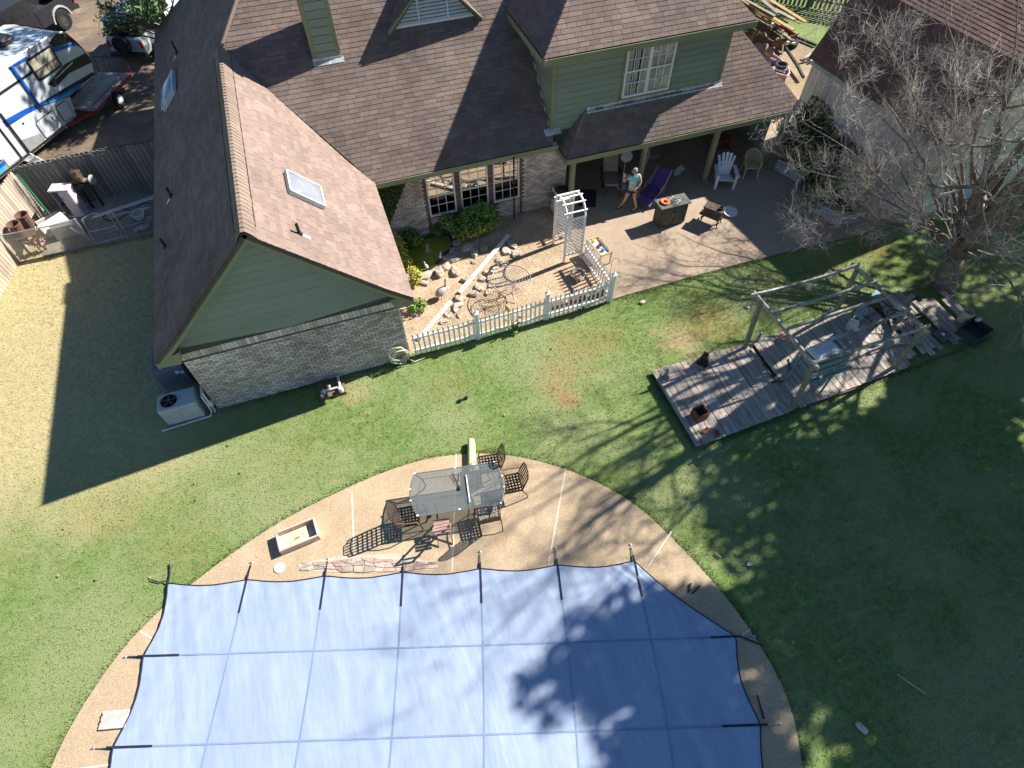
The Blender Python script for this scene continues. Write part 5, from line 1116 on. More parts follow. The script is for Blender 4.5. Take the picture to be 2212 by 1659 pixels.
# ================================================================== OLD WOOD DECK WITH PERGOLA
D = thing('wood_deck', 'weathered grey plank deck lying on the lawn under the bare tree', 'deck', (7,5.8,0))
plankm = mat('deck_plank', (.43,.375,.32), .9, .2, 8, .25, 1.4, .4, 60, island=.13, stretch=(5,.7,5), col2=(.31,.26,.215))
rg = random.Random(12); x = 6.98; k = 0
while x < 17.1:
    wd = rg.uniform(.17,.2); y0, y1 = 5.82+(x-7)*.045+rg.uniform(-.015,.015), 8.44+rg.uniform(-.015,.02); zt = .15+rg.uniform(-.006,.006)
    if 10.02 < x < 10.2: y0, y1, zt = 6.0, 7.1, .12
    if x > 13.8: y0 += rg.uniform(0,.28); zt -= .02
    if x > 15: y1 -= rg.uniform(.1,.5); y0 += .1
    a = rg.uniform(-.004,.004)
    if x > 13.8 and rg.random() < .2: x += wd; continue
    if k in (9, 13):                                       # split plank with a gap
        ym = 6.6+rg.random()*.5; MB().bevbox((x+wd/2,(y0+ym)/2,zt-.015),(wd-.012,ym-y0,.035),.004,a).build('plank', plankm, D); MB().bevbox((x+wd/2+.005,(ym+.02+y1)/2,zt-.014),(wd-.03,y1-ym-.03,.035),.004,-a*2).build('plank', plankm, D)
    else: MB().bevbox((x+wd/2,(y0+y1)/2,zt-.015),(wd-.012,y1-y0,.035),.004,a).build('plank', plankm, D)
    x += wd; k += 1
for y in (5.98, 6.9, 7.6, 8.3): MB().cbox(7.02,12.5 if y < 6.5 else 16.2,y-.02+.03*(y < 6.5),y+.02+.03*(y < 6.5),.0,.112).build('joist', stemm, D)
for a, b in (((10.12,7.2),(10.16,8.4)),): MB().beam((*a,.07),(*b,.07),.12,.03).build('sunken_board', plankm, D)
PG = thing('pergola', 'leaning weathered timber pergola frame standing over the plank deck', 'pergola', (10,6,0))
posts = [((9.97,8.3),(9.64,8.22)),((10.1,6.05),(9.67,5.95)),((13.34,8.6),(12.75,8.35)),((13.61,6.27),(12.96,6.01))]
pgm = mat('pergola_wood', (.27,.25,.20), .9, .2, 8, .25, 2, .4, 60, stretch=(3,3,3), col2=(.2,.19,.15)); pglt = mat('pergola_beam', (.42,.40,.36), .85, .25, 9, .35, 3, .3, 60, col2=(.2,.18,.15))
for a, b in posts: MB().beam((*a,.0),(*b,2.3),.1,.1,(0,1,0)).build('post', pgm, PG)
Z = 2.33
MB().beam((9.62,8.55,Z),(9.68,5.8,Z),.05,.12).build('cross_beam', pglt, PG); MB().beam((12.74,8.6,Z),(12.97,5.85,Z),.05,.12).build('cross_beam', pglt, PG)
def sag(p, q, s, n=6): return [Vector(p).lerp(Vector(q), i/n)-Vector((0,0,s*math.sin(math.pi*i/n))) for i in range(n+1)]
for p, q, s in (((9.4,8.4,Z+.1),(12.8,8.42,Z+.1),.1),((9.66,7.69,Z+.09),(12.84,7.73,Z+.09),.02),((9.65,7.1,Z+.1),(12.8,7.17,Z+.1),.0),((10.3,6.45,Z+.1),(12.98,6.6,Z+.1),.03),((9.6,5.97,Z+.1),(13.05,6.0,Z+.1),.03)):
    P = sag(p, q, s); mb = MB()
    for a, b in zip(P, P[1:]): mb.beam(a, b, .05, .1)
    mb.build('rafter', pglt, PG)
for x, y, lab in ((9.45,8.42,'red hanging bird feeder at the left far corner of the pergola'), (11.4,8.42,'red hanging bird feeder under the far pergola rafter')):
    f = thing('bird_feeder', lab, 'bird feeder', (x,y,1.95)); MB().lathe([(.06,0),(.07,.02),(.045,.05),(.045,.14),(.03,.18),(0,.19)], 10).build('bottle', mat('feeder_glass', (.5,.5,.5), .2), f, False); MB().lathe([(.075,-.03),(.08,.0),(.06,.015),(0,.015)], 12).build('base', mat('feeder_red', (.35,.04,.03), .5), f, False); MB().tube([(0,0,.18),(0,0,.4)], .004, 4).build('wire', pipe_m, f, False)
# teal framed box on a stand
tb = thing('display_box', 'white lidded glass box in a teal frame at the near corner of the pergola', 'box', (10.55,6.42,.15), .03); teal = mat('teal_paint', (.12,.24,.22), .6, .15, 8)
for sx in (-1,1):
    for sy in (-1,1): MB().cbox(sx*.46-.02,sx*.46+.02,sy*.26-.02,sy*.26+.02,0,1.75).build('leg', teal, tb, False)
MB().cbox(-.5,.5,-.3,.3,1.42,1.46).build('shelf', teal, tb, False); MB().cbox(-.48,1.0,-.3,-.22,.92,1.0).build('lower_rail', teal, tb, False)
MB().cbox(-.46,.46,-.26,.26,1.46,1.72).build('glass_tank', glassy('tank_glass', (.7,.82,.82), .3, .05, .35, (.5,.6,.62)), tb, False)
for sx in (-1,1): MB().cbox(sx*.49-.015,sx*.49+.015,-.3,.3,1.72,1.76).build('rim', teal, tb, False)
for sy in (-1,1): MB().cbox(-.47,.47,sy*.285-.015,sy*.285+.015,1.722,1.758).build('rim', teal, tb, False)
MB().bevbox((-.05,.03,1.8),(.78,.5,.08),.03,.05).build('lid', mat('lid_white', (.62,.66,.68), .4, .12, 4), tb, False); MB().bevbox((-.1,.06,1.86),(.6,.36,.05),.02,.12).build('lid_panel', mat('lid_white', (.62,.66,.68)), tb, False)
# loose things on the deck
zt = .155
bx = thing('crate', 'open rusty brown square planter box on the near left of the deck', 'planter box', (7.48,6.62,zt), .08); bmr = mat('rust_brown', (.16,.07,.05), .85, .2, 8)
for c, d in (((0,-.15,.15),(.34,.03,.3)),((0,.15,.15),(.34,.03,.3)),((-.155,0,.15),(.03,.27,.3)),((.155,0,.15),(.03,.27,.3)),((0,0,.02),(.3,.27,.03))): MB().bevbox(c,d,.006).build('side', bmr, bx, False)
for k, (x, y, a) in enumerate(((7.42,6.14,.3),(7.66,5.98,1.4))):
    b = thing('cored_brick', ('red cored brick lying nearest the brown box on the deck','red slotted brick at the near edge of the deck')[k], 'brick', (x,y,zt), a)
    for s in (-1,0,1): MB().bevbox((0,s*.045,.035),(.2,.03,.07),.004).build('rib', mat('red_brick', (.3,.11,.07), .9, .2, 12), b, False)
    for s in (-1,1): MB().bevbox((s*.09,0,.03),(.025,.12,.058),.004).build('web', mat('red_brick', (.3,.11,.07)), b, False)
dog = thing('bear_statue', 'black seated animal statue on a slab at the far left of the deck', 'statue', (8.5,8.2,zt), -2.4); blk = mat('statue_black', (.018,.018,.018), .6)
MB().lathe([(0,0),(.13,.03),(.15,.12),(.11,.26),(.07,.33),(0,.35)], 12).build('body', blk, dog, False, smooth=True); MB().lathe([(0,-.09),(.07,-.05),(.085,.0),(.06,.06),(0,.09)], 12, (.03,0,.4)).build('head', blk, dog, False, smooth=True); MB().lathe([(.04,0),(.03,.07),(0,.08)], 8, (.09,0,.39), Vector((1,0,-.1))).build('muzzle', blk, dog, False)
for s in (-1,1): MB().tube([(.06,s*.07,.22),(.14,s*.08,.1),(.15,s*.08,.0)], [.04,.035,.035], 7).build('leg', blk, dog, False); MB().lathe([(.025,0),(.02,.03),(0,.035)], 8, (.01,s*.06,.47)).build('ear', blk, dog, False); MB().tube([(-.05,s*.1,.06),(.12,s*.14,.03)], [.06,.035], 7).build('hind_leg', blk, dog, False)
MB().bevbox((0,0,.012),(.46,.36,.03),.008).build('slab', rockm, dog, False)
def statuette(x, y, lab, m, h=.3, z=zt):
    s = thing('statuette', lab, 'statue', (x,y,z), x); MB().lathe([(.07,0),(.07,.03),(.04,.04),(.05,h*.35),(.055,h*.55),(.03,h*.7),(.045,h*.84),(.03,h*.96),(0,h)], 10).build('figure', m, s, False, smooth=True); MB().tube([(.03,0,h*.55),(.11,.03,h*.4),(.1,.06,h*.3)], .015, 5).build('arm', m, s, False)
gst = mat('statue_grey', (.26,.28,.29), .8, .15, 8)
statuette(7.3, 8.15, 'grey statuette at the far left corner of the deck', gst); statuette(10.45, 8.4, 'blue grey statuette behind the left pergola post', gst, .36); statuette(13.1, 8.65, 'blue grey statuette on the grass behind the deck', gst, .38, 0)
o = MB().lathe([(0,-.11),(.06,-.09),(.105,-.03),(.11,.02),(.09,.07),(.05,.1),(0,.11)], 16, (11.15,8.2,zt+.11)).build('ball', mat('ball_red', (.6,.06,.05), .45, .2, 6, col2=(.65,.55,.5))); tag(o, 'red and white ball near the far edge of the deck', 'ball')
def tank(x, y, lab, h):
    t = thing('propane_tank', lab, 'gas bottle', (x,y,zt), x); m = mat('tank_grey', (.42,.46,.48), .5, .15, 5); MB().lathe([(.12,0),(.15,.02),(.15,h-.1),(.12,h-.03),(.05,h),(0,h)], 18).build('cylinder', m, t, False, smooth=True); MB().lathe([(.09,h-.02),(.09,h+.1),(.08,h+.1),(.08,h-.02)], 14).build('collar', m, t, False); MB().lathe([(.02,h),(.02,h+.07),(.03,h+.07),(0,h+.09)], 8).build('valve', gs_, t, False)
tank(13.25, 7.85, 'pale grey gas bottle nearest the pergola on the cluttered deck', .42)
t2 = thing('propane_tank', 'blue grey gas bottle lying on its side on the cluttered deck', 'gas bottle', (13.85,8.2,zt+.15), .5); MB().lathe([(0,0),(.12,.02),(.15,.06),(.15,.42),(.1,.5),(.04,.52),(0,.52)], 16, (-.25,0,0), Vector((1,0,0))).build('cylinder', mat('tank_blue', (.25,.33,.4), .5), t2, False, smooth=True); MB().lathe([(.09,.5),(.09,.58),(.08,.58),(.08,.5)], 12, (-.25,0,0), Vector((1,0,0))).build('collar', gs_, t2, False)
fr = thing('scrap_bench', 'black metal bench skeleton lying on the cluttered end of the deck', 'bench', (14.3,7.9,zt)); 
for a, b in (((-.5,-.35,.3),(.4,-.1,.35)),((.4,-.1,.35),(.3,.5,.3)),((.3,.5,.3),(-.55,.25,.25)),((-.55,.25,.25),(-.5,-.35,.3)),((-.5,-.35,.3),(-.45,-.3,0)),((.4,-.1,.35),(.4,-.1,0)),((.3,.5,.3),(.3,.5,0)),((-.55,.25,.25),(-.55,.25,0)),((-.1,-.25,.32),(-.1,.35,.28)),((-.5,0,.28),(.35,.2,.32))): MB().tube([a,b], .016, 5).build('bar', gd, fr, False)
for k, (p, q, lab) in enumerate((((13.2,6.9,.2),(14.6,7.0,.24),'grey loose plank lying near the right pergola post'),((13.4,7.15,.22),(14.9,6.75,.22),'crooked loose plank beside the right pergola post'),((14.4,7.3,.3),(14.8,8.4,.24),'loose board propped on the black frame'),((14.9,8.0,.3),(15.9,8.3,.26),'loose board under the tree at the end of the deck'),((12.4,7.1,.18),(12.9,7.9,.2),'short dark board on the deck under the pergola'))):
    o = MB().beam(p, q, .14, .03).build('loose_board', plankm); tag(o, lab, 'board')
pl = thing('pallet', 'grey slatted pallet at the tree end of the deck', 'pallet', (15.2,8.1,.13), .1)
for k in range(7): MB().box((-.42+k*.14,0,.12),(.1,.95,.02)).build('slat', plankm, pl, False)
for y in (-.42,0,.42): MB().box((0,y,.05),(.95,.06,.1)).build('runner', plankm, pl, False)
MB().box((-.5,.5,.3),(.4,.3,.03),.4,Matrix.Rotation(.4,3,'X')).build('loose_slat', teal, pl, False)
bk = thing('bucket', 'cream plastic bucket tipped at the far right end of the deck', 'bucket', (16.6,7.0,.16), 0); MB().lathe([(.13,0),(.165,.36),(.175,.37),(.155,.37),(.12,.02),(0,.02)], 18, (0,0,0), Vector((.25,.1,1))).build('pail', mat('bucket_cream', (.5,.45,.33), .6), bk, False); MB().tube([(.2*math.cos(t*.314),.0+.04,.37+.15*math.sin(t*.314)) for t in range(11)], .005, 4).build('handle', gs_, bk, False)
cr = thing('storage_tub', 'dark ribbed tub with a pale rag at the right end of the deck', 'tub', (16.55,6.5,.14), .25); tbm = mat('tub_dark', (.05,.055,.06), .6)
for c, d in (((0,-.3,.14),(.75,.03,.28)),((0,.3,.14),(.75,.03,.28)),((-.36,0,.14),(.03,.6,.28)),((.36,0,.14),(.03,.6,.28)),((0,0,.02),(.7,.58,.03))): MB().bevbox(c,d,.01).build('side', tbm, cr, False)
for k in range(9): MB().box((-.32+k*.08,-.322,.14),(.03,.012,.24)).build('rib', tbm, cr, False)
P = MB(); P.rock((.3,.18,.3),(.3,.16,.1),4); P.build('rag', mat('rag_pale', (.6,.6,.5), .9), cr, False)
sl = thing('solar_light', 'small square grey plate with a white solar lamp on the deck end', 'lamp', (15.7,6.75,.14), .2); MB().bevbox((0,0,.03),(.42,.4,.05),.01).build('plate', mat('plate_grey', (.12,.12,.13), .8), sl, False); MB().lathe([(.05,.05),(.05,.08),(.02,.1),(0,.1)], 12).build('lamp', white_m, sl, False)
ch_ = thing('garden_chair', 'toppled dark wire chair among the clutter under the pergola', 'chair', (14.85,7.35,zt), .8)
for a, b in (((-.25,-.25,.0),(-.25,.25,.45)),((.25,-.25,.0),(.25,.25,.45)),((-.25,.25,.45),(.25,.25,.45)),((-.25,-.25,0),(.25,-.25,0)),((-.25,.0,.22),(.25,.0,.22)),((-.25,.25,.45),(-.3,.6,.2)),((.25,.25,.45),(.3,.6,.2)),((-.3,.6,.2),(.3,.6,.2))): MB().tube([a,b], .013, 5).build('bar', iron, ch_, False)
hs_ = thing('hose', 'dark hose snaking over the deck under the teal box', 'hose', (11,7,zt)); MB().tube([(9.95,6.95,zt+.02),(10.4,6.85,zt+.02),(10.7,7.1,zt+.02),(10.9,7.5,zt+.02)], .02, 6).build('hose_run', pipe_m, hs_)
# ================================================================== LEFT YARD: FENCES, CLUTTER, VEHICLES
wf1 = mat('fence_wood_grey', (.21,.19,.175), .9, .22, 7, .2, 2, .4, 60, island=.28, stretch=(6,6,.6)); wf2 = mat('fence_wood_pale', (.40,.34,.265), .9, .2, 7, .2, 2, .4, 60, island=.22, stretch=(6,6,.6))
bd_ = MB().add([(-.068,-.01,0),(.068,-.01,0),(.068,.01,0),(-.068,.01,0),(-.068,-.01,1.76),(.068,-.01,1.76),(.068,.01,1.76),(-.068,.01,1.76),(-.045,-.01,1.8),(.045,-.01,1.8),(.045,.01,1.8),(-.045,.01,1.8)], [(0,3,2,1),(0,1,5,4),(1,2,6,5),(2,3,7,6),(3,0,4,7),(4,5,9,8),(5,6,10,9),(6,7,11,10),(7,4,8,11),(8,9,10,11)])
B1 = bd_.mesh('fence_board'); B1.materials.append(wf1); B2 = B1.copy(); B2.materials.clear(); B2.materials.append(wf2)
def board_fence(label, a, b, me, m, step=.155, both=False, seed=1, sc=1.):
    rg = random.Random(seed); a, b = Vector((*a,0)), Vector((*b,0)); f = thing('board_fence', label, 'fence', a); d = (b-a); L = d.length; d /= L; n = Vector((-d.y,d.x,0)); rz = math.atan2(d.y,d.x)
    for k in range(int(L/step)):
        piece('fence_board', me, f, d*(.07+k*step)-n*.03+Vector((0,0,rg.uniform(-.015,.02))), rz+rg.uniform(-.02,.02), (sc,1,rg.uniform(.985,1.01)))
        if both: piece('fence_board', me, f, d*(.14+k*step)+n*.09+Vector((0,0,rg.uniform(-.015,.02))), rz, (sc,1,1.0))
    for z in (.35,1.0,1.6): MB().beam(Vector((0,0,z))+n*.03, d*L+Vector((0,0,z))+n*.03, .05, .085).build('rail', m, f, False)
    k = 0.
    while k <= L: MB().cbox(-.045,.045,-.045,.045,0,1.72).build('fence_post', m, f, False).location = d*k+n*.03; k += 2.4
    return f
board_fence('dark grey board fence between the wing and the driveway', (-10.35,22.35), (-5.2,22.5), B1, wf1, both=True, seed=2)
board_fence('sunlit pale board fence along the left edge of the yard', (-11.75,16.5), (-10.42,22.25), B2, wf2, seed=3)
galv = mat('galvanised', (.42,.44,.46), .4, .1, 8, metal=.6)
cf = thing('chain_link_fence', 'low chain link fence with bent gate at the end of the dry lawn', 'fence', (-8.6,19.75,0))
def bar(nm, *pts, r=.024): MB().tube(pts, r, 8).build(nm, galv, cf)
for x, y in ((-11.0,19.8),(-8.58,19.75),(-7.42,19.74)): bar('post', (x,y,0),(x,y,1.15), r=.03); MB().lathe([(.04,0),(.035,.04),(0,.05)], 8, (x,y,1.14)).build('post_cap', galv, cf)
bar('top_rail', (-11.3,19.82,1.08),(-8.58,19.76,1.08), r=.02)
gx0, gx1 = -8.5, -7.6
bar('gate_frame', (gx0,19.74,.1),(gx0+.05,19.9,1.0),(gx0+.4,20.0,1.08),(gx1,19.84,1.0),(gx1,19.74,.12),(gx0,19.74,.1)); bar('gate_bar', (gx0,19.8,.55),(gx1,19.78,.56), r=.018)
bar('loose_rail', (-7.7,20.1,.75),(-6.5,20.25,.7)); bar('loose_pipe', (-8.2,20.3,.04),(-7.0,20.45,.06), r=.02)
mb = MB(); mh = 1.05
for s0 in (-1,1):
    k = -int(mh/.055)
    while k*.055 < 2.5:
        x = -11.05+k*.055; P = []
        xa, za, xb, zb = (x, .03, x+mh, .03+mh) if s0 > 0 else (x+mh, .03, x, .03+mh)
        lo, hi = -11.05, -8.6
        t = sorted([(lo-xa)/(xb-xa), (hi-xa)/(xb-xa)]); t0, t1 = max(0,t[0]), min(1,t[1])
        if t1 > t0+.03: mb.tube([(xa+(xb-xa)*t0,19.79+s0*.003,za+(zb-za)*t0),(xa+(xb-xa)*t1,19.79+s0*.003,za+(zb-za)*t1)], .0042, 3, False)
        k += 1
o = mb.build('chain_mesh', galv, cf); o['kind'] = 'stuff'
def pot(x, y, z, lab, r=.2):
    t = thing('ribbed_pot', lab, 'pot', (x,y,z), 0); m = mat('brown_pot', (.16,.085,.07), .7, .15, 8); n = 28; V = []; F = []
    for i, (rr, zz) in enumerate(((.7,0),(.95,.4),(1.06,.42),(1.06,.46),(.9,.46),(.65,.08))):
        for k in range(n): a = k*2*math.pi/n; q = r*rr*(1+(.04 if k % 2 else -.02)*(i < 2)); V.append((q*math.cos(a), q*math.sin(a), zz))
    for i in range(5):
        for k in range(n): j = (k+1) % n; F.append((i*n+k,i*n+j,i*n+n+j,i*n+n+k))
    MB().add(V,F).build('pot', m, t, False); MB().lathe([(0,.3),(r*.85,.3)], 14).build('soil', mat('bowl_soil', (.2,.14,.09)), t, False)
st = thing('potting_bench', 'low dark bench holding brown pots behind the chain link fence', 'bench', (-10.45,20.45,0), .15)
MB().box((0,0,.68),(.6,.9,.04)).build('bench_top', stemm, st, False)
for x in (-.25,.25):
    for y in (-.4,.4): MB().cbox(x-.03,x+.03,y-.03,y+.03,0,.66).build('leg', stemm, st, False)
pot(-10.3,20.62,.7,'brown ribbed pot nearest the board fence corner'); pot(-10.5,20.2,.7,'brown ribbed pot nearest the left edge of the yard')
dl = thing('dry_plant', 'large dry pinkish leaves trailing below the brown pots', 'plant', (-10.2,20.0,0)); P, Q = blob_pts((-10.3,20.05,.45),(.35,.25,.35),60,5); leaves('dry_leaves', P, Q, .12, mat('dry_pink_leaf', (.42,.25,.2), .9, .2, 6, island=.4), dl); MB().tube([(-10.3,20.05,0),(-10.3,20.05,.5)], .02, 5).build('stem', stemm, dl)
wc_ = thing('metal_cabinet', 'pale lavender metal cabinet with open front by the grey fence', 'cabinet', (-9.2,21.75,.03), -.25); lav = mat('cabinet_lavender', (.52,.48,.52), .5, .1, 5)
for c, d in (((0,.18,.55),(.62,.02,1.1)),((-.3,0,.55),(.02,.38,1.1)),((.3,0,.55),(.02,.38,1.1)),((0,0,1.12),(.68,.44,.05)),((0,0,.03),(.6,.38,.04))): MB().bevbox(c,d,.006).build('panel', lav, wc_, False)
d = MB().bevbox((.12,-.2,.55),(.36,.02,1.05),.005).build('door', lav, wc_, False); MB().box((-.02,-.22,.8),(.02,.02,.14)).build('handle', gs_, d, False); MB().box((-.18,.0,.5),(.2,.3,.02)).build('shelf', stemm, wc_, False)
dp = thing('window_box_plant', 'dry tan grass clump in a black window box against the grey fence', 'plant', (-8.55,21.95,0)); MB().bevbox((-8.55,21.95,.95),(.62,.26,.18),.02).build('window_box', gd, dp); MB().cbox(-8.75,-8.7,21.9,22.0,0,.86).cbox(-8.4,-8.35,21.9,22.0,0,.86).build('bracket', gd, dp)
P, Q = blob_pts((-8.68,21.95,1.3),(.3,.26,.34),900,7); leaves('dry_grass', P, Q+np.array([0,0,1.]), .06, mat('dry_tuft', (.15,.105,.065), .9, .2, 6, island=.4), dp, .8, .12); P, Q = blob_pts((-8.4,21.92,1.12),(.14,.12,.1),60,4); leaves('pale_flowers', P, Q, .04, mat('pale_flower', (.6,.5,.35), .9), dp)
MB().lathe([(0,0),(.16,.005),(.17,.03),(.0,.03)], 18, (-8.2,21.9,1.12), Vector((1,-.4,.2))).build('disc', mat('grey_disc', (.4,.38,.36), .8), dp)
bn = thing('storage_bin', 'tipped over pale storage bin in the sunny fence corner', 'bin', (-10.0,21.15,.03), .5)
for c, d in (((0,0,.03),(.95,.5,.05)),((0,.24,.2),(.95,.04,.36)),((0,-.24,.2),(.95,.04,.36)),((-.46,0,.2),(.04,.46,.36)),((.46,0,.2),(.04,.46,.36))): MB().bevbox(c,d,.01).build('panel', mat('bin_pale', (.62,.6,.58), .6, .1, 5), bn, False)
MB().box((.1,-.4,.35),(.9,.5,.03),.2,Matrix.Rotation(.8,3,'X')).build('lid', mat('bin_lid', (.66,.56,.48), .6), bn, False)
o = MB().bevbox((-9.35,20.6,.28),(.9,.28,.5),.02,.12).build('metal_flashing_box', galv); tag(o, 'long galvanised sheet metal box behind the chain link', 'metal box')
o = MB().box((-8.95,20.25,.35),(.3,.5,.03),.6,Matrix.Rotation(.9,3,'Y')).build('plastic_sheet', white_m); tag(o, 'small white plastic sheet leaning behind the chain link gate', 'sheet')
for k, (p, q) in enumerate((((-8.7,21.35,.06),(-5.3,22.15,.08)),((-8.75,21.25,.06),(-5.3,22.02,.07)))):
    o = MB().tube([p,q], .028, 8).build('pvc_pipe', pv); tag(o, ('far','near')[k]+' one of two long white plastic pipes lying by the fence', 'pipe', 'white pipes by the grey fence')
wb = thing('wire_basket', 'white wire basket lying on the slab by the wing', 'basket', (-7.1,20.75,.03)); 
mb = MB()
for k in range(5): mb.tube([((.12+.03*k)*math.cos(t*.3491),(.12+.03*k)*math.sin(t*.3491),.06*k) for t in range(19)], .008, 4, False)
for k in range(14): a = k*.4488; mb.tube([(.12*math.cos(a),.12*math.sin(a),0),(.24*math.cos(a),.24*math.sin(a),.24)], .007, 4)
mb.build('wires', white_m, wb, False)
o = MB().tube([(-7.9+.45*math.cos(t*.3491),21.2+.3*math.sin(t*.3491),.05) for t in range(15)]+[(-7,21.6,.05),(-6.5,21.3,.05)], .016, 5).build('cable', pipe_m); tag(o, 'dark cable looping over the slab', 'cable')
for k, (x,y,a,b) in enumerate(((-6.9,20.1,.45,.3),(-7.15,20.05,.3,.2),(-6.75,20.45,.35,.3))):
    o = MB().rock((x,y,.07),(a,b,.14),k+40,k,1).build('paving_stone', rockm); tag(o, ('largest','smallest','farthest')[k]+' of three broken grey stones beside the wing wall', 'stone', 'broken stones by the wing')
gp = thing('net_post', 'green steel post with rolled wire netting in the fence corner', 'wire roll', (-10.2,22.05,0)); MB().tube([(-10.15,21.95,0),(-10.25,22.1,1.7)], .03, 6).build('post', mat('green_post', (.02,.2,.11), .6), gp)
mb = MB()
for k in range(16): mb.tube([(-10.33+.09*math.cos(t*.5236), 21.9+.09*math.sin(t*.5236)+k*.004, .1+k*.095) for t in range(13)], .006, 3, False)
for k in range(10): a = k*.628; mb.tube([(-10.33+.09*math.cos(a),21.9+.09*math.sin(a),.05),(-10.33+.09*math.cos(a+1.2),21.96+.09*math.sin(a+1.2),1.6)], .005, 3, False)
mb.build('netting', galv, gp)
# --- utility trailer
UT = thing('utility_trailer', 'red steel utility trailer with grey plank bed on the driveway', 'trailer', (-8.7,29.45,0), math.atan2(.894,.447)); red = mat('trailer_red', (.25,.04,.03), .6, .2, 8); 
for s in (-1,1): MB().beam((-1.55,s*.76,.5),(1.55,s*.76,.5),.05,.1).build('side_beam', red, UT, False); MB().tube([(-1.5,s*.77,.78),(1.5,s*.77,.78)], .02, 6).build('top_rail', red, UT, False)
for x in (-1.55,1.55): MB().beam((x,-.76,.5),(x,.76,.5),.05,.1).build('end_beam', red, UT, False)
for k in range(8): MB().box((0,-.64+k*.183,.54),(3.0,.17,.035)).build('bed_plank', plankm, UT, False)
for s in (-1,1):
    for x in (-1.5,-.75,0,.75,1.5): MB().tube([(x,s*.77,.5),(x,s*.77,.78)], .015, 5).build('stake', red, UT, False)
MB().tube([(1.55,-.74,.55),(1.6,-.74,1.15),(1.6,.74,1.15),(1.55,.74,.55)], .022, 6).build('gate_frame', red, UT, False)
for k in range(4): MB().tube([(1.57,-.45+k*.3,.55),(1.6,-.3+k*.2,1.15)], .013, 5).build('gate_bar', red, UT, False)
tyre = mat('tyre_rubber', (.018,.018,.019), .85, .2, 20); rimw = mat('rim_white', (.6,.62,.64), .4)
def wheel(par, c, r, wd, ax=Vector((0,-1,0)), rim=rimw, spokes=8):
    w = MB().lathe([(r*.58,-wd/2),(r*.95,-wd/2),(r,-wd*.32),(r,wd*.32),(r*.95,wd/2),(r*.58,wd/2)], 26, c, ax, caps=False).build('wheel', tyre, par, False, smooth=False)
    MB().lathe([(r*.6,wd*.36),(r*.58,wd*.46),(r*.5,wd*.3),(r*.2,wd*.36),(0,wd*.38)], 20, c, ax).build('rim', rim, w, False)
    q = ax.to_track_quat('Z','Y')
    for k in range(spokes): a = k*2*math.pi/spokes; p = Vector(c)+q@Vector((r*.36*math.cos(a),r*.36*math.sin(a),wd*.36)); MB().lathe([(r*.05,0),(r*.05,.01),(0,.01)], 8, p, ax).build('rim_hole', gd, w, False)
    return w
for s in (-1,1):
    wheel(UT, (-.2,s*.95,.33), .33, .2, Vector((0,s,0))); MB().tube([(-.2+.42*math.cos(t*math.pi/8),s*.95,.36+.4*math.sin(t*math.pi/8)) for t in range(9)], .03, 4).build('fender', red, UT, False)
MB().beam((-1.55,.6,.46),(-2.5,0,.42),.08,.08).beam((-1.55,-.6,.46),(-2.5,0,.42),.08,.08).build('tongue', red, UT, False); MB().lathe([(.05,0),(.05,.12),(0,.13)], 8, (-2.55,0,.38)).build('coupler', gs_, UT, False)
# --- camper
RB, RD, RN = Vector((-9.86,27.16,0)), Vector((.5913,.8064,0)), Vector((.8064,-.5913,0))
RV = thing('camper', 'white and blue fifth wheel camper with black nose parked beyond the fence', 'camper', RB, 0)
R3 = lambda s, z, o=0.: RB + RD*s + RN*o + Vector((0,0,z))
prof = [(-7,.5),(.72,.5),(.95,1.2),(2.5,1.28),(2.66,1.65),(2.64,2.2),(2.5,2.6),(2.28,3.05),(1.9,3.2),(-7,3.28)]
rvw = mat('rv_white', (.5,.54,.58), .25, .04, 3, .06, 1.2, .02, 10, spec=.5); rvk = mat('rv_black', (.02,.021,.028), .3, .05, 5); rvb = mat('rv_blue', (.015,.09,.42), .3); rvc = mat('rv_cyan', (.05,.36,.55), .3); rvg = mat('rv_grey', (.24,.25,.25), .5)
def extr(mb, pr, o0, o1):
    n = len(pr); V = [R3(s,z,o0) for s,z in pr]+[R3(s,z,o1) for s,z in pr]
    return mb.add(V, [tuple(range(n-1,-1,-1)), tuple(range(n,2*n))]+[(i,(i+1)%n,n+(i+1)%n,n+i) for i in range(n)])
extr(MB(), prof, -2.45, 0).build('body', rvw, RV)
def decal(nm, m, pts, o=.006, parent=RV, th=.008): return extr(MB(), pts, o-th*.9, o).build(nm, m, parent)
decal('nose_panel', rvk, [(1.42,3.06),(1.45,2.86),(2.52,2.62),(2.6,2.42),(2.66,2.25),(2.62,2.3),(2.5,2.62),(2.3,3.02),(1.9,3.17)])
extr(MB(), [(2.5,1.3),(2.66,1.65),(2.64,2.2),(2.5,2.6),(2.28,3.05),(2.3,3.08),(2.53,2.62),(2.67,2.2),(2.69,1.64),(2.53,1.28)], -2.3, .004).build('front_cap', rvk, RV)
decal('blue_stripe', rvb, [(1.42,2.86),(1.42,2.7),(2.5,2.5),(2.52,2.6)], .007)
decal('black_band', rvk, [(.4,1.98),(1.5,2.2),(2.63,2.12),(2.65,1.72),(1.5,1.86),(.6,1.74)])
decal('black_swoosh', rvk, [(-.3,1.62),(1.2,1.52),(2.5,1.42),(2.48,1.3),(.96,1.28),(.3,1.5)])
decal('blue_swoosh', rvb, [(-3.5,1.98),(-1,1.75),(.3,1.5),(1.7,1.36),(1.68,1.26),(.93,1.2),(-.4,1.5),(-1.5,1.62),(-3.5,1.8)], .0075); decal('cyan_swoosh', rvc, [(-.4,1.56),(.5,1.4),(1.3,1.32),(1.25,1.27),(.95,1.24),(.2,1.38)], .009)
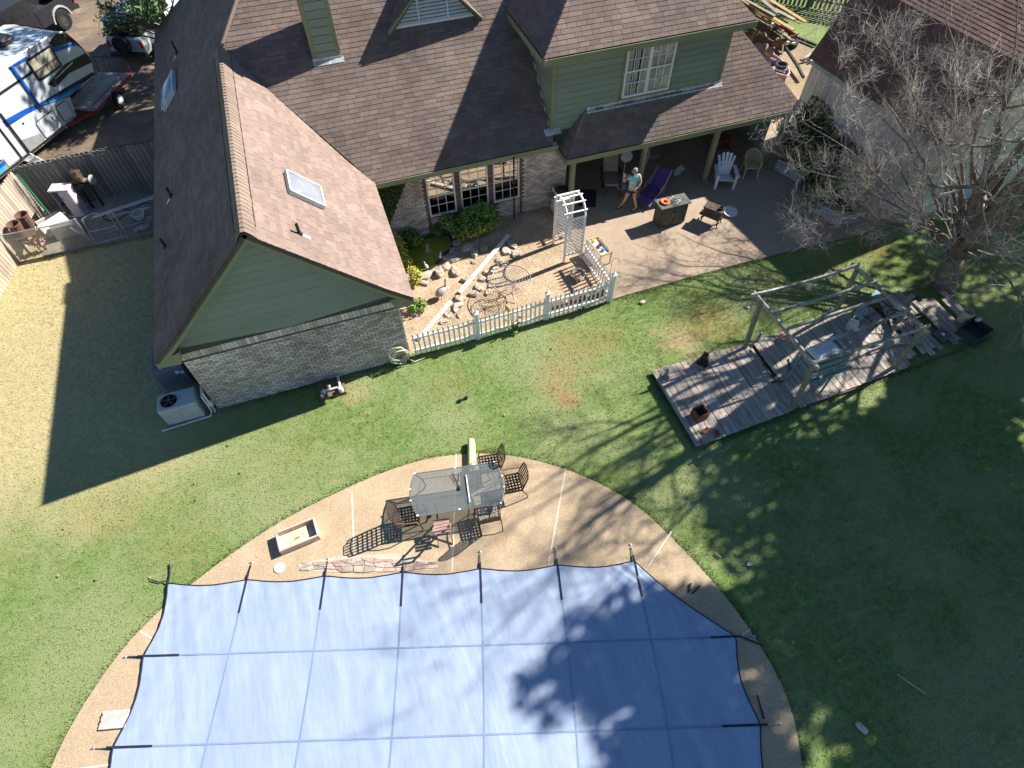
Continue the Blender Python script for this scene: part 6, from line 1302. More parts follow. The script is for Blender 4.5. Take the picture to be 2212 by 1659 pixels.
decal('black_line', rvk, [(-3.5,1.72),(-1,1.6),(-1.0,1.57),(-3.5,1.68)]); decal('upper_black_line', rvk, [(-3.5,2.62),(.14,2.62),(.14,2.54),(-3.5,2.52)]); decal('roof_stripe', rvb, [(-.6,3.1),(.3,3.08),(.3,2.96),(-.6,3.02)]); decal('silver_edge', galv, [(.8,2.0),(1.9,2.12),(1.88,2.08),(.82,1.96)], .0095)
def rwin(s0, s1, z0, z1):
    w = decal('window', rvk, [(s0+.06,z0),(s1-.06,z0),(s1,z0+.06),(s1,z1-.06),(s1-.06,z1),(s0+.06,z1),(s0,z1-.06),(s0,z0+.06)], .03, RV, .03)
    decal('pane', mat('blind_cream', (.5,.46,.38), .35, .1, 3, spec=.6), [(s0+.08,z0+.36),(s1-.08,z0+.36),(s1-.08,z1-.08),(s0+.08,z1-.08)], .036, w); m = (s0+s1)/2
    for a, b in ((s0+.08,m-.03),(m+.03,s1-.08)): decal('pane', mat('blind_shade', (.28,.25,.21), .35, .1, 3), [(a,z0+.08),(b,z0+.08),(b,z0+.3),(a,z0+.3)], .036, w)
    mb = MB(); z = z0+.1
    while z < z1-.08: mb.beam(R3(s0+.09,z,.038),R3(s1-.09,z,.038),.004,.012); z += .045
    o = mb.build('blind_slats', mat('blind_line', (.38,.34,.28), .5), w); o['kind'] = 'stuff'
rwin(.14, 1.4, 2.2, 3.0)
def door(s0, s1, z0, z1):
    w = decal('hatch', mat('hatch_seal', (.1,.1,.11), .6), [(s0+.08,z0),(s1-.08,z0),(s1,z0+.08),(s1,z1-.08),(s1-.08,z1),(s0+.08,z1),(s0,z1-.08),(s0,z0+.08)], .02, RV, .02); i = .035
    decal('hatch_panel', rvw, [(s0+.08,z0+i),(s1-.08,z0+i),(s1-i,z0+.08),(s1-i,z1-.08),(s1-.08,z1-i),(s0+.08,z1-i),(s0+i,z1-.08),(s0+i,z0+.08)], .028, w)
door(-1.0,-.05,.5,1.2); door(.1,.68,.56,1.22)
decal('skirt', rvg, [(-7,.5),(-1.05,.5),(-1.05,.78),(-2.3,1.12),(-7,1.3)], .012); extr(MB(), [(-6,.3),(.6,.3),(.6,.5),(-6,.5)], -2.2, -.15).build('chassis', rvg, RV)
decal('rear_swoosh', rvb, [(-6,.62),(-2.95,.66),(-2.8,.8),(-3.1,.8),(-6,.76)], .016); decal('rear_cyan', rvc, [(-6,.52),(-3.1,.52),(-2.95,.66),(-6,.62)], .016)
MB().beam(R3(-.47,3.1,.05),R3(-.45,1.45,.05),.09,.05,RN).build('awning_arm', rvb, RV); MB().beam(R3(-.5,1.75,.03),R3(-.46,1.4,.04),.08,.03,RN).build('arm_foot', galv, RV)
for a in (-1.92,-2.3): MB().beam(R3(a,2.1,.04),R3(a,.4,.06),.05,.04,RN).build('door_frame_bar', rvk, RV)
extr(MB(), [(-2.9,.55),(-2.05,.55),(-2.05,2.4),(-2.9,2.4)], .0, .03).build('entry_door', rvw, RV)
for k in range(3): extr(MB(), [(-2.35,.42-.14*k),(-1.95,.42-.14*k),(-1.95,.45-.14*k),(-2.35,.45-.14*k)], .06+.2*k, .3+.2*k).build('step', galv, RV)
MB().beam(R3(-1.95,.5,.08),R3(-1.92,.1,.75),.03,.03).build('step_rail', white_m, RV); MB().lathe([(0,.05),(.08,.04),(.09,0)], 14, R3(-2.95,.95,.012), RN).build('porch_lamp', mat('lamp_grey', (.5,.5,.48), .4), RV)
MB().lathe([(0,.02),(.03,.01),(.03,0)], 8, R3(2.35,1.42,.006), RN).build('fuel_cap', rvk, RV); MB().lathe([(0,.02),(.04,.01),(.04,0)], 8, R3(-1.4,1.4,.004), RN).build('water_port', rvk, RV); decal('reflector', mat('amber', (.7,.4,.05), .4), [(.72,.9),(.78,.9),(.84,1.08),(.78,1.08)], .01)
MB().bevbox((R3(.6,3.36,-1.35)),(.75,.95,.24),.1,math.atan2(.8064,.5913)).build('roof_vent', rvk, RV); MB().bevbox((R3(-2.2,3.4,-1.2)),(.95,.8,.26),.1,math.atan2(.8064,.5913)).build('roof_air_unit', rvw, RV)
MB().tube([R3(-7,3.29,-.02),R3(1.85,3.22,-.02),R3(2.25,3.08,-.02)], .03, 5).build('roof_rail', galv, RV)
for s in (-4.2,-5.1): MB().lathe([(.2,-.11),(.36,-.11),(.38,0),(.36,.11),(.2,.11)], 20, R3(s,.38,-.15), RN).build('wheel', tyre, RV)
for s in (.45,-6.4): MB().beam(R3(s,.5,-.4),R3(s,0,-.4),.07,.07).build('landing_leg', gd, RV)
# --- pickup behind the camper
PT = thing('pickup_truck', 'dark pickup truck with grey wheel arches behind the camper', 'pickup', (-10.9,37.1,0), math.atan2(.8064,.5913)); tkp = mat('truck_paint', (.022,.022,.027), .35, .05, spec=.4)
# local frame: +x towards the tailgate, -y towards the camera side
def tprof(pr, y0, y1, m, nm): 
    n = len(pr); V = [(x,y0,z) for x,z in pr]+[(x,y1,z) for x,z in pr]; return MB().add(V, [tuple(range(n)), tuple(range(2*n-1,n-1,-1))]+[(i,n+i,n+(i+1)%n,(i+1)%n) for i in range(n)]).build(nm, m, PT, False)
tprof([(1.4,.55),(1.4,1.25),(-.9,1.25),(-.9,.55)], .0, .12, tkp, 'bed_side'); tprof([(1.4,.55),(1.4,1.25),(-.9,1.25),(-.9,.55)], 1.78, 1.9, tkp, 'bed_side'); MB().cbox(-.9,1.36,.13,1.77,.55,.72).build('bed_floor', gd, PT, False); MB().cbox(1.36,1.44,.13,1.77,.6,1.25).build('tailgate', tkp, PT, False)
tprof([(-.92,.5),(-.92,1.3),(-1.1,1.9),(-2.6,1.92),(-3.2,1.3),(-4.6,1.2),(-4.75,.9),(-4.7,.5)], .02, 1.88, tkp, 'cab_body')
for y in (.0,1.9): tprof([(-1.15,1.35),(-1.25,1.82),(-2.55,1.84),(-3.0,1.35)], y-.004, y+.004, mat('car_glass', (.02,.022,.025), .05, spec=.8), 'side_window')
MB().cbox(1.44,1.62,.05,1.85,.5,.68).build('bumper', gd, PT, False)
for y in (.02,1.88): MB().cbox(1.38,1.45,y-.08,y+.08,.85,1.15).build('tail_light', mat('tail_red', (.5,.02,.03), .3), PT, False)
rimd = mat('rim_dark', (.12,.12,.13), .3, metal=.7)
for x in (.35,-3.6):
    for y, s in ((.1,-1),(1.8,1)): wheel(PT, (x,y,.43), .43, .28, Vector((0,s,0)), rimd, 8); MB().tube([(x+.56*math.cos(t*math.pi/10),y+s*.1,.46+.56*math.sin(t*math.pi/10)) for t in range(11)], .06, 5).build('wheel_arch', mat('arch_grey', (.35,.36,.37), .4), PT, False)
# --- off-roader with a spare wheel
SV = thing('off_roader', 'silver roofed off road car with a spare wheel on its tail behind the leaves', 'car', (-7.45,32.35,0), -.42); svp = mat('suv_silver', (.42,.44,.47), .3, .05, metal=.4); svw = mat('suv_white', (.5,.52,.55), .35, .05)
MB().bevbox((0,2.1,.85),(1.7,4.2,.75),.06).build('body', svw, SV, False); MB().bevbox((0,1.7,1.5),(1.62,3.1,.6),.08,0,.95).build('cabin', mat('suv_black', (.02,.021,.025), .25), SV, False); MB().bevbox((0,1.65,1.83),(1.6,2.9,.07),.03).build('roof', svp, SV, False)
for k in range(7): MB().box((-.66+k*.22,1.5,1.875),(.03,2.2,.02)).build('roof_rib', svp, SV, False)
MB().bevbox((0,.13,1.48),(1.34,.03,.44),.02).build('rear_window', mat('car_glass', (.02,.022,.025)), SV, False); MB().bevbox((0,-.08,.55),(1.7,.2,.18),.03).build('bumper', gd, SV, False); MB().box((.5,-.01,.95),(.5,.02,.16)).build('number_plate_panel', svw, SV, False)
for s in (-1,1): MB().bevbox((s*.76,-.005,.95),(.14,.04,.3),.01).build('tail_light', mat('tail_red', (.5,.02,.03)), SV, False)
wheel(SV, (-.05,-.17,1.02), .38, .26, Vector((0,-1,0)), gd, 6)
for y in (.75,3.4):
    for s in (-1,1): wheel(SV, (s*.8,y,.36), .36, .24, Vector((s,0,0)), rimd, 6)
# --- leafy tree hanging over it
def leafy_tree(label, x, y, h, crowns, n, size, m, trunk_r=.16, asp=.5, group=None, name='tree'):
    t = thing(name, label, 'tree', (x,y,0), 0, group); mb = MB(); mb.tube([(x,y,0),(x+.05,y,h*.3),(x-.03,y+.04,h*.6)], [trunk_r*1.3,trunk_r,trunk_r*.7], 8); mb.build('trunk', mat('bark_brown', (.11,.08,.06), .95, .25, 12, .2, 3, .6, 30, stretch=(3,3,.7)), t)
    lb = MB(); rg = random.Random(int(x*7+y*13))
    for c, r, k in crowns:
        for q in range(7):
            e = Vector(c)+Vector((rg.uniform(-.8,.8)*r[0],rg.uniform(-.8,.8)*r[1],rg.uniform(-.6,.7)*r[2])); s = Vector((x,y,h*rg.uniform(.3,.6))); md = s.lerp(e,.5)+Vector((rg.uniform(-.3,.3),rg.uniform(-.3,.3),.2)); lb.tube([s,md,e], [trunk_r*.45,trunk_r*.28,.015], 5)
    lb.build('limbs', MATS['bark_brown'], t)
    PP, QQ = zip(*[blob_pts(c, r, int(n*k), 14) for c, r, k in crowns]); leaves('crown', np.concatenate(PP), np.concatenate(QQ)+np.array([0,0,.5]), size, m, t, .9, asp); return t
leafy_tree('narrow leaved green tree at the wing corner in front of the car', -5.0, 30.2, 4.6, [((-5.35,27.9,3.9),(1.2,1.3,.8),.5),((-4.7,28.6,4.3),(1.2,1.2,.9),.3),((-6.4,27.8,3.5),(.7,.8,.35),.12),((-6.6,28.9,3.7),(.6,.6,.3),.08)], 1700, .11, mat('narrow_leaf', (.06,.115,.03), .6, .2, 4, .2, 1, 0, island=.45), .09, .25)
# ================================================================== RIGHT SIDE: BARN, VINES, JUNK, BARE TREE, TREES BEYOND THE FRAME
BN = thing('barn', 'grey boarded barn with a steep brown gambrel roof behind the bare tree', 'barn', (18.2,14.5,0))
bax = Vector((.108,-.994,0)); bx_ = Vector((.994,.108,0)); bo_ = Vector((18.2,11.4,0))      # along eave to the south, across to the east
B3 = lambda a, c, z: bo_ - bax*a + bx_*c + Vector((0,0,z))                                  # a = metres north of the south wall
bL = 6.1; roofm = mat('barn_shingle', (.125,.075,.066), .95, .15, 20, .2, .6, .3, 120, island=.2); wallm = mat('barn_board', (.55,.54,.54), .85, .1, 9, .12, 1, .2, 50, island=.08, stretch=(4,4,.5)); bluew = mat('barn_board_blue', (.48,.56,.58), .85, .1, 9, .12, 1, .2, 50, island=.08, stretch=(4,4,.5))
sec = [(-.12,2.92),(1.05,5.2),(4.2,6.62),(7.35,5.2),(8.5,2.92)]
MB().add([B3(0,0,0),B3(bL,0,0),B3(bL,0,2.95),B3(0,0,2.95),B3(.02,8.4,0),B3(bL,8.4,0),B3(bL,8.4,2.95),B3(.02,8.4,2.95)], [(0,3,2,1),(4,5,6,7),(1,2,6,5)]).build('wall_core', mortar, BN)
def bquad(c0, z0, c1, z1, a0, a1, n, th=.02):
    p = [B3(a0,c0,z0),B3(a0,c1,z1),B3(a1,c1,z1),B3(a1,c0,z0)]; return p
wn = MB(); cnt = 0
k = 0
while k*.2 < bL-.02:
    a = k*.2; V = [B3(a+.006,-.025,0),B3(min(a+.194,bL),-.025,0),B3(min(a+.194,bL),-.025,2.98),B3(a+.006,-.025,2.98),B3(a+.006,0,0),B3(min(a+.194,bL),0,0),B3(min(a+.194,bL),0,2.98),B3(a+.006,0,2.98)]
    MB().add(V, [(0,3,2,1),(0,4,7,3),(1,2,6,5),(3,7,6,2)]).build('wall_board', wallm, BN); k += 1
def ztop(c):
    for (c0,z0),(c1,z1) in zip(sec, sec[1:]):
        if c0 <= c <= c1: return z0+(z1-z0)*(c-c0)/(c1-c0)
    return 2.9
k = 0
while k*.2 < 5.0:                                         # south gable, the part that can be seen
    c = k*.2; V = [B3(-.025,c+.006,0),B3(-.025,c+.194,0),B3(-.025,c+.194,ztop(c+.194)-.03),B3(-.025,c+.006,ztop(c+.006)-.03),B3(0,c+.006,0),B3(0,c+.194,0),B3(0,c+.194,ztop(c+.194)-.03),B3(0,c+.006,ztop(c+.006)-.03)]
    MB().add(V, [(0,1,2,3),(0,3,7,4),(1,5,6,2),(3,2,6,7)]).build('wall_board', bluew, BN); k += 1
MB().add([B3(.01,5.0,0),B3(.01,8.4,0),B3(.01,8.4,3),B3(.01,7.3,5.1),B3(.01,5.0,6.1)], [(0,1,2,3,4)]).build('gable_rest', bluew, BN)
rd = MB()
for (c0,z0),(c1,z1) in zip(sec, sec[1:]): rd.slab([B3(bL+.2,c0,z0),B3(-.22,c0,z0),B3(-.22,c1,z1),B3(bL+.2,c1,z1)], .08)
rdo = rd.build('roof', felt, BN)
bs = []
for si, ((c0,z0),(c1,z1)) in enumerate(list(zip(sec, sec[1:]))[:2]):
    o = B3(-.22,c0,z0); e = -bax; up = (B3(0,c1,z1)-B3(0,c0,z0)); Ls = up.length; up /= Ls; n = up.cross(e).normalized(); n = n if n.z > 0 else -n; rg = random.Random(si+70); v = 0
    while v < Ls-.02:
        s = -rg.random()*.3
        while s < bL+.42:
            a0, a1 = max(s,0)+.004, min(s+.32,bL+.42)-.004; s += .32
            if a1-a0 < .04: continue
            v1 = min(v+.155, Ls); hh = .014+.004*rg.random()
            V = [o+e*a0+up*v+n*hh, o+e*a1+up*v+n*hh, o+e*a1+up*v1+n*.004, o+e*a0+up*v1+n*.004, o+e*a0+up*v, o+e*a1+up*v]
            bs.append(((V[0]-Vector((0,0,14))).length, V))
        v += .15
bs.sort(key=lambda q: q[0]); rest = MB(); SF = [(0,1,2,3),(4,5,1,0),(0,3,4),(1,5,2)]
for i, (d, V) in enumerate(bs):
    if i < 300: MB().add(V, SF).build('shingle', roofm, rdo)
    else: rest.add(V, SF)
o = rest.build('shingles', roofm, rdo); o['kind'] = 'stuff'
MB().beam(B3(-.23,-.1,2.9),B3(-.23,1.05,5.14),.03,.14,(0,1,0)).beam(B3(-.23,1.05,5.14),B3(-.23,4.2,6.56),.03,.14,(0,1,0)).build('rake_board', mat('barn_trim', (.3,.36,.37), .8), BN); MB().beam(B3(-.2,-.14,2.84),B3(bL+.2,-.14,2.84),.03,.12).build('fascia', MATS['barn_trim'], BN)
# --- lattice panels and the vine over them
def lattice_panel(label, a, b, h0, h1):
    L = thing('garden_trellis', label, 'trellis', (*a,0)); a, b = Vector((*a,0)), Vector((*b,0)); d = b-a; ln = d.length; d /= ln; m = mat('lattice_white', (.4,.41,.45), .7, .1, 6)
    for t in (0, ln): MB().cbox(-.03,.03,-.03,.03,0,h1).build('post', m, L, False).location = d*t
    for z in (h0,h1): MB().beam(Vector((0,0,z)), d*ln+Vector((0,0,z)), .03, .05).build('rail', m, L, False)
    H_ = h1-h0; nrm = Vector((-d.y,d.x,0))
    for sg in (1,-1):
        k = -int(H_/.1)
        while k*.1 < ln:
            x0, x1 = k*.1, k*.1+H_; za, zb = (h0,h1) if sg > 0 else (h1,h0); t0, t1 = max(0,(0-x0)/(x1-x0)), min(1,(ln-x0)/(x1-x0)); k += 1
            if t1 <= t0+.05: continue
            MB().beam(d*(x0+(x1-x0)*t0)+nrm*sg*.006+Vector((0,0,za+(zb-za)*t0)), d*(x0+(x1-x0)*t1)+nrm*sg*.006+Vector((0,0,za+(zb-za)*t1)), .035, .008, nrm).build('lattice_strip', m, L, False)
lattice_panel('pale lattice panel under the vine nearest the porch', (15.75,15.5), (16.15,14.5), .05, .45); lattice_panel('pale lattice panel at the patio edge below the bare branches', (15.6,13.2), (15.95,12.1), .05, .4)
lattice_panel('short pale lattice panel beside the grass at the vine end', (16.0,12.05), (16.9,12.0), .05, .35)
VN = thing('vine_thicket', 'broad mound of green vine covering the trellis between patio and barn', 'vine', (17,14.3,0)); ivv = mat('vine_leaf', (.085,.12,.035), .65, .2, 4, .2, 1, 0, island=.5)
pp = [blob_pts((16.7,14.6,1.1),(1.5,1.9,1.0),5600,14), blob_pts((16.6,13.0,.8),(1.4,1.1,.85),2800,10), blob_pts((17.0,16.3,1.1),(1.1,1.2,1.1),2200,9)]
P = np.concatenate([q[0] for q in pp]); Q = np.concatenate([q[1] for q in pp]); P[:,2] = np.maximum(P[:,2],.05); leaves('foliage', P, Q+np.array([0,0,.8]), .075, ivv, VN)
mb = MB(); rg = random.Random(21)
for k in range(60):
    p = Vector((rg.uniform(16,17.8), rg.uniform(12.3,16.6), 0)); q = p+Vector((rg.uniform(-.6,.6),rg.uniform(-.6,.6),rg.uniform(.8,1.8))); mb.tube([p, p.lerp(q,.5)+Vector((rg.uniform(-.2,.2),rg.uniform(-.2,.2),.1)), q], [.015,.011,.005], 4)
mb.build('stems', stemm, VN)
leafy_tree('small yellow green bush lit by sun behind the porch end', 16.6, 17.6, 1.6, [((16.5,17.5,1.2),(.5,.5,.6),1.)], 500, .07, leafy, .03)
tp = MB().rock((16.2,15.75,2.0),(.5,.4,.5),8).build('dark_tarp', mat('black_tarp', (.02,.02,.022), .5)); tag(tp, 'crumpled black tarp bundle hanging at the porch roof corner', 'tarp')
# --- junk yard behind the porch
BT = thing('pink_boat', 'faded pink hulled small boat lying behind the porch roof', 'boat', (19.45,21.85,0), math.atan2(-2.6,-.35)); pk_ = mat('boat_pink', (.42,.27,.32), .5, .12, 5); n = 14; V = []; F = []
for i in range(n+1):
    t = i/n; x = -1.5+3.0*t; w_ = .48*math.sin(math.pi*min(1,(1-t)*1.25+.0))**.5 if t > .35 else .46; w_ = max(w_, .03)
    for y, z in ((-w_,.52),(-w_*1.0,.46),(-w_*.7,.12),(0,.04),(w_*.7,.12),(w_,.46),(w_,.52)): V.append((x,y,z+.08*t*t))
for i in range(n):
    for k in range(6): q = i*7+k; F.append((q,q+1,q+8,q+7))
MB().add(V,F+[tuple(range(6,-1,-1))]).build('hull', pk_, BT, False, smooth=True); MB().tube([V[i*7] for i in range(n+1)]+[V[i*7+6] for i in range(n,-1,-1)], .035, 6).build('gunwale', mat('boat_rim', (.68,.5,.56), .5), BT, False)
MB().box((.5,0,.4),(.3,.8,.04)).build('thwart', pk_, BT, False)
o = MB().lathe([(.2,0),(.24,.42),(.26,.43),(.2,.43),(.17,.05),(0,.05)], 16, (19.4,21.0,.35)).build('striped_bucket', mat('bucket_black', (.04,.045,.05), .5)); MB().lathe([(.232,.2),(.24,.28)], 16, (19.4,21.0,.35)).build('band', white_m, o); MB().lathe([(.225,.1),(.23,.14)], 16, (19.4,21.0,.35)).build('band', white_m, o); tag(o, 'black bucket with white bands standing in the pink boat', 'bucket')
SP = thing('wheel_assembly', 'lone tyre on a black axle frame lying in the junk yard', 'wheel', (21.75,23.5,0), 0); wheel(SP, (0,0,.2), .36, .22, Vector((.1,-.25,1)), rimw, 5)
bm2 = mat('black_beam', (.03,.032,.036), .5)
for p, q, lab in (((21.35,24.2,.35),(20.75,21.6,.25),'black steel beam running past the tyre in the junk yard'), ((20.75,21.6,.25),(20.45,20.6,.2),'bent lower end of the black steel beam'), ((22.3,24.4,.1),(22.85,23.0,.1),'black steel kerb rail beside the sunny far lawn')):
    o = MB().beam(p, q, .1, .1).build('steel_beam', bm2); tag(o, lab, 'beam')
JT = thing('junk_trailer', 'rusty flat trailer heaped with old lumber behind the house', 'trailer', (20.7,24.8,0), math.atan2(-.98,.1)); rs = mat('rust_panel', (.14,.07,.05), .85, .3, 8)
for y in (-.7,.7): MB().beam((-2,y,.6),(1.8,y,.6),.06,.3).build('side_panel', rs, JT, False)
MB().box((-.1,0,.45),(3.8,1.36,.05)).build('bed', plankm, JT, False); MB().beam((1.8,-.7,.6),(1.8,.7,.6),.06,.3).build('end_panel', rs, JT, False)
for s in (-1,1): wheel(JT, (-.4,s*.9,.33), .33, .2, Vector((0,s,0)), rimd, 5)
rg = random.Random(33); lum = mat('yellow_lumber', (.34,.24,.1), .85, .2, 6, island=.3); lg_ = mat('grey_lumber', (.28,.24,.2), .9, .2, 6, island=.3)
for k in range(20):
    y = rg.uniform(-.6,.65); x = rg.uniform(-1.9,-.4); L = rg.uniform(1.4,3.2); z = .55+.05*k; o = MB().beam((20.7+y*.98+x*.1,24.8-x*.98,z),(20.7+y*.9+(x+L)*.1+rg.uniform(-.2,.2),24.8-(x+L)*.98,z+rg.uniform(-.1,.1)), rg.choice((.09,.14,.19)), .04).build('lumber', (lum, lg_)[k % 2]); tag(o, ORD[k]+' old plank up from the bottom of the lumber heap on the trailer', 'plank', 'planks heaped on the junk trailer')
for k in range(12):
    x, y = rg.uniform(20.2,21.6), rg.uniform(22.9,24.6); o = MB(); s = rg.uniform(.15,.4); o.rock((x,y,.5+rg.random()*.35),(s,s*.7,s*.6),k+50); o = o.build('scrap', (gd, white_m, rs, gs_, mat('mauve_cloth', (.3,.2,.22), .9), stemm)[k % 6]); tag(o, 'lump of scrap heaped at the end of the junk trailer', 'scrap', 'scrap heaped at the trailer end')
for k in range(9):
    x, y = rg.uniform(20.6,21.7), rg.uniform(23.0,24.4); o = MB().tube([(x,y,.6+rg.random()*.4),(x+rg.uniform(-.5,.5),y+rg.uniform(-.5,.5),.6+rg.random()*.4)], .02, 5).build('scrap_bar', (gd, gs_, rs)[k % 3]); tag(o, 'bent metal bar in the scrap at the trailer end', 'scrap', 'metal bars in the trailer scrap')
for k, (x, y, a) in enumerate(((21.9,22.3,.5),(22.0,21.9,.2),(22.2,22.0,1.6),(21.6,22.0,.1))):
    o = MB().beam((x-.35*math.cos(a),y-.35*math.sin(a),.08+.03*k),(x+.35*math.cos(a),y+.35*math.sin(a),.08+.03*k),.12,.05).build('offcut', (lg_, white_m, lg_, rs)[k]); tag(o, ('longest grey','short white','crosswise grey','rusty')[k]+' offcut in the small pile by the barn corner', 'offcut')
board_fence('far board fence with pale gaps beyond the sunny lawn', (21.5,29.9), (28.2,23.7), B1, wf1, .21, False, 5, 1.)
wo_ = MB().lathe([(0,-.2),(.22,-.12),(.25,0),(.2,.15),(0,.22)], 12, (22.3,25.5,.75), None, 1, .8).build('rusty_drum_lid', rs); tag(wo_, 'rounded rusty drum end beyond the lumber heap', 'drum')
for k in range(30):
    x, y = rg.uniform(18.9,20.4), rg.uniform(21.5,26.5); L = rg.uniform(.3,1.0); a = rg.uniform(0,3.14); z = .15+rg.random()*.5; t_ = k % 5
    o = MB()
    if t_ < 3: o.beam((x,y,z),(x+L*math.cos(a),y+L*math.sin(a),z+rg.uniform(-.1,.25)), rg.uniform(.05,.16), .05)
    elif t_ == 3: o.bevbox((x,y,z),(L*.6,L*.45,.25),.02,a)
    else: o.lathe([(.05,0),(.16,.02),(.18,.25),(.15,.26),(0,.2)], 12, (x,y,z), Vector((math.cos(a),math.sin(a),.8)))
    o = o.build(('plank_scrap','plank_scrap','plank_scrap','junk_box','old_pot')[t_], (lg_, white_m, lum, rs, gd)[(k*3) % 5]); tag(o, ('weathered plank','weathered plank','weathered plank','junk box','old pot')[t_]+' in the junk strip between house and rusty trailer', ('plank','plank','plank','box','pot')[t_], 'junk strip behind the house')
# --- the bare tree
bark = mat('bare_bark', (.215,.175,.145), .95, .3, 14, .25, 2, .6, 40, col2=(.15,.125,.1)); twigm = mat('bare_twig', (.47,.42,.37), .9, .2, 20, .1, 3, 0)
TR = thing('bare_tree', 'big leafless spreading tree at the right edge beside the plank deck', 'tree', (17.35,8.45,0))
limb_mb, br_mb, tw_mb = MB(), MB(), MB(); tg = random.Random(77)
THIN = 1.
def jit(d, a):
    v = d + Vector((tg.gauss(0,1),tg.gauss(0,1),tg.gauss(0,1)))*a; return v.normalized()
def branch(p, d, L, r, lev, up=.06):
    n = 6 if lev < 2 else (4 if lev < 3 else 3); P = [p.copy()]; R = [r]; q = p.copy(); dd = d.copy(); end = r*(.45 if lev < 3 else .35)
    for i in range(n):
        dd = jit(dd, .14 if lev < 2 else .2); dd.z += up*(1 if lev > 0 else .5); dd.normalize(); q = q + dd*(L/n)
        if q.z < .6: q.z = .6+tg.random()*.2
        P.append(q.copy()); R.append(r+(end-r)*(i+1)/n)
    (limb_mb if lev <= 1 else br_mb if lev == 2 else tw_mb).tube(P, R, 8 if lev <= 1 else 5 if lev == 2 else 3, lev < 2)
    return P, R
def sub(P, R, L, lev):
    if lev > 4: return
    cnt = {1: 7, 2: 5, 3: 5, 4: 3}[lev]
    for k in range(cnt):
        t = (.22 + .78*(k+tg.random()*.8)/cnt); t = min(t, .999); f = t*(len(P)-1); i = int(f); p = P[i].lerp(P[i+1], f-i); d0 = (P[i+1]-P[i]).normalized()
        ax = d0.orthogonal().normalized(); ax.rotate(Quaternion(d0, tg.uniform(0, 6.283))); ang = tg.uniform(.5, 1.05); d = (d0*math.cos(ang)+ax*math.sin(ang)).normalized()
        L2 = L*tg.uniform(.36,.6)*(1.1-t*.5); r2 = max(.0045, R[i]*tg.uniform(.32,.55))*THIN; 
        if lev == 4: L2 = tg.uniform(.2,.5); r2 = .0048*THIN
        if lev == 3: L2 = max(.45, min(L2*1.3, 1.1)); r2 = max(.008, min(r2, .014))*THIN
        Q = branch(p, d, L2, r2, lev); sub(Q[0], Q[1], L2, lev+1)
base = Vector((17.35,8.45,0)); fork = Vector((17.1,8.7,1.5))
MB().tube([base-Vector((0,0,.1)), base+Vector((-.02,.03,.25)), base.lerp(fork,.55), fork], [.42,.3,.25,.26], 12).build('trunk', bark, TR, smooth=True)
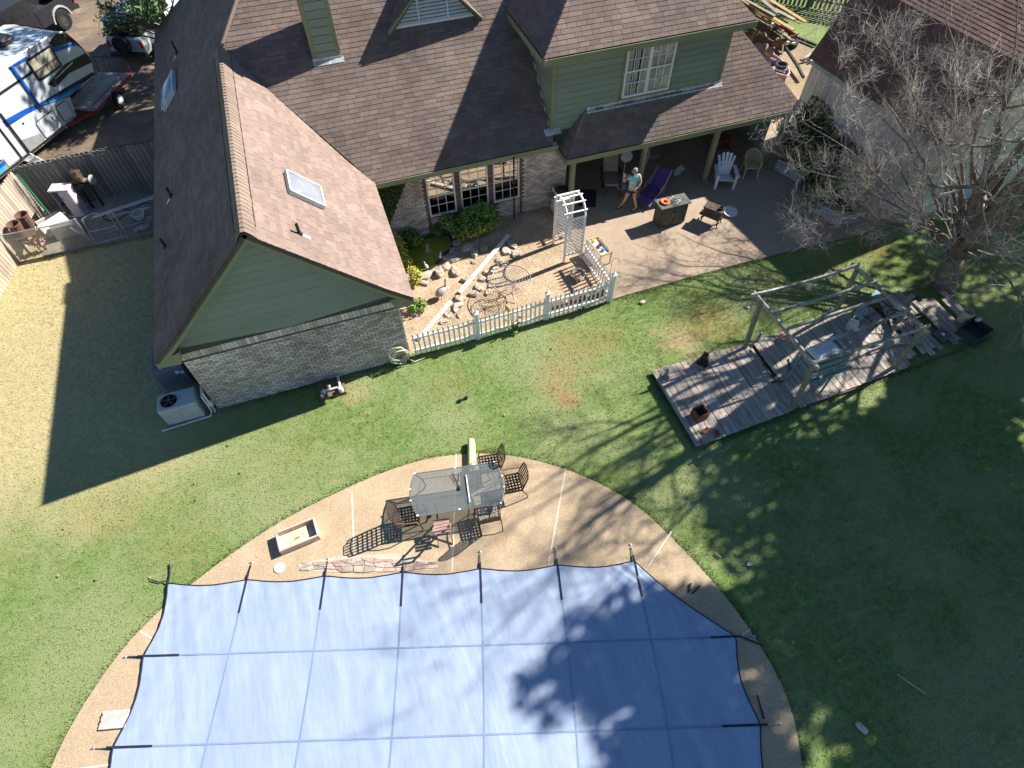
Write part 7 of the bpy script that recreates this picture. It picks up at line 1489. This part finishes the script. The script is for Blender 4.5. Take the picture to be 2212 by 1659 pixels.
for e, r, sg, lv in (((12.75,11.0,1.9),.034,.3,1),((13.0,12.6,2.9),.034,.4,1),((13.8,13.4,3.6),.034,.4,1),((15.4,14.4,4.0),.036,.3,1),((15.6,12.6,2.4),.036,.3,1),((16.6,14.0,3.4),.042,.3,1),((14.6,13.6,5.6),.04,.4,1),((15.8,14.2,6.2),.042,.4,1),((17.2,13.6,6.6),.046,.4,1),((18.2,12.4,7.2),.05,.4,1),((14.4,11.6,2.0),.036,.3,1),((15.0,10.4,1.8),.036,.3,1),((17.8,13.2,3.9),.045,.3,1),((18.8,12.4,4.6),.05,.3,1),((17.6,11.2,5.4),.055,.2,1),((16.4,11.0,4.2),.045,.3,1),((13.8,8.6,7.6),.13,.6,1),((14.6,6.6,9.4),.15,.4,1),((15.4,8.2,11.8),.16,.3,1),((14.0,6.2,11.2),.13,.3,1),((16.2,6.4,12.8),.14,.3,1),((13.6,7.4,9.8),.12,.3,1),((15.2,5.0,10.6),.12,.3,1),((18.2,8.3,12.4),.14,.2,1),((20.4,9.9,9.5),.13,.3,1),((19.6,5.4,7.6),.11,.4,1),((15.9,5.4,2.0),.05,.5,2),((15.0,7.4,2.3),.05,.4,2),((16.0,9.6,2.4),.05,.3,2),((17.4,6.2,2.0),.05,.3,2),((15.8,6.9,3.2),.05,.3,2),((18.6,9.9,3.0),.06,.3,2),((13.8,5.6,6.8),.08,.4,1)):
    e = Vector(e); s = fork + Vector((tg.uniform(-.15,.15),tg.uniform(-.15,.15),tg.uniform(-.4,.25))); n = 8; P = []; R = []
    per = (e-s).cross(Vector((0,0,1))).normalized()*tg.uniform(-.5,.5)
    for i in range(n+1):
        t = i/n; q = s.lerp(e,t) + Vector((0,0,1))*sg*math.sin(math.pi*t) + per*math.sin(math.pi*t)*.6 + Vector((tg.gauss(0,.08),tg.gauss(0,.08),tg.gauss(0,.08)))*(1 if 0 < i < n else 0); P.append(q); R.append(r*1.2*(1-t)**1.1+.009)
    THIN = .62 if r < .06 else 1.
    limb_mb.tube(P, R, 8); sub(P, R, (e-s).length*(.66 if r < .1 else .62), lv)
limb_mb.build('limbs', bark, TR, smooth=True); o = br_mb.build('branches', twigm, TR); o['kind'] = 'stuff'; o = tw_mb.build('twigs', twigm, TR); o['kind'] = 'stuff'
# --- leafy trees that stand outside the picture and shade the lawn
lfm = mat('tree_leaf', (.05,.09,.025), .6, .2, 3, .2, 1, 0, island=.4)
leafy_tree('dense leafy tree on the right of the yard shading the lawn', 21.5, 2.2, 9, [((22.2,3.8,8.6),(5.0,4.2,3.4),.55),((20.2,.4,8.2),(3.6,3.2,3.0),.27),((23.6,6.1,8.8),(3.6,1.9,2.8),.16),((18.4,4.0,12.2),(2.2,1.8,1.7),.09),((19.8,2.4,13.4),(2.4,1.8,1.6),.1)], 34000, .17, lfm, .3)
leafy_tree('second leafy tree on the right of the yard', 27, 7.0, 9, [((26.6,7.6,8.2),(3.8,2.4,3.0),.5),((31,11.8,8.5),(3.2,2.8,3.0),.5)], 17000, .17, lfm, .3)
leafy_tree('tall leafy tree behind the house beside the driveway', 2.5, 31.5, 9, [((1.6,31.2,9.0),(4.2,3.8,2.8),.6),((.5,34.5,9.5),(3.5,3,2.6),.4)], 8000, .17, lfm, .28)
# labels that count alike things from the left
for gname, what in (('scrap heaped at the trailer end', 'lump of scrap from the left at the end of the junk trailer'), ('metal bars in the trailer scrap', 'bent metal bar from the left in the trailer scrap'), ('utensils piled on the cabinet', 'utensil from the left in the pile on the serving cabinet')):
    for i, o in enumerate(sorted((o for o in COL.objects if o.get('group') == gname), key=lambda o: sum(v.co.x*.95-v.co.y*.31 for v in o.data.vertices)/len(o.data.vertices))): o['label'] = ORD[i]+' '+what
for nm, what in (('plank_scrap', 'weathered plank'), ('junk_box', 'junk box'), ('old_pot', 'old pot')):
    for i, o in enumerate(sorted((o for o in COL.objects if o.name.split('.')[0] == nm), key=lambda o: sum(v.co.y for v in o.data.vertices)/len(o.data.vertices))): o['label'] = ORD[i]+' '+what+' from the near end of the junk strip behind the house'
